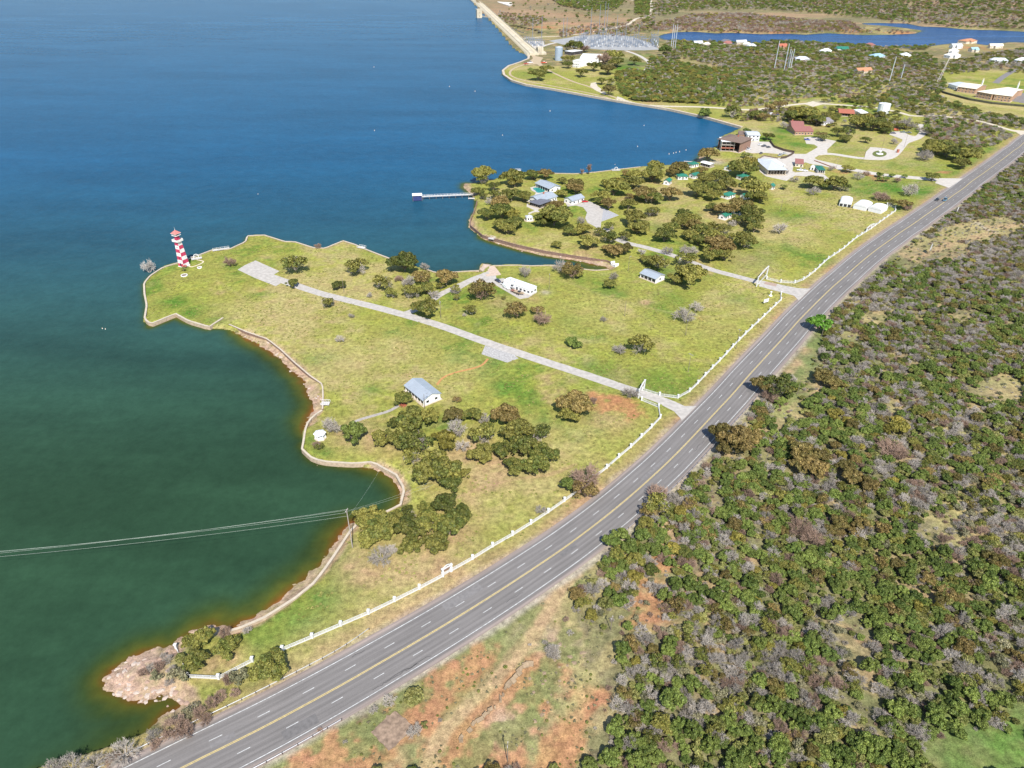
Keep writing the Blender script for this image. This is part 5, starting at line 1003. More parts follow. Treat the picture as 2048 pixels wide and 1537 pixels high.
def house(name, label, frame, zw, rh, wm_, rm, cat='building', over=.55, roof='gable', nf=4, ng=2, door=True, chim=None, seam=None, porch=None, group=None, nb=0, open_front=False, axis='x', base=True):
    M_, L_, W_ = frame; root = bpy.data.objects.new(name, None); COL.objects.link(root); root.matrix_world = M_; tag(root, label, cat, group)
    R0 = Matrix.Identity(4)
    if axis == 'y': R0 = Matrix.Translation((L_, 0, 0)) @ Matrix.Rotation(math.pi/2, 4, 'Z'); L_, W_ = W_, L_
    x0, x1, y0, y1 = over, L_-over, over, W_-over
    def nb_():
        b = MB(); b.M = R0; return b
    b = nb_()
    if open_front:
        b.box(x0, x1, y1-.2-(y1-y0)*.45, y1, -.4, zw, wm_); b.box(x0, x0+.25, y0, y1-.21-(y1-y0)*.45, -.4, zw, wm_); b.box(x1-.25, x1, y0, y1-.21-(y1-y0)*.45, -.4, zw, wm_)
    else: b.box(x0, x1, y0, y1, -.4, zw, wm_)
    if roof == 'gable': b.gwall(x0, x1, y0, y1, zw, rh*(y1-y0)/W_, wm_)
    b.build('wall', None, root)
    if base:
        b = nb_(); b.box(-.2, L_+.2, -.2, W_+.2, -.5, .16, WTOP); b.build('plinth', None, root)
    b = nb_(); z = zw-.02
    if roof == 'gable':
        b.gable(0, L_, 0, W_, z+.12, rh, .16, rm)
        if seam: seams(b, 0, L_, 0, W_, z+.12, rh, seam)
    elif roof == 'hip': b.hip(0, L_, 0, W_, z+.12, rh, .16, rm)
    elif roof == 'shed': b.add([(0,0,z),(L_,0,z),(L_,W_,z+rh),(0,W_,z+rh),(0,0,z+.16),(L_,0,z+.16),(L_,W_,z+rh+.16),(0,W_,z+rh+.16)], [(3,2,1,0),(4,5,6,7),(0,1,5,4),(1,2,6,5),(2,3,7,6),(3,0,4,7)], rm)
    elif roof == 'flat': b.box(0, L_, 0, W_, z, z+.35, rm)
    rf = b.build('roof', None, root)
    def win(nm, xa, xb, ya, yb, za, zb):
        b = nb_(); b.box(xa, xb, ya, yb, za, zb, DARK)
        # frame bars
        if xb-xa > .3: b.box(xa-.08, xb+.08, ya-.02, yb+.02, zb, zb+.1, TRIM); b.box(xa-.08, xb+.08, ya-.03, yb+.03, za-.1, za, TRIM)
        else: b.box(xa-.02, xb+.02, ya-.08, yb+.08, zb, zb+.1, TRIM); b.box(xa-.02, xb+.02, ya-.08, yb+.08, za-.1, za, TRIM)
        b.build(nm, None, root)
    for i in range(nf):
        cx_ = x0+(x1-x0)*(i+.5)/nf; wd_ = min(1.5, (x1-x0)/nf*.5)
        if open_front:
            if i: b = nb_(); b.box(x0+(x1-x0)*i/nf-.12, x0+(x1-x0)*i/nf+.12, y0, y0+.24, .16, zw-.1, TRIM if wm_ is WALLW else WOOD); b.build('post', None, root)
        elif door and i == nf//2: win('door', cx_-.55, cx_+.55, y0-.05, y0+.02, .2, 2.15)
        else: win('window', cx_-wd_/2, cx_+wd_/2, y0-.05, y0+.02, .95, 2.1)
        if zw > 5 and not open_front: win('window', cx_-wd_/2, cx_+wd_/2, y0-.05, y0+.02, 3.7, 5.0)
    for i in range(ng):
        cy_ = y0+(y1-y0)*(i+.5)/ng; wd_ = min(1.3, (y1-y0)/ng*.45)
        win('window', x1-.02, x1+.05, cy_-wd_/2, cy_+wd_/2, .95, 2.1); win('window', x0-.05, x0+.02, cy_-wd_/2, cy_+wd_/2, .95, 2.1)
    if chim: b = nb_(); b.box(L_*chim-.5, L_*chim+.5, W_/2-.45, W_/2+.45, zw, zw+rh+1.3, CHIM); b.build('chimney', None, rf)
    return root
SEAM = mat('roof_seam', (.52,.55,.58), .4, .05, 1, .5, .3)
def cr(x0, y0, s, *P): return [(x0+s*a, y0+s*b) for a, b in P]
# parkland pavilions
h = house('pavilion', 'long grey metal roofed pavilion with white gable beside the shore path', frame_of(*cr(560,700,.293,(843,243),(975,352),(1105,300)), 3.0), 3.0, 1.9, WALLW, METAL, 'pavilion', .5, nf=6, ng=2, seam=SEAM, open_front=True)
h = house('small_pavilion', 'small white open fronted pavilion with pale grey roof in the middle lawn', frame_of(*cr(1100,500,.1953,(915,240),(1085,306),(1165,252)), 2.7), 2.7, 1.5, WALLW, METAL, 'pavilion', .4, nf=4, ng=1, seam=SEAM, open_front=True)
h = house('boathouse_shed', 'long white metal shed beside parked boats and trailers', frame_of(*cr(740,480,.17578,(1520,465),(1825,572),(1895,528)), 3.2), 3.2, .5, WALLW, METALW, 'shed', .15, nf=7, ng=2, seam=None)
b = MB(); b.box(3,3.8,1.6,2.4,3.4,4.2,METAL); b.box(6,6.8,1.8,2.4,3.4,4.0,METAL); b.build('roof_vent', None, h)
# gazebo
q = gat(641, 877); g = empty('gazebo', q, .3, 'tiny white gazebo with pale hexagonal roof near the bay wall', 'gazebo')
b = MB(); b.cone(0,0,-.3,.25,2.6,2.5,6,WTOP); b.build('base', None, g)
for i in range(6):
    a = math.pi/3*i; b = MB(); b.box(2*math.cos(a)-.12, 2*math.cos(a)+.12, 2*math.sin(a)-.12, 2*math.sin(a)+.12, .25, 2.6, TRIM); b.build('post', None, g)
b = MB(); b.cone(0,0,.25,1.2,1.95,1.95,6,WALLW); b.build('wall', None, g)
b = MB(); b.cone(0,0,2.6,3.7,2.6,.25,6,METALW); b.cone(0,0,3.7,4.2,.25,.1,6,METALW); b.build('roof', None, g)
# clubhouse by the pool
house('pool_house', 'low grey roofed building behind the swimming pool', frame_of(*cr(1040,320,.1465,(198,318),(402,402),(545,357)), 3.0), 3.0, 1.8, WALLW, METAL, 'building', .6, nf=6, ng=2, seam=SEAM, open_front=True)
ch = house('clubhouse', 'main clubhouse with grey roof and dark porch beside the pool', frame_of(*cr(1040,320,.1465,(265,575),(520,500),(480,405)), 3.2), 3.2, 2.2, WALLW, METAL, 'building', .6, nf=7, ng=2, seam=SEAM, chim=.55)
fr_ = frame_of(*cr(1040,320,.1465,(115,575),(270,620),(300,520)), 2.8); house('clubhouse_porch', 'dark hipped porch with white posts at the lake end of the clubhouse', fr_, 2.8, 1.6, SHADE, SLATE, 'porch', .8, 'hip', nf=5, ng=2, open_front=True)
house('garage', 'grey roofed white garage beside the motor court with a red car', frame_of(*cr(1040,320,.1465,(715,570),(890,515),(835,455)), 2.9), 2.9, 1.8, WALLW, METAL, 'garage', .5, nf=3, ng=2, seam=SEAM)
q = gat(1058, 441); c_ = empty('white_hut', q, .2, 'small white square hut with pyramid roof below the clubhouse', 'hut')
b = MB(); b.box(-2.1,2.1,-2.1,2.1,-.3,2.7,WALLW); b.build('wall', None, c_); b = MB(); b.cone(0,0,2.7,4.0,3.5,.25,4,METALP,math.pi/4); b.build('roof', None, c_); b = MB(); b.cone(0,0,-.3,.2,4.0,3.9,8,WTOP); b.build('base', None, c_)
for s in (-1, 1): b = MB(); b.box(.9*s-.45,.9*s+.45,-2.16,-2.08,.9,2.1,DARK); b.build('window', None, c_)
b = MB(); b.box(2.08,2.16,-.5,.5,.2,2.1,DARK); b.build('door', None, c_)
# swimming pool
pp = [at(*s_) for s_ in cr(820,320,.1465,(1680,388),(1735,378),(1800,402),(1860,430),(1765,457),(1722,446),(1716,425),(1678,404))]
gz = hgt(pp[0].x, pp[0].y); b = MB(); P2 = chaikin([(p.x,p.y) for p in pp+[pp[0]]], 2)[:-1]; b.prism([tuple(q) for q in P2], gz-.3, gz+.24, mat('pool_water', (.03,.24,.22), .08, .05, .3, .5)); 
sp_ = empty('swimming_pool', (0,0,0), 0, 'kidney shaped turquoise swimming pool between the clubhouse buildings', 'pool'); b.build('water', None, sp_)
# cabins with green roofs
CAB = [((570,395),(150),(.0),8,6,'beside the orange oaks, left of the pair'),((740,380),0,.05,7,5.5,'right of the pair by the orange oaks'),((375,465),0,.5,7,4.5,'with arched white end near the north oaks'),((720,228),0,0,7.5,6,'nearest the lake dock'),((1215,275),0,.1,7,5.5,'against the oaks south of the brown lake house'),((1400,395),0,0,8.5,6,'below the wide oak next to the white court'),((1200,650),0,.15,9.5,6,'with a white porch in the middle clearing'),((1160,930),0,.25,9,5,'half hidden, lowest of the cabin woods'),((1300,890),0,.25,7,5,'under the big olive oak'),((1440,660),0,0,8,4,'white walled, east of the middle clearing'),((1790,530),0,.3,4,4,'tiny, on the east edge of the cabin woods'),((90,1000),0,0,.1,.1,'')]
for i, (c_, _, rz_, L_, W_, wh) in enumerate(CAB[:11]):
    p = gat(1280+.1465*c_[0], 300+.1465*c_[1]); M_ = Matrix.Translation(p) @ Matrix.Rotation(.55+rz_-.5*(i == 0), 4, 'Z') @ Matrix.Translation((-L_/2-.3, -W_/2-.3, 0))
    house('cabin', 'green roofed white cabin '+wh, (M_, L_+.9, W_+.9), 2.7, 1.5, WALLW, GREENR if i != 10 else GREENR, 'cabin', .45, 'hip' if i in (0,3,5,6) else 'gable', nf=3, ng=1, group='green roofed cabins')
# lake edge village
house('lake_house', 'large brown roofed house standing on posts over the lake', frame_of(*cr(1400,170,.1465,(235,740),(560,800),(520,690)), 9.0), 9.0, 2.6, mat('brown_wall', (.25,.15,.11), .85, .2, 1), BROWNR, 'house', 1.2, 'hip', nf=4, ng=2, open_front=True, chim=.6)
fr_ = frame_of(*cr(1400,170,.1465,(300,775),(490,780),(460,725)), 8.8); house('lake_house_balcony', 'white roofed three storey balcony on the front of the brown lake house', fr_, 8.6, .5, WALLC, METALW, 'balcony', .4, 'shed', nf=3, ng=1, open_front=True)
for k_, zz in ((1, 2.6), (2, 5.4)):
    b = MB(); b.M = fr_[0]; b.box(0, fr_[1], 0, fr_[2]*.9, zz, zz+.5, REDB if k_ == 1 else WOOD); o = b.build('balcony_floor', None, [x for x in bpy.data.objects if x.name == 'lake_house_balcony'][0]); o.matrix_parent_inverse = Matrix.Identity(4); o.data.transform(fr_[0].inverted())
house('white_lake_house', 'white roofed house with two rows of wide dark windows on the court', frame_of(*cr(1400,170,.1465,(650,690),(830,695),(890,640)), 5.6), 5.6, 1.2, WALLW, METALP, 'house', .7, 'gable', nf=3, ng=2)
b_ = house('link_house', 'small tan annexe between the two lake houses', frame_of(*cr(1400,170,.1465,(530,685),(620,690),(620,640)), 3.5), 3.5, .5, BRICK, BROWNR, 'annexe', .3, 'shed', nf=2, ng=1)
house('brick_house', 'tan brick house with long maroon roof facing the parking court', frame_of(*cr(1400,170,.1465,(1300,640),(1560,640),(1560,565)), 3.4), 3.4, 2.6, BRICK, MAROON, 'house', .6, 'gable', nf=6, ng=2)
house('brick_house_wing', 'maroon roofed rear wing with chimney behind the brick house', frame_of(*cr(1400,170,.1465,(1250,570),(1430,580),(1430,500)), 4.2), 4.2, 2.8, BRICK, MAROON, 'house', .5, 'gable', nf=3, ng=2, chim=.15)
house('red_roof_house', 'long low house with a bright red roof near the water tank', frame_of(*cr(1600,170,.1465,(530,385),(750,400),(780,340)), 3.2), 3.2, 2.0, SHADE, REDR, 'house', 1.2, 'gable', nf=5, ng=1, open_front=True)
house('storage_box', 'long white storage building between the red roof house and tank', frame_of(*cr(1600,170,.1465,(820,385),(940,385),(945,340)), 3.0), 3.0, .3, WALLW, METALW, 'storage building', .1, 'flat', nf=4, ng=0)
house('grey_cottage', 'grey roofed cottage under trees behind the brick house', frame_of(*cr(1600,170,.1465,(330,520),(470,500),(480,430)), 3.0), 3.0, 2.6, WALLW, mat('grey_shingle_roof', (.24,.22,.23), .9, .15, 1), 'house', .5, 'gable', nf=3, ng=1)
house('hall', 'wide white roofed hall with tan pillared front on the village court', frame_of(*cr(1400,170,.1465,(925,1165),(1200,1165),(1160,1010)), 4.6), 4.6, 2.4, WALLC, METALP, 'hall', 1.0, 'hip', nf=6, ng=2, open_front=True)
house('hall_annexe', 'white flat roofed annexe behind the wide hall', frame_of(*cr(1400,170,.1465,(1000,1110),(1170,1100),(1160,1020)), 5.2), 5.2, .5, WALLC, METALW, 'annexe', .4, 'shed', nf=3, ng=1)
house('yellow_cottage', 'small cream cottage with brown red roof beside the village court', frame_of(*cr(1400,170,.1465,(1300,1075),(1420,1085),(1440,1040)), 2.8), 2.8, 1.4, WALLC, MAROON, 'cottage', .4, 'shed', nf=2, ng=1)
house('gatehouse', 'green roofed dark gatehouse with white carport beside the lane', frame_of(*cr(1400,170,.1465,(1610,1165),(1720,1170),(1760,1110)), 3.0), 3.0, 1.5, WALLW, GREENR, 'gatehouse', .7, 'hip', nf=3, ng=1, open_front=True)
house('white_container', 'small white container left of the green roofed gatehouse', frame_of(*cr(1400,170,.1465,(1510,1120),(1570,1130),(1590,1105)), 2.7), 2.7, .1, WALLW, METALW, 'container', .05, 'flat', nf=1, ng=1)
house('dock_shelter', 'long white roofed shelter on the shore below the russet oak', frame_of(*cr(1400,170,.1465,(0,1060),(140,1095),(150,1060)), 2.8), 2.8, .6, WOOD, METALW, 'shelter', .5, 'gable', nf=4, ng=0, open_front=True)
# three white marquees
TENT = mat('white_tent_fabric', (.66,.66,.66), .7, .03, .5)
for i, (a_, b__, c_, wh) in enumerate([((790,355),(882,368),(900,330),'with dark openings, leftmost of three'),((885,370),(985,392),(997,355),'in the middle of three'),((988,388),(1088,412),(1100,378),'rightmost of three beside the fence corner')]):
    M_, L_, W_ = frame_of(*cr(1448,300,.293,a_,b__,c_), 3.2); t = bpy.data.objects.new('marquee', None); COL.objects.link(t); t.matrix_world = M_; tag(t, 'white frame marquee '+wh, 'marquee', 'white marquees at the fence corner')
    W_ = max(W_, 8); L_ *= .9
    b = MB(); n = 9; vs = []
    for k in range(n):
        a = math.pi*k/(n-1); vs += [(L_/2-L_/2*math.cos(a), 0, 2.6+1.5*math.sin(a)), (L_/2-L_/2*math.cos(a), W_, 2.6+1.5*math.sin(a))]
    b.add(vs, [(2*k, 2*k+2, 2*k+3, 2*k+1)[::-1] for k in range(n-1)]+[tuple(range(0, 2*n, 2)), tuple(range(1, 2*n, 2))[::-1]], TENT); b.build('canopy', None, t)
    b = MB(); b.box(.1,L_-.1,.1,W_-.1,-.2,2.62,TENT); b.build('side_wall', None, t)
    if i == 0:
        for k in range(3): b = MB(); b.box(.5+k*L_/3,.2+(k+1)*L_/3-.4,-.02,.08,.2,2.2,DARK); b.build('opening', None, t)
# water tank
q = gat(1765, 227); t = empty('water_tank', q, 0, 'big white cylindrical water tank above the village', 'tank')
b = MB(); b.cone(0,0,-.5,10.5,6.2,6.2,28,METALW); b.build('tank_body', None, t, False); b = MB(); b.cone(0,0,10.5,11.4,6.4,.4,28,METALW); b.cone(0,0,11.4,11.9,.4,.4,10,METAL); b.build('roof', None, t)
for i in range(14):
    a = 2*math.pi*i/14; b = MB(); b.box(6.2*math.cos(a)-.12, 6.2*math.cos(a)+.12, 6.2*math.sin(a)-.12, 6.2*math.sin(a)+.12, -.5, 10.5, METAL); b.build('rib', None, t)
# silo and works by the dam
q = gat(1117, 121); t = empty('silo', q, 0, 'tall blue grey cylindrical tank beside the dam knoll', 'silo'); b = MB(); b.cone(0,0,-1,19,6,6,20,mat('blue_grey_steel', (.36,.43,.50), .5, .1, .3, .4, .3)); b.build('tank_body', None, t); b = MB(); b.cone(0,0,19,20.2,6.1,.5,20,METALP); b.build('roof', None, t)
for lab, P_, zz, rf_, wl_ in [('broad white industrial building on the knoll by the dam',((1500,790),(1760,800),(1780,745)),9,METALW,WALLW),('lower white block left of the broad industrial building',((1400,830),(1490,840),(1500,800)),9,METALW,WALLW),('white topped low shed behind the silo',((1290,700),(1390,715),(1380,670)),5,METALW,SHADE),('white flat roofed store right of the industrial building',((1770,790),(1850,790),(1880,750)),6,CREAMR,WALLW)]:
    house('industrial_building', lab, frame_of(*cr(940,0,.1465,*P_), zz), zz, .8, wl_, rf_, 'building', .3, 'flat', nf=4, ng=2)
# church complex
for lab, P_, zz, rh_, rf_, wl_, kd in [('long cream roofed brick wing of the church, left part',((1140,775),(1400,810),(1440,745)),6,2.5,CREAMR,BRICK,'gable'),('pale grey roofed hall behind the left church wing',((1010,735),(1130,770),(1150,690)),5,2,METALP,WALLW,'gable'),('big cream roofed centre of the church',((1400,840),(1620,880),(1700,760)),7,3,CREAMR,BRICK,'hip'),('cream roofed right block of the brick church',((1640,880),(1890,910),(1950,820)),7,3,CREAMR,BRICK,'gable')]:
    house('church_building', lab, frame_of(*cr(1748,60,.1465,*P_), zz), zz, rh_, wl_, rf_, 'church', .7, kd, nf=5, ng=2, group='church buildings')
for i, (a_, wh) in enumerate([((1455,760),'beside the centre roof'),((1940,800),'on the right block')]):
    q = gat(1748+.1465*a_[0], 60+.1465*(a_[1]+40)); t = empty('steeple', (q.x, q.y, q.z), .5, 'small white church steeple '+wh, 'steeple'); b = MB(); b.box(-.7,.7,-.7,.7,0,9.5,WALLW); b.build('tower', None, t); b = MB(); b.cone(0,0,9.5,13,1.0,.05,4,CREAMR,math.pi/4); b.build('spire', None, t)
# scattered houses beyond
FH = [((570,250),1480,60,17,9,REDR,BRICK,'red roofed brick house behind the tall steel poles'),((840,430),1480,60,22,12,METALP,WALLW,'white gabled house right of the steel poles'),((1160,320),1480,60,20,11,METALW,WALLW,'white roofed house left of the green roofed one'),((1380,290),1480,60,22,13,GREENR,WALLW,'house with a big bright green roof near the river'),((1770,220),1480,60,18,13,MAROON,BRICK,'maroon hipped roof house at the river bank'),((1860,390),1480,60,24,14,TEALR,METALP,'long barn with light blue roof'),((1670,590),1480,60,26,10,ORNR,WALLC,'long low house with orange tiled roof'),
      ((420,380),1748,60,16,14,METALW,WALLW,'white house with dark striped roofs beside the steel pole'),((1270,180),1748,60,34,18,ORNR,WALLC,'huge orange roofed villa on the river bank'),((1110,250),1748,60,20,12,METALP,WALLW,'pale roofed white house below the orange villa, upper of three'),((1080,320),1748,60,16,12,METALW,WALLW,'pale roofed white house, middle of three'),((1060,380),1748,60,24,14,METALW,WALLW,'pale roofed white house, lowest of three'),((1350,300),1748,60,16,10,TEALR,WALLC,'small house with pale blue roof under the orange villa'),((1690,450),1748,60,26,10,METALP,WALLW,'long grey roofed house in trees near the right edge'),((1990,450),1748,60,20,10,METALW,WALLW,'white roofed house at the far right edge'),((1650,250),1748,60,26,8,CREAMR,WALLC,'low cream building on the river bank right of the villa'),
      ((1720,570),1200,0,20,12,SLATE,WALLW,'dark blue roofed house by the narrow river'),((1940,560),1200,0,22,8,METALW,WALLW,'long white roofed house by the narrow river'),((1330,620),1200,0,18,9,METALP,WALLC,'grey roofed house right of the three tall poles'),((1740,620),1200,0,16,9,MAROON,WALLC,'brown roofed house below the dark blue one'),((1450,640),1200,0,14,8,CREAMR,WALLC,'small cream house near the three tall poles'),((1900,610),1200,0,14,8,METALP,WALLC,'small pale house below the long white roofed one'),((2000,640),1200,0,14,8,CREAMR,WALLW,'small white house in the trees left of the first steel pole'),((150,250),1480,60,16,9,METALP,WALLW,'light grey house left of the red roofed one'),((30,150),1480,60,18,8,METALW,WALLW,'white roofed house on the narrow river bank')]
for i, ((a_, b__), ox, oy, L_, W_, rf_, wl_, lab) in enumerate(FH):
    p = gat(ox+.1465*a_, oy+.1465*b__); M_ = Matrix.Translation(p) @ Matrix.Rotation([.3,-.2,.5,.1,-.5,.35][i % 6], 4, 'Z') @ Matrix.Translation((-L_/2, -W_/2, 0))
    h = house('house', lab, (M_, L_, W_), 4.2, 3.2, wl_, rf_, 'house', .6, 'hip' if i % 3 else 'gable', nf=5, ng=2)
    if L_ > 15: b = MB(); b.M = Matrix.Translation((L_*.3, -3.5, 0)); b.box(.5,7.5,.3,W_*.5,0,3.6,wl_); b.gable(0,8,0,W_*.5+.4,3.6,2.2,.16,rf_); b.build('side_wing', None, h)
# ---------------------------------------------------------------- lighthouse
RED = mat('raspberry_paint', (.46,.045,.10), .75, .28, .45); WPT = mat('white_paint', (.70,.68,.66), .75, .16, .45); RROOF = mat('faded_red_roof', (.55,.17,.15), .7, .12, .8)
b0 = at(368.5, 532); lz = hgt(b0.x, b0.y); lh = empty('lighthouse', (b0.x, b0.y, lz), R_(-70), 'red and white chequered four sided lighthouse at the tip of the headland', 'lighthouse'); lh.scale = (.84, .84, 1)
H0, n_l = 15.6, 7; b = MB()
for i in range(n_l):
    z0, z1 = H0*i/n_l, H0*(i+1)/n_l; r0 = 3.75-(3.75-2.3)*i/n_l; r1 = 3.75-(3.75-2.3)*(i+1)/n_l
    for k in range(4):
        a0, a1 = math.pi/2*k, math.pi/2*(k+1)
        b.add([(r0*math.cos(a0),r0*math.sin(a0),z0),(r0*math.cos(a1),r0*math.sin(a1),z0),(r1*math.cos(a1),r1*math.sin(a1),z1),(r1*math.cos(a0),r1*math.sin(a0),z1)], [(0,1,2,3)], RED if (i+k) % 2 else WPT)
b.build('tower', None, lh)
b = MB(); b.cone(0,0,H0-.25,H0+.15,2.4,3.5,4,WPT); b.cone(0,0,H0+.15,H0+.35,3.7,3.7,4,WPT); b.build('gallery_floor', None, lh)
for k in range(4):
    a0, a1 = math.pi/2*k, math.pi/2*(k+1); b = MB(); p0 = Vector((3.65*math.cos(a0),3.65*math.sin(a0),0)); p1 = Vector((3.65*math.cos(a1),3.65*math.sin(a1),0))
    u_ = (p1-p0).normalized(); n_ = Vector((-u_.y,u_.x,0))*.06
    b.add([tuple(p0-n_+Vector((0,0,H0+.35))),tuple(p1-n_+Vector((0,0,H0+.35))),tuple(p1+n_+Vector((0,0,H0+.35))),tuple(p0+n_+Vector((0,0,H0+.35))),tuple(p0-n_+Vector((0,0,H0+1.5))),tuple(p1-n_+Vector((0,0,H0+1.5))),tuple(p1+n_+Vector((0,0,H0+1.5))),tuple(p0+n_+Vector((0,0,H0+1.5)))], [(3,2,1,0),(4,5,6,7),(0,1,5,4),(1,2,6,5),(2,3,7,6),(3,0,4,7)], WPT); b.build('gallery_rail', None, lh)
b = MB(); b.cone(0,0,H0+.35,H0+3.4,1.7,1.7,4,RED); b.build('lantern_base', None, lh)
b = MB(); b.cone(0,0,H0+3.4,H0+3.7,1.9,3.0,4,WPT); b.cone(0,0,H0+3.7,H0+3.95,3.05,3.05,4,WPT); b.build('upper_gallery', None, lh)
b = MB(); b.cone(0,0,H0+3.95,H0+5.0,1.6,1.6,4,DARK); b.build('lantern', None, lh)
for k in range(4):
    a = math.pi/2*k; b = MB(); b.box(2.6*math.cos(a)-.1,2.6*math.cos(a)+.1,2.6*math.sin(a)-.1,2.6*math.sin(a)+.1,H0+3.95,H0+5.05,WPT); b.build('lantern_post', None, lh)
rf = MB(); rf.cone(0,0,H0+5.0,H0+5.15,3.5,3.5,4,WPT); rf.cone(0,0,H0+5.15,H0+6.9,3.48,.15,4,RROOF); r_ = rf.build('roof', None, lh); b = MB(); b.cone(0,0,H0+6.8,H0+8.6,.09,.04,4,WPT); b.cone(0,0,H0+7.2,H0+7.5,.22,.22,4,WPT); b.build('finial', None, r_)
b = MB(); b.cone(0,0,-.5,.35,4.3,4.1,4,WPT); b.build('plinth', None, lh)
b = MB(); b.M = Matrix.Rotation(R_(-45), 4, 'Z'); b.box(2.4,2.72,-.55,.55,.35,2.4,DARK); b.build('door', None, lh)
for i in (2, 5): b = MB(); b.M = Matrix.Rotation(R_(-45), 4, 'Z'); rr2 = (3.75-1.45*i/7)*.707; b.box(rr2-.1,rr2+.05,-.3,.3,H0*(i+.3)/7,H0*(i+.75)/7,DARK); b.build('window', None, lh)
# round flower beds
SOIL = mat('bed_soil', (.12,.08,.06), .95, .3, 4)
for (a_, b__), wh in (((1010,1145),'in front of the lighthouse, with a small palm'),((1325,985),'beside the cream path right of the lighthouse')):
    q = gat(270+.09766*a_, 440+.09766*b__); pl = empty('planter', q, 0, 'round white planter ring '+wh, 'planter', 'planters by the lighthouse'); s_ = 1.9 if 'front' in wh else 1.4
    b = MB(); vs = []
    for i in range(18):
        a = 2*math.pi*i/18
        for r_2, z_ in ((s_, -.1), (s_, .5), (s_-.35, .5), (s_-.35, .2)): vs.append((r_2*math.cos(a), r_2*math.sin(a), z_))
    b.add(vs, [(4*i+k, 4*((i+1) % 18)+k, 4*((i+1) % 18)+k+1, 4*i+k+1) for i in range(18) for k in range(3)], PW); b.build('ring', None, pl)
    b = MB(); b.cone(0,0,-.1,.3,s_-.3,s_-.35,16,SOIL); b.build('soil', None, pl)
PALM = mat('palm_fronds', (.10,.13,.03), .7, .25, 2); PALMR = mat('red_fronds', (.28,.08,.045), .8, .25, 2)
def palm(px_, py_, R, label, m, h_=1.6):
    q = gat(px_, py_); e = empty('palm', q, 0, label, 'palm'); b = MB(); b.tube((0,0,-.1),(0,0,h_),.16,.13,6,BARK); b.build('trunk', None, e)
    rp = random.Random(int(px_)); 
    for i in range(15):
        a = 2*math.pi*i/15+rp.uniform(-.2,.2); el = rp.uniform(.1,.9); b = MB(); vs = []; 
        for k in range(6):
            t = k/5; r_2 = R*t*math.cos(el*(1-t*.5)); z_ = h_+R*.75*t*math.sin(el)-R*.55*t*t; w_ = .22*R*math.sin(math.pi*min(1, t*.9+.1))*.55; d_ = (math.cos(a), math.sin(a))
            vs += [(r_2*d_[0]-w_*d_[1], r_2*d_[1]+w_*d_[0], z_-.05), (r_2*d_[0], r_2*d_[1], z_+.08), (r_2*d_[0]+w_*d_[1], r_2*d_[1]-w_*d_[0], z_-.05)]
        b.add(vs, [(3*k+j, 3*k+j+1, 3*k+j+4, 3*k+j+3) for k in range(5) for j in range(2)], m); b.build('frond', None, e)
palm(367, 543, 2.0, 'small yellow green palm in front of the lighthouse', PALM, 2.2); palm(370, 536, 1.8, 'reddish dry palm against the lighthouse foot', PALMR, 1.2); palm(378, 530, 1.0, 'tiny red leaved plant right of the lighthouse foot', PALMR, .5)
palm(806, 812, 2.0, 'low reddish agave under the oak by the pavilion', PALMR, .6)
# ---------------------------------------------------------------- white ranch fence
FP = mat('fence_white', (.60,.60,.59), .6, .05, 1); FS = mat('fence_kerb_white', (.54,.53,.50), .8, .1, 1)
_pil = MB(); _pil.cbox(0,0,-.3,.62,.62,2.0,FP); _pil.cbox(0,0,1.7,.86,.86,.18,FP); _pil.cbox(0,0,1.88,.5,.5,.14,FP)
_PIL = None; _RAILS = {}
def fence(label, pts, group, spacing=8.6, first=True, low=False):
    global _PIL
    root = empty('white_fence', (0,0,0), 0, label, 'fence', group)
    W_ = np.array([tuple(at(a, c_, .3)[:2]) for a, c_ in pts]); W_ = resample(W_, .5); s = np.r_[0, np.cumsum(np.linalg.norm(np.diff(W_, axis=0), axis=1))]
    n = max(1, round(s[-1]/spacing)); S = np.linspace(0, s[-1], n+1); P = [(np.interp(v, s, W_[:,0]), np.interp(v, s, W_[:,1])) for v in S]
    for (x, y) in P:
        if _PIL is None: o = _pil.build('pillar', None, root); _PIL = o.data
        else: o = part('pillar', _PIL, root)
        o.location = (x, y, hgt(x, y))
    for (x0, y0), (x1, y1) in zip(P, P[1:]):
        z0, z1 = hgt(x0, y0), hgt(x1, y1); d = Vector((x1-x0, y1-y0, z1-z0)); L_ = d.length
        for nm, za, zb, th, mm in (('kerb', -.35, .24, .3, FS), ('rail', .66, .76, .09, FP), ('rail', 1.12, 1.26, .1, FP)):
            key = nm+str(za)
            if key not in _RAILS:
                b = MB(); b.box(0,1,-th/2,th/2,za,zb,mm); o = b.build(nm, None, root); _RAILS[key] = o.data
            else: o = part(nm, _RAILS[key], root)
            o.location = (x0, y0, z0); o.rotation_euler = (0, -math.asin(d.z/L_), math.atan2(d.y, d.x)); o.scale = (L_, 1, 1)
        # slim pickets
        k = 3
        for i in range(1, k+1):
            if 'pk' not in _RAILS:
                b = MB(); b.cbox(0,0,.3,.1,.1,1.0,FP); o = b.build('picket', None, root); _RAILS['pk'] = o.data
            else: o = part('picket', _RAILS['pk'], root)
            t = i/(k+1); o.location = (x0+(x1-x0)*t, y0+(y1-y0)*t, z0+(z1-z0)*t)
    return root
FG = 'white fences along the highway'
fence('white pillared fence from the near oak up to the south park gate', [(565,1300),(594,1288),(648,1265),(698,1243.5),(747,1222.7),(795,1199),(839,1177),(886,1152)], FG)
fence('white pillared fence from the sign frame to the leaning brown tree', [(902,1142),(943,1119),(979,1096),(1013,1078),(1048,1055),(1080,1037),(1111,1013.5),(1145,991.5),(1190,954),(1215,935),(1237,915),(1260,896),(1280,877),(1299,858.6),(1317,843),(1323,831),(1322.5,817.5),(1307,809.5),(1283,800.5)], FG, 8.2)
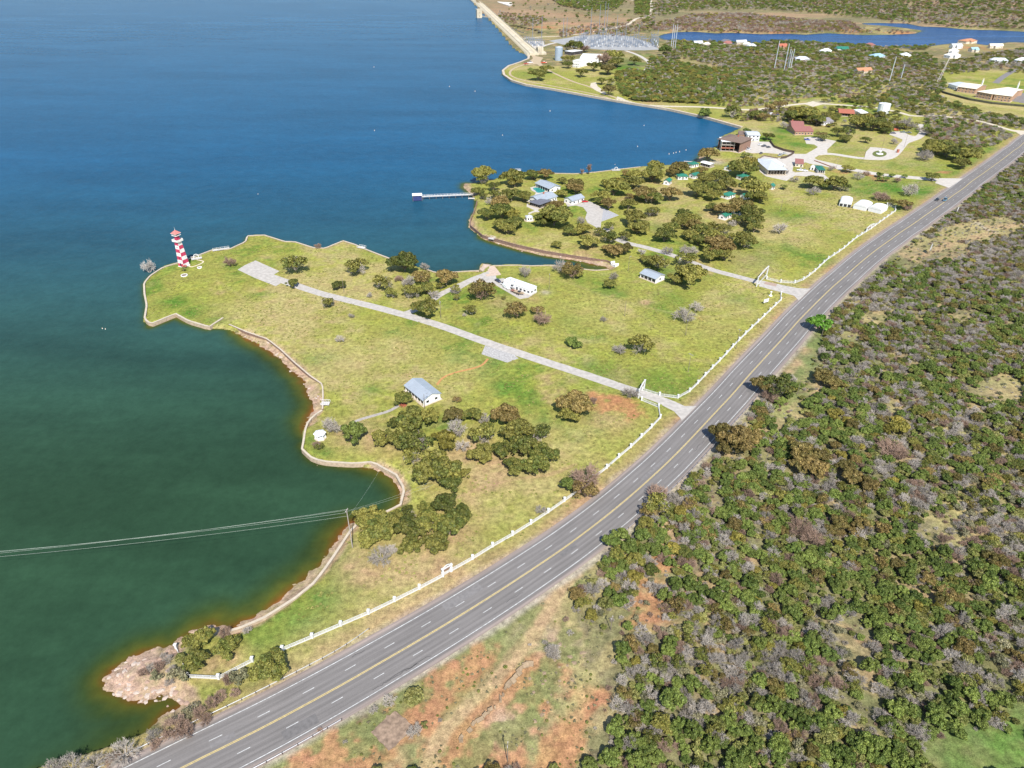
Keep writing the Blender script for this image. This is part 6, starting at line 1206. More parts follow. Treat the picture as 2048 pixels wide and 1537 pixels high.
fence('curving white fence from the south gate along the middle lawn', [(1284,780),(1297,785),(1312,789),(1330,794.5),(1352,797),(1369,792),(1389,774),(1418,743),(1448,713),(1471,688),(1500,659),(1530,631),(1562,600),(1562,588)], FG, 8.2)
fence('curving white fence from the north gate up to the marquees', [(1533,558),(1558,564),(1587,566.5),(1605,560.5),(1627,545),(1654,519.5),(1685,499),(1712,476),(1741,458),(1765,440.6),(1791,422),(1790,414),(1774,410)], FG, 8.2)
fence('short curving white fence on the point by the spit', [(376,1353),(388,1364),(407,1365),(430,1360),(457,1349),(484,1335),(505,1322)], FG, 7.5)
fence('narrow white wall and post running to the shore by the spit', [(350,1290),(362,1322),(376,1353)], FG, 10)
# ---------------------------------------------------------------- gateways and signs
BOARD = mat('sign_board_brown', (.22,.14,.10), .8, .2, 2); IRON = mat('dark_iron', (.05,.045,.04), .6, .1, 2)
def gateway(label, A, B, h_, board=True, gates=False, name='gateway'):
    a, b_ = gat(*A), gat(*B); d = b_-a; L_ = d.to_2d().length; r = empty(name, (a.x, a.y, min(a.z, b_.z)), math.atan2(d.y, d.x), label, 'gate')
    for x in (0, L_): b = MB(); b.cbox(x,0,-.3,.55,.55,h_+.3,FP); b.cbox(x,0,h_,.8,.8,.2,FP); b.build('post', None, r)
    b = MB(); b.box(-.2,L_+.2,-.12,.12,h_-.35,h_,FP); n = 10
    for k in range(n):
        t0, t1 = k/n, (k+1)/n; b.add([(L_*t0,-.1,h_+.7*math.sin(math.pi*t0)),(L_*t1,-.1,h_+.7*math.sin(math.pi*t1)),(L_*t1,-.1,h_+.3+.7*math.sin(math.pi*t1)),(L_*t0,-.1,h_+.3+.7*math.sin(math.pi*t0)),(L_*t0,.1,h_+.7*math.sin(math.pi*t0)),(L_*t1,.1,h_+.7*math.sin(math.pi*t1)),(L_*t1,.1,h_+.3+.7*math.sin(math.pi*t1)),(L_*t0,.1,h_+.3+.7*math.sin(math.pi*t0))], [(0,1,2,3),(7,6,5,4),(3,2,6,7),(1,0,4,5)], FP)
    b.build('top_beam', None, r)
    if board: b = MB(); b.box(.5,L_-.5,-.06,.06,h_-1.25,h_-.45,BOARD); b.build('sign_board', None, r)
    if gates:
        for s in (0, 1): b = MB(); x0 = .4 if s == 0 else L_/2+.05; x1 = L_/2-.05 if s == 0 else L_-.4; [b.box(x0,x1,-.04,.04,z,z+.14,FP) for z in (.3,.75,1.2)]; [b.box(x0+(x1-x0)*k/4-.05,x0+(x1-x0)*k/4+.05,-.05,.05,.25,1.4,FP) for k in range(5)]; b.build('gate_leaf', None, r)
    return r
gateway('white arched sign frame with brown board in the near roadside fence', (886,1153), (903,1143), 3.1, True, True, 'sign_frame')
gateway('white arched gateway over the south drive by the leafless tree', (1277,797), (1288,778), 4.6, True, False)
gateway('large white arched gateway over the north drive', (1513,574), (1533,552), 6.0, True, True)
gateway('small white arched gate in the north fence near the bend', (1733,463), (1746,455), 2.6, True, False)
q = gat(1541, 592); s = empty('stone_urn', q, 0, 'white pedestal beside the north drive', 'pedestal'); b = MB(); b.cone(0,0,-.2,.3,1.0,1.0,10,PW); b.build('base', None, s); b = MB(); b.cone(0,0,.3,2.2,.35,.25,8,PW); b.cone(0,0,2.2,2.6,.5,.6,8,PW); b.build('column', None, s)
q = gat(1531, 608); c_ = empty('signboard', q, .5, 'white flat signboard on dark legs on the lawn by the north gate', 'sign'); b = MB(); b.box(-1.8,1.8,-.1,.1,.9,2.9,WPT); b.build('board', None, c_)
for x in (-1.5, 1.5): b = MB(); b.cbox(x,0,-.2,.15,.15,1.1,IRON); b.build('leg', None, c_)
# billboard east of the highway
q = gat(1858, 508); c_ = empty('billboard', q, .9, 'small pale billboard on tall posts in the clearing east of the highway', 'billboard'); b = MB(); b.box(-2.2,2.2,-.1,.1,2.6,6.2,mat('pale_board', (.55,.54,.52), .7, .1, 1)); b.build('board', None, c_)
for x in (-1.7, 1.7): b = MB(); b.cbox(x,0,-.2,.22,.22,9,BARK); b.build('post', None, c_)
q = gat(1912, 430); c_ = empty('road_sign', q, .9, 'white rectangular sign in the brush beside the far highway', 'sign'); b = MB(); b.box(-1.6,1.6,-.06,.06,3.0,5.4,WPT); b.build('board', None, c_); b = MB(); b.cbox(0,.15,-.2,.15,.15,5.2,IRON); b.build('post', None, c_)
# ---------------------------------------------------------------- guardrails
GALV = mat('galvanised_steel', (.45,.46,.48), .45, .1, 1, .5, .5); GPOST = mat('dark_timber_post', (.10,.075,.06), .9, .2, 2)
def guardrail(label, s0, s1, off, flare=0):
    r = empty('guardrail', (0,0,0), 0, label, 'guardrail', 'guardrails along the highway'); n = int((s1-s0)/1.9); S = np.linspace(s0, s1, n+1)
    def po(s): o = off(s) if callable(off) else off; return road_at(s, o+(flare*max(0, (s-s1+14)/14)**2 if flare else 0))
    sg = 1 if (off(s0) if callable(off) else off) > 0 else -1
    b = MB(); prof = [(-.03,.52),(.04,.56),(.0,.64),(.04,.72),(-.03,.76)]; vs = []
    for s in S:
        x, y = po(s); x2, y2 = po(s+.5); d = Vector((x2-x, y2-y)).normalized(); nx, ny = d.y*sg, -d.x*sg; z = hgt(x, y)+.05
        for o_, h_ in prof: vs.append((x+nx*o_, y+ny*o_, z+h_))
    b.add(vs, [(5*i+k, 5*i+5+k, 5*i+6+k, 5*i+1+k) for i in range(n) for k in range(4)], GALV); b.build('rail', None, r)
    pm = None
    for s in S[::2]:
        x, y = po(s); x2, y2 = po(s+.5); d = Vector((x2-x, y2-y)).normalized()
        if pm is None: b = MB(); b.cbox(0,0,-.3,.18,.22,1.12,GPOST); o = b.build('post', None, r); pm = o.data
        else: o = part('post', pm, r)
        o.location = (x-d.y*-.16*-sg*-1, y+d.x*.16*sg, hgt(x, y)); o.rotation_euler = (0, 0, math.atan2(d.y, d.x))
    return r
L0 = 8.
guardrail('long guardrail between the highway and the lake bank', L0, road_s(763,1262)-2, lambda s: hw(s)+1.5, 1.4)
guardrail('guardrail above the orange dirt on the near right highway edge', L0, road_s(682,1425), lambda s: -hw(s)-.5)
guardrail('guardrail on the right highway edge in front of the russet oaks', road_s(1205,1070), road_s(1500,790), lambda s: -hw(s)-.55)
# ---------------------------------------------------------------- poles
def pole(px_, py_, h_, label, arm=0., m=None, r0=.14, lamp=False, tr=0, group=None, name='utility_pole', az=.7, cat='pole'):
    q = gat(px_, py_); e = empty(name, (q.x, q.y, q.z), az, label, cat, group); m = m or BARK
    b = MB(); b.tube((0,0,-.3),(0,0,h_),r0,r0*.7,7,m); b.build('post', None, e)
    if arm: b = MB(); b.box(-arm/2,arm/2,-.09,.09,h_-.65,h_-.47,WOOD); [b.tube((x,0,h_-.47),(x,0,h_-.2),.05,.05,5,WPT) for x in (-arm/2+.15, 0.35, arm/2-.15)]; b.build('crossarm', None, e)
    if lamp: b = MB(); b.tube((0,0,h_-.3),(1.4,0,h_),.05,.04,5,GALV); b.box(1.1,1.9,-.17,.17,h_-.08,h_+.08,GALV); b.build('lamp_arm', None, e)
    if tr: b = MB(); b.cone(.35,0,h_-2,h_-1.1,.25,.25,8,GALV); b.build('transformer', None, e)
    return e
PG = 'timber poles'
near_pole = pole(705, 1095, 17.0, 'tall grey utility pole at the bay wall carrying the lake wires', 1.8, mat('grey_pole', (.33,.29,.26), .9, .2, 2), .2, group=PG, az=1.3)
P_ = [(1376,745,10.2,'leaning timber pole with crossarm nearest the fence curve',2.4,0,0),(1472,698,11,'timber pole with crossarm just outside the middle fence',1.6,0,0),(1249,633,9,'bare timber pole in the middle of the middle lawn',0,0,0),(1371,670,7.6,'timber pole in front of the dense leafless tree',0,1,0),(1256,543,9.2,'timber pole with lamp between the inlet tip and small pavilion',0,1,0),(1098,580,9,'lamp pole on the lawn right of the boathouse shed',0,1,0),(882,638,10.5,'timber pole beside the drive thicket',1.6,0,1),(850,822,8.5,'lamp pole beside the grey pavilion gable',0,1,0),(688,586,9,'slim timber pole beside the small oak on the headland',0,0,0),
      (1560,425,9.5,'timber pole on the lawn east of the cabin woods',0,0,0),(1524,373,8,'timber pole by the leafless tree south of the hall',0,0,0),(1727,320,12,'tall pole at the left of the turning circle',0,0,0),(1763,300,10,'slim flagpole behind the turning circle',0,0,0),(1808,295,14,'tall pole right of the turning circle',0,1,0),(1681,255,10,'lamp pole behind the brick house lawn',0,1,0),(1672,338,8,'lamp pole behind the gatehouse',0,1,0),
      (1932,480,12,'timber pole with transformer in the clearing east of the highway',1.6,0,1),(1991,455,9,'timber pole by the track at the right edge',1.2,0,0),(1744,566,9,'timber pole in the scrub across from the north gate',0,0,0),(1705,610,9,'timber pole in the brush edge below the north gate',0,0,0),(1641,680,8,'timber pole under the bright green tree',0,0,0),(1526,945,9.5,'timber pole between the russet oaks and orange oak',0,0,0),(1594,790,7,'short timber pole on the green strip east of the highway',0,0,0),
      (1221,1262,6,'small timber pole in the orange dirt clearing',1.4,0,0),(1015,1523,8,'timber pole at the bottom edge in the orange dirt',1.6,0,0),(1520,1190,6,'thin timber pole in the scrub',0,0,0),(1082,110,26,'slim dark mast left of the silo, left one',0,0,0),(1093,112,24,'slim dark mast left of the silo, right one',0,0,0),(1105,132,14,'lamp pole on the knoll lawn',0,1,0)]
for x, y, h_, lb, arm, lamp, tr in P_[:25]+P_[26:]: pole(x, y, h_, lb, arm, None, .13 if h_ < 20 else .25, bool(lamp), tr, PG, az=.6+.1*len(lb) % 2)
STEEL = mat('pale_steel', (.52,.56,.60), .45, .08, .3, .4, .3)
for i, (x, y, h_, lb) in enumerate([(1548,141,40,'tallest pale steel transmission pole left of the cluster'),(1568,141,36,'steel transmission pole, first of the close cluster'),(1574,139,28,'steel transmission pole, second of the close cluster'),(1577,140,26,'steel transmission pole, third of the close cluster'),(1581,139,28,'steel transmission pole, last of the close cluster'),(1778,166,33,'tall pale steel pole beside the cleared strip'),(1801,160,20,'short steel pole right of the tall one'),
     (1342,96,38,'left of three steel poles right of the substation'),(1345.5,99,38,'middle of three steel poles right of the substation'),(1349.5,101,40,'right of three steel poles right of the substation')]):
    pole(x, y, h_, lb, 0, STEEL, .62, False, 0, 'steel transmission poles', 'steel_pole')
q0 = gat(1873,166); q1 = gat(1878,165); e = empty('a_frame_mast', (q0.x,q0.y,q0.z), 0, 'pale two legged lattice mast beside the church', 'mast'); d = q1-q0
for nm, a_ in (('leg', Vector((0,0,0))), ('leg', Vector((d.x, d.y, 0)))): b = MB(); b.tube(tuple(a_), (d.x*1.6, d.y*.5, 34), .35, .25, 5, mat('weathered_white_steel', (.55,.50,.45), .6, .15, .5)); b.build(nm, None, e)
for k in range(6): b = MB(); t = (k+1)/7; b.tube((d.x*1.6*t, d.y*.5*t, 34*t), (d.x+(d.x*.6)*t, d.y-(d.y*.5)*t, 34*t), .18, .18, 4, STEEL); b.build('brace', None, e)
# substation lattice
LAT = mat('galvanised_lattice', (.22,.25,.30), .5, .1, .5, .4, .3); rs_ = random.Random(8)
gA, gB, gC = at(1140,84), at(1285,92), at(1195,72)
lm = MB(); lm.tube((0,0,0),(0,0,12),.4,.25,4,LAT); lm.box(-4.5,4.5,-.3,.3,9.2,9.8,LAT); lm.tube((-4.5,0,0),(-4.5,0,12.5),.35,.25,4,LAT); lm.tube((4.5,0,0),(4.5,0,12.5),.35,.25,4,LAT); lm.cbox(-2,2.5,0,2.5,2,3.2,LAT); lm.cbox(2.4,-2,0,1.5,1.5,2.5,METALP); LM = None
def framework(px_, py_, sc_, label):
    global LM
    q = gat(px_, py_); e = empty('substation_frame', (q.x,q.y,q.z), rs_.uniform(-.1,.1)+.35, label, 'frame', 'steel frames in the substation'); e.scale = (sc_, sc_, sc_)
    if LM is None: o = lm.build('frame', None, e); LM = o.data
    else: part('frame', LM, e)
for r_i in range(6):
    n = 10-r_i
    for k in range(n):
        t = k/(n-1); u_ = r_i/5
        x = 1150+(1312-1150-30*u_)*t+22*u_; y = 97-2*t-(20-6*t)*u_*.95
        if r_i == 0: y = 95
        framework(x+rs_.uniform(-1.5,1.5), y+rs_.uniform(-.6,.6), rs_.uniform(.7,1.4), 'grey steel frame in the big substation yard')
for k in range(9): framework(1053+k*4.0, 88+(k % 3)*2.4, rs_.uniform(.8,1.2), 'blue grey steel frame in the small yard beside the dam')
for i, (x, y, h_) in enumerate([(1065,88,42),(1083,86,45),(1180,82,55),(1197,78,58),(1207,76,62),(1212,76,58),(1232,78,40),(1126,76,34),(1133,75,34),(1313,96,30),(1275,92,34),(1250,88,30)]):
    pole(x, y, h_, ORD[i]+' from the left of the tall thin masts at the substation', 0, LAT, .5, False, 0, 'substation masts', 'lattice_mast', cat='mast')
# ---------------------------------------------------------------- wires over the lake
WIRE = mat('pale_wire', (.42,.46,.40), .5, .05, 1)
top = near_pole.location+Vector((0,0,16.3))
def wire(a, b_, sag, label, r_=.024, n=24, seg=5):
    m_ = MB(); pr_ = None
    for i in range(n+1):
        t = i/n; p = a.lerp(b_, t); p.z -= sag*4*t*(1-t)
        if pr_ is not None: m_.tube(pr_, p, r_, r_, 4, WIRE)
        pr_ = p
    return tag(m_.build('overhead_wire'), label, 'wire', 'overhead wires')
for i, (dz, dx, py_) in enumerate([(0,-.85,1088),(0,.35,1092),(0,.85,1097),(-2.2,0,1101)]):
    e_ = at(-330, py_+38, 9.5-(i == 3)*2); wire(top+Vector((dx*.3, dx, dz)), e_, 2.2, ['highest','second','third','lowest'][i]+' of the four wires running out over the lake')
for i, (tx, ty, z_) in enumerate([(860,965,9),(866,970,9),(768,925,3)]):
    wire(top+Vector((.2*i, .3-.3*i, -.2-2*(i == 2))), at(tx, ty, z_), .8, ['upper wire from the near pole towards the big grove','lower wire from the near pole towards the big grove','steep guy wire from the near pole across the bay'][i], .018)
# ---------------------------------------------------------------- docks, pier, buoys
DECK = mat('bleached_deck', (.52,.49,.46), .85, .15, 2); PILE = mat('pier_pile', (.22,.19,.17), .9, .2, 2)
a, b_ = at(843,393.5,.6), at(946,389,.6); d = (b_-a); L_ = d.to_2d().length; e = empty('pier', (a.x,a.y,0), math.atan2(d.y,d.x), 'long straight grey pier reaching into the lake from the point', 'pier')
n = 60; pm = None
for i in range(n):
    if pm is None: b = MB(); b.box(.02,L_/n-.05,-1.3,1.3,.45,.6,DECK); o = b.build('plank', None, e); pm = o.data
    else: o = part('plank', pm, e)
    o.location = (i*L_/n, 0, random.Random(i).uniform(-.02,.02))
for s in (-1.25, 1.25): b = MB(); b.box(0,L_,s-.05,s+.05,1.45,1.55,WPT); [b.cbox(x,s,.5,.1,.1,1.0,WPT) for x in np.arange(0,L_,2.5)]; b.build('railing', None, e)
for x in np.arange(1,L_,5): b = MB(); b.tube((x,-1.1,-5),(x,-1.1,.5),.14,.14,6,PILE); b.tube((x,1.1,-5),(x,1.1,.5),.14,.14,6,PILE); b.build('pile', None, e)
q = at(834.5, 396, .3); e = empty('boat_dock_house', (q.x,q.y,0), math.atan2(d.y,d.x), 'small blue boathouse with white roof at the pier end', 'boathouse')
b = MB(); b.box(-3.2,3.2,-2.4,2.4,-1.2,2.9,mat('navy_wall', (.03,.045,.14), .8, .15, 1)); b.build('wall', None, e); b = MB(); b.gable(-3.7,3.7,-3,3,2.9,.9,.15,METALW); b.build('roof', None, e); b = MB(); [b.tube((x,y,-5),(x,y,2.9),.14,.14,6,PILE) for x in (-3.4,3.4) for y in (-2.7,2.7)]; b.build('pile', None, e)
def dock(px_, py_, L_, W_, rz_, label, z=.5, arch=False, rails=True, ladder=False):
    q = at(px_, py_, z); e = empty('dock', (q.x,q.y,0), rz_, label, 'dock', 'little docks on the shore'); k = max(3, int(L_/.9)); me_ = None
    for i in range(k):
        if me_ is None: b = MB(); b.box(0,L_/k-.06,-W_/2,W_/2,z-.12,z,DECK); o = b.build('plank', None, e); me_ = o.data
        else: o = part('plank', me_, e)
        o.location = (-L_/2+i*L_/k, 0, 0)
    b = MB(); [b.tube((x,y,-4),(x,y,z),.1,.1,5,PILE) for x in (-L_/2+.2,L_/2-.2) for y in (-W_/2+.15,W_/2-.15)]; b.build('pile', None, e)
    if rails:
        for s in (-1, 1): b = MB(); b.box(-L_/2,L_/2,s*W_/2-.05,s*W_/2+.05,z+.9,z+1.0,WPT); [b.cbox(x,s*W_/2,z,.1,.1,.95,WPT) for x in np.linspace(-L_/2,L_/2,5)]; b.build('railing', None, e)
    if arch:
        b = MB(); n_ = 9
        for k2 in range(n_):
            t0, t1 = math.pi*k2/n_, math.pi*(k2+1)/n_; b.tube((1.3*math.cos(t0),0,z+1.5+1.1*math.sin(t0)),(1.3*math.cos(t1),0,z+1.5+1.1*math.sin(t1)),.22,.22,6,WPT)
        for s in (-1.3, 1.3): b.tube((s,0,z),(s,0,z+1.5),.22,.22,6,WPT)
        b.build('arch', None, e)
    return e
dock(393,517,6,3,.5,'small dock with a white arch right of the lighthouse',arch=True); dock(442,499,10,2.2,.45,'pale railed dock on the north wall of the headland'); dock(723,495,5,3,-.4,'grey roofed little dock at the east end of the headland wall'); dock(984,477,4,3.4,-.4,'pale square dock landing on the inlet wall'); dock(1232,341,7,2,.1,'dock with a white arch on the north shore',arch=True); dock(1036,341,5,3,-.1,'pale little deck on the north point')
dock(651,807,3.6,2.6,0,'white railed steps through the cove wall',.6); dock(1386,324,16,1.6,-.25,'reddish long dock below the shelter',-.6,rails=False); dock(943,397,5,2.5,0,'small pale landing beside the foot of the pier',-.9,rails=False)
by = MB(); by.cone(0,0,-.5,.5,.45,.45,8,WPT); by.cone(0,0,.5,1.3,.35,.1,8,mat('buoy_band', (.7,.5,.35), .6, .1, 1)); BY = None
for i, (x, y) in enumerate([(1100,223),(1005,271.5),(1275,294),(1288,252),(950,183.5),(899,174),(749,262),(516,389),(1338,309),(1347,307.5),(1352,306),(1359,304.5),(1372,301),(748,135),(1230,330),(205,658),(211,659)]):
    q = at(x, y, WATER_Z); 
    o = by.build('buoy') if BY is None else bpy.data.objects.new('buoy', BY)
    if BY is None: BY = o.data
    else: COL.objects.link(o)
    s_ = .95 if y < 230 else .8 if y < 320 else .5; o.location = (q.x,q.y,WATER_Z); o.scale = (s_,)*3; tag(o, 'small white buoy floating on the lake, '+ORD[sorted([1100,1005,1275,1288,950,899,749,516,1338,1347,1352,1359,1372,748,1230,205,211]).index(x)]+' from the left', 'buoy', 'buoys on the lake')
# ---------------------------------------------------------------- vehicles
TYRE = mat('tyre_rubber', (.02,.02,.02), .9, .1, 2); GLS = DARK
def car(px_, py_, rz_, colr, label, kind='car', group=None, s=1., world=None):
    m = mat('car_paint_%s' % '_'.join('%02d' % int(c*99) for c in colr), colr, .3, .03, .5, .5)
    q = Vector((*world, .1)) if world else gat(px_, py_, .16); e = empty({'car':'car','pickup':'pickup_truck','van':'van'}[kind], q, rz_, label, {'car':'car','pickup':'pickup','van':'van'}[kind], group); e.scale = (s,)*3
    L_, W_ = (4.7,1.85) if kind == 'car' else (5.8,2.0) if kind == 'pickup' else (5.4,2.05); h1 = .95 if kind == 'car' else 1.15
    def loft(secs, mm, nm):
        b = MB(); n = len(secs); vs = []
        for x, w_, z0, z1, tw in secs: vs += [(x,-w_,z0),(x,w_,z0),(x,w_*1.0,z0+(z1-z0)*.6),(x,tw,z1),(x,-tw,z1),(x,-w_,z0+(z1-z0)*.6)]
        fs = [(6*i+k,6*i+(k+1) % 6,6*i+6+(k+1) % 6,6*i+6+k) for i in range(n-1) for k in range(6)]+[(5,4,3,2,1,0),tuple(6*n-6+k for k in range(6))]
        b.add(vs, [f[::-1] for f in fs], mm); return b.build(nm, None, e)
    h = L_/2; w = W_/2
    loft([(-h,w*.82,.42,h1*.78,w*.7),(-h+.25,w*.98,.32,h1*.96,w*.86),(-h*.4,w,.28,h1,w*.92),(h*.35,w,.28,h1,w*.9),(h-.45,w*.96,.3,h1*.86,w*.8),(h,w*.78,.4,h1*.66,w*.64)], m, 'body')
    if kind == 'car': c = [(-h+.75,w*.86,h1-.06,h1,w*.8),(-h+1.35,w*.86,h1-.06,1.45,w*.66),(.35,w*.86,h1-.06,1.45,w*.66),(1.15,w*.84,h1-.06,h1,w*.8)]
    elif kind == 'pickup': c = [(-.75,w*.88,h1-.06,h1,w*.84),(-.6,w*.88,h1-.06,1.85,w*.72),(.9,w*.88,h1-.06,1.85,w*.72),(1.6,w*.84,h1-.06,h1,w*.8)]
    else: c = [(-h+.15,w*.94,h1-.06,1.95,w*.85),(-h+.3,w*.94,h1-.06,2.1,w*.85),(1.1,w*.92,h1-.06,2.1,w*.82),(1.95,w*.86,h1-.06,h1,w*.8)]
    loft(c, GLS if kind != 'van' else m, 'cabin')
    b = MB(); ct = 1.46 if kind == 'car' else 1.86 if kind == 'pickup' else 2.11; xs = (-h+1.3,.32) if kind == 'car' else (-.6,.85) if kind == 'pickup' else (-h+.3,1.0); b.box(xs[0],xs[1],-w*.62,w*.62,ct,ct+.03,m); b.build('roof', None, e)
    if kind == 'pickup': b = MB(); b.box(-h+.2,-.9,-w*.75,w*.75,h1-.02,h1+.02,SHADE); b.build('load_bed', None, e)
    for x in (-h*.6, h*.6):
        for y in (-w*.92, w*.92): b = MB(); b.tube((x,y-.1,.34),(x,y+.1,.34),.34,.34,12,TYRE); b.build('wheel', None, e)
    for y in (-w*.55, w*.55): b = MB(); b.box(h-.08,h+.01,y-.16,y+.16,.52,.66,WPT); b.build('headlight', None, e); b = MB(); b.box(-h-.01,-h+.1,y-.14,y+.14,.6,.74,RED); b.build('tail_light', None, e)
    return e
def on_road(px_, py_, off, rev):
    s = road_s(px_, py_); x, y = road_at(s, off); x2, y2 = road_at(s+1, off); return (x, y), math.atan2(y2-y, x2-x)+(math.pi if rev else 0)
w_, a_ = on_road(1871,401,5.6,True); car(0,0,a_,(.02,.025,.03),'black car on the highway in the far left lane','car','cars on the highway',1.15,w_)
w_, a_ = on_road(1897,403,.9,False); car(0,0,a_,(.10,.22,.30),'blue car on the highway near the yellow line','pickup','cars on the highway',1.15,w_)
VG = 'parked vehicles'
for x, y, r_, c_, k_, lb in [(1170,405,.2,(.50,.02,.02),'car','red car beside the garage'),(1009,572,-.9,(.75,.75,.75),'pickup','white pickup at the lake end of the white shed'),(996,564,-.9,(.05,.06,.1),'car','dark car parked by the shed and the ramp lane'),(1013,577,-.9,(.7,.72,.72),'van','white van in front of the shed'),
   (1614,281,-.3,(.06,.09,.28),'pickup','blue pickup beside the brick house lawn'),(1493,292,.6,(.06,.07,.12),'car','dark car nearest the lake house balcony'),(1497,300,.7,(.6,.62,.66),'pickup','silver pickup below the dark car by the balcony'),(1520,291,.4,(.7,.7,.7),'car','white car in the middle of the court row'),(1528,294,.4,(.1,.11,.13),'pickup','dark pickup in the middle of the court row'),(1537,296,.4,(.08,.09,.1),'car','black car at the right of the court row'),(1522,308,.8,(.12,.12,.13),'car','dark car by the round court hedge'),(1560,312,.7,(.4,.42,.42),'pickup','grey pickup behind the wide hall'),(1568,309,.7,(.5,.52,.52),'car','pale car beside the curved dark fence'),(1600,342,-.2,(.75,.75,.75),'pickup','white pickup beside the gatehouse track'),(1610,343,-.2,(.7,.7,.7),'car','white car beside the gatehouse track'),(1511,329,1.,(.1,.1,.12),'car','dark car at the left end of the hall lot'),
   (1786,268,-.2,(.12,.12,.16),'pickup','dark pickup on the upper parking'),(1792,262,-.2,(.5,.12,.05),'van','orange red trailer van on the upper parking'),(1806,266,-.2,(.15,.2,.17),'pickup','grey green truck on the upper parking'),(1817,267,-.2,(.1,.12,.1),'pickup','dark truck at the right of the upper parking'),(1543,230,.2,(.65,.66,.7),'van','white van under the trees behind the brick house'),(1555,231,.2,(.1,.1,.16),'car','dark car under the trees behind the brick house'),(1088,127,0,(.5,.08,.03),'pickup','orange red truck on the dam knoll'),(1060,127,.4,(.65,.6,.58),'pickup','white truck on the dam apron'),(1052,129,.4,(.45,.1,.06),'car','red car on the dam apron')]:
    car(x, y, r_, c_, lb, k_, VG, 1.0 if y > 200 else 1.6)
# boats and trailers by the shed
for i, (x, y, r_, cc, lb) in enumerate([(1024,578,-.55,(.75,.75,.76),'white motorboat on a trailer in front of the shed'),(1038,590,-.5,(.4,.30,.2),'tan covered boat at the yard edge'),(1029,585,-.5,(.25,.12,.1),'brown trailer heap between the boats')]):
    q = gat(x, y, .2); e = empty('motorboat' if i < 2 else 'flat_trailer', q, r_, lb, 'boat' if i < 2 else 'trailer'); m_ = mat('hull_%d' % i, cc, .5, .08, 1)
    if i < 2:
        b = MB(); vs = []
        for xx, ww, z0, z1 in ((-3,1.1,.7,1.6),(0,1.2,.6,1.6),(2,.8,.7,1.75),(3.2,.05,1.2,1.9)): vs += [(xx,-ww,z1),(xx,ww,z1),(xx,ww*.5,z0),(xx,-ww*.5,z0)]
        b.add(vs, [(4*k+j,4*k+4+j,4*k+4+(j+1) % 4,4*k+(j+1) % 4) for k in range(3) for j in range(4)]+[(0,1,2,3),(15,14,13,12)], m_); b.build('hull', None, e); b = MB(); b.box(-.6,.9,-.7,.7,1.6,2.2,DARK); b.build('windscreen', None, e)
    else: b = MB(); b.box(-2.2,2.2,-1,1,.6,.85,m_); [b.cbox(xx,yy,.85,.8,.6,.5,m_) for xx, yy in ((-1.3,.2),(0,-.3),(1.2,.3))]; b.build('bed', None, e)
    b = MB(); [b.tube((xx,yy-.1,.3),(xx,yy+.1,.3),.3,.3,10,TYRE) for xx in (-.8,.2) for yy in (-1.05,1.05)]; b.build('wheels', None, e)
# village extras
pts_ = crop(1400,170,.1465,[(950,775),(1010,860),(1150,910),(1290,935),(1240,970),(1170,1005),(1100,1015)]); 
def lowfence(name, pts, label, m, h_=1.6, wd_=.25, cat='fence'):
    W_ = resample(np.array([tuple(at(a, b__)[:2]) for a, b__ in pts]), 3.); r = empty(name, (0,0,0), 0, label, cat)
    for (x0,y0),(x1,y1) in zip(W_, W_[1:]):
        d = Vector((x1-x0,y1-y0,0)); b = MB(); b.M = Matrix.Translation((x0,y0,hgt(x0,y0))) @ Matrix.Rotation(math.atan2(d.y,d.x),4,'Z'); b.box(0,d.length-.03,-wd_/2,wd_/2,-.2,h_,m); b.build('panel', None, r)
    return r
lowfence('court_fence', pts_, 'curved dark fence round the village court', mat('dark_brown_fence', (.09,.065,.05), .9, .2, 1), 2.2)
lowfence('terrace_wall', crop(1400,170,.1465,[(735,1060),(870,975),(1060,1010)]), 'low brown wall behind the wide hall', BROWNR, 1.0, .5, 'wall')
lowfence('lane_hedge', crop(1400,170,.1465,[(1560,1040),(1700,1090),(1850,1150)]), 'low brown border strip beside the village lane', mat('russet_hedge', (.25,.12,.08), .95, .3, 1), .6, 1.2, 'hedge')
lowfence('church_hedge', crop(1748,60,.1465,[(740,800),(1000,880),(1300,960),(1600,1010),(2048,1050)]), 'long dark hedge below the church lot', mat('dark_hedge', (.07,.07,.045), .95, .3, .5), 2.2, 2.5, 'hedge')
q = gat(1759, 309); e = empty('fountain', q, 0, 'white fountain in the middle of the turning circle', 'fountain'); b = MB(); b.cone(0,0,-.1,.8,3.2,3.0,14,PW); b.build('basin', None, e); b = MB(); b.cone(0,0,.8,2.6,.4,.3,8,PW); b.cone(0,0,2.6,3.0,1.3,1.5,10,PW); b.build('bowl', None, e)
q = gat(1795, 306); e = empty('brick_pier', q, .4, 'small red brick pier at the right of the turning circle', 'pier'); b = MB(); b.cbox(0,0,-.2,2.2,1.2,3.2,REDB); b.build('pier_body', None, e)
q = gat(1446, 338); e = empty('play_frame', (q.x-25, q.y+8, q.z), .4, 'small swing frame on the lawn above the cabins', 'swing'); b = MB()
for s in (-2,2): b.tube((s,-1,0),(s,0,2.6),.08,.08,5,WPT); b.tube((s,1,0),(s,0,2.6),.08,.08,5,WPT)
b.tube((-2,0,2.6),(2,0,2.6),.08,.08,5,WPT); b.build('frame', None, e)
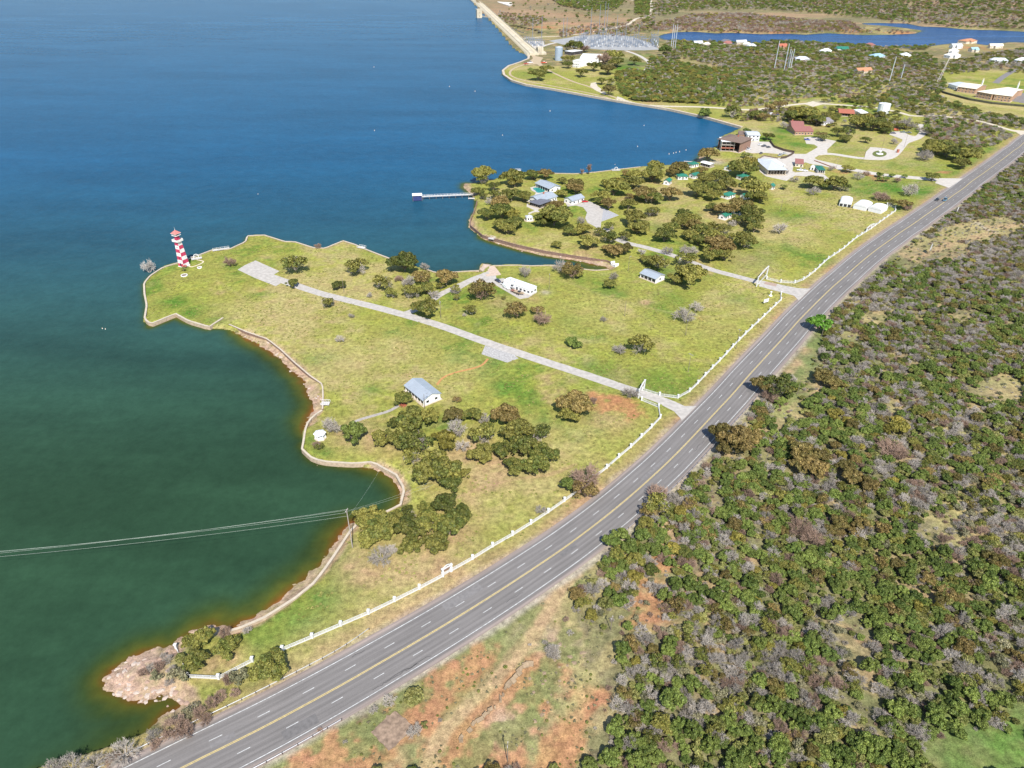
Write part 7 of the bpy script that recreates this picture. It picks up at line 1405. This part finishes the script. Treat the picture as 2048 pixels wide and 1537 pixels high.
# ---------------------------------------------------------------- rocks
ROCK = mat('pink_granite', (.36,.25,.19), .9, .25, .8, .1, bump=.5); ROCKW = mat('bleached_granite', (.46,.375,.31), .9, .18, .9, .1, bump=.5); ROCKT = mat('tan_rock', (.27,.20,.13), .9, .25, .9, .1, bump=.5)
def rockmesh(seed, m):
    r = np.random.default_rng(seed); bm_ = bmesh.new(); bmesh.ops.create_icosphere(bm_, subdivisions=1, radius=1)
    for v in bm_.verts: v.co *= r.uniform(.7, 1.2); v.co.z *= .6
    me = bpy.data.meshes.new('rock'); bm_.to_mesh(me); bm_.free(); me.materials.append(m); return me
RK = [[rockmesh(i+10*j, m) for i in range(5)] for j, m in enumerate((ROCK, ROCKW, ROCKT))]
rk_ = random.Random(12)
def rocks(P, n, spread, smin, smax, sets, label, group, zoff=-.1):
    for i in range(n):
        a_, b__ = rk_.choice(P); q = at(a_, b__); x, y = q.x+rk_.gauss(0, spread), q.y+rk_.gauss(0, spread); z = hgt(x, y); 
        o = bpy.data.objects.new('rock', rk_.choice(RK[rk_.choice(sets)])); COL.objects.link(o); s_ = rk_.uniform(smin, smax); o.location = (x, y, max(z, WATER_Z-.2)+zoff*s_); o.scale = (s_*rk_.uniform(.8,1.6), s_, s_*rk_.uniform(.5,1.)); o.rotation_euler = (0,0,rk_.uniform(0,6.3)); tag(o, label, 'rock', group)
rocks([(225,1355),(235,1340),(250,1335),(265,1322),(240,1372),(258,1380),(280,1388),(300,1385),(320,1378)], 60, 1.5, .25, .9, (1,0,1), 'bleached granite rock on the edge of the spit', 'bleached rocks on the spit')
rocks([(270,1345),(285,1330),(300,1320),(290,1362),(310,1308),(345,1306)], 40, 2.6, .25, .9, (0,), 'pink granite rock on top of the spit', 'pink rocks on the spit')
rocks([(335,1382),(355,1390),(368,1403)], 14, 1.5, .4, 1.1, (0,1), 'pink rock in the small cove behind the spit', 'rocks in the spit cove')
rocks([(625,800),(612,765),(590,735),(560,705),(635,790),(500,665),(530,685)], 30, 1.5, .3, .9, (0,1), 'pink rock on the beach under the cove wall', 'rocks under the cove wall')
rocks([(1000,486),(1040,498),(1080,506),(1120,512),(1160,519),(1195,526)], 40, 1.4, .35, .95, (0,1), 'pink rubble stone along the north inlet bank', 'rubble along the inlet')
rocks([(640,928),(680,931),(720,931)], 16, 1.0, .3, .8, (2,0), 'tan stone at the foot of the bay wall', 'stones under the bay wall')
rocks([(1100,1375),(1085,1330),(1095,1295),(1040,1450),(1150,1310),(1120,1380)], 26, 3.0, .25, .8, (2,), 'tan boulder in the orange dirt by the ledge', 'boulders by the ledge')
rocks([(1880,395),(1895,392),(1890,400)], 8, 2, .6, 1.6, (2,), 'tan boulder near the village lane mouth', 'boulders at the lane mouth')
# the long rock ledge beside the dirt track
lp = crop(600,1080,.2973,[(1560,820),(1500,840),(1460,890),(1400,950),(1365,1000),(1345,1070),(1320,1130),(1250,1155),(1200,1200),(1130,1260),(1090,1310),(1060,1370)])
W_ = resample(np.array([tuple(at(a, b__)[:2]) for a, b__ in lp]), 1.3); e = empty('rock_ledge', (0,0,0), 0, 'long cracked tan rock ledge beside the dirt track', 'ledge'); rl = random.Random(2)
for (x0,y0),(x1,y1) in zip(W_, W_[1:]):
    if rl.random() < .12: continue
    x0 += rl.uniform(-.5,.5); x1 += rl.uniform(-.5,.5); y0 += rl.uniform(-.4,.4); y1 += rl.uniform(-.4,.4)
    d = Vector((x1-x0,y1-y0,0)); b = MB(); b.M = Matrix.Translation((x0,y0,hgt(x0,y0))) @ Matrix.Rotation(math.atan2(d.y,d.x),4,'Z'); wd_ = rl.uniform(.6,1.8); h_ = rl.uniform(.5,1.1); s_ = -1
    b.add([(-.05,-.1,-.4),(d.length+.1,-.1,-.4),(d.length+.1,-.1+wd_*1.0,-.4),(-.05,-.1+wd_,-.4),(0,rl.uniform(0,.25),h_),(d.length,rl.uniform(0,.25),h_),(d.length,wd_*.9,h_*.35),(0,wd_*.9,h_*.35)], [(3,2,1,0),(4,5,6,7),(0,1,5,4),(1,2,6,5),(2,3,7,6),(3,0,4,7)], ROCKT); b.build('rock_slab', None, e)
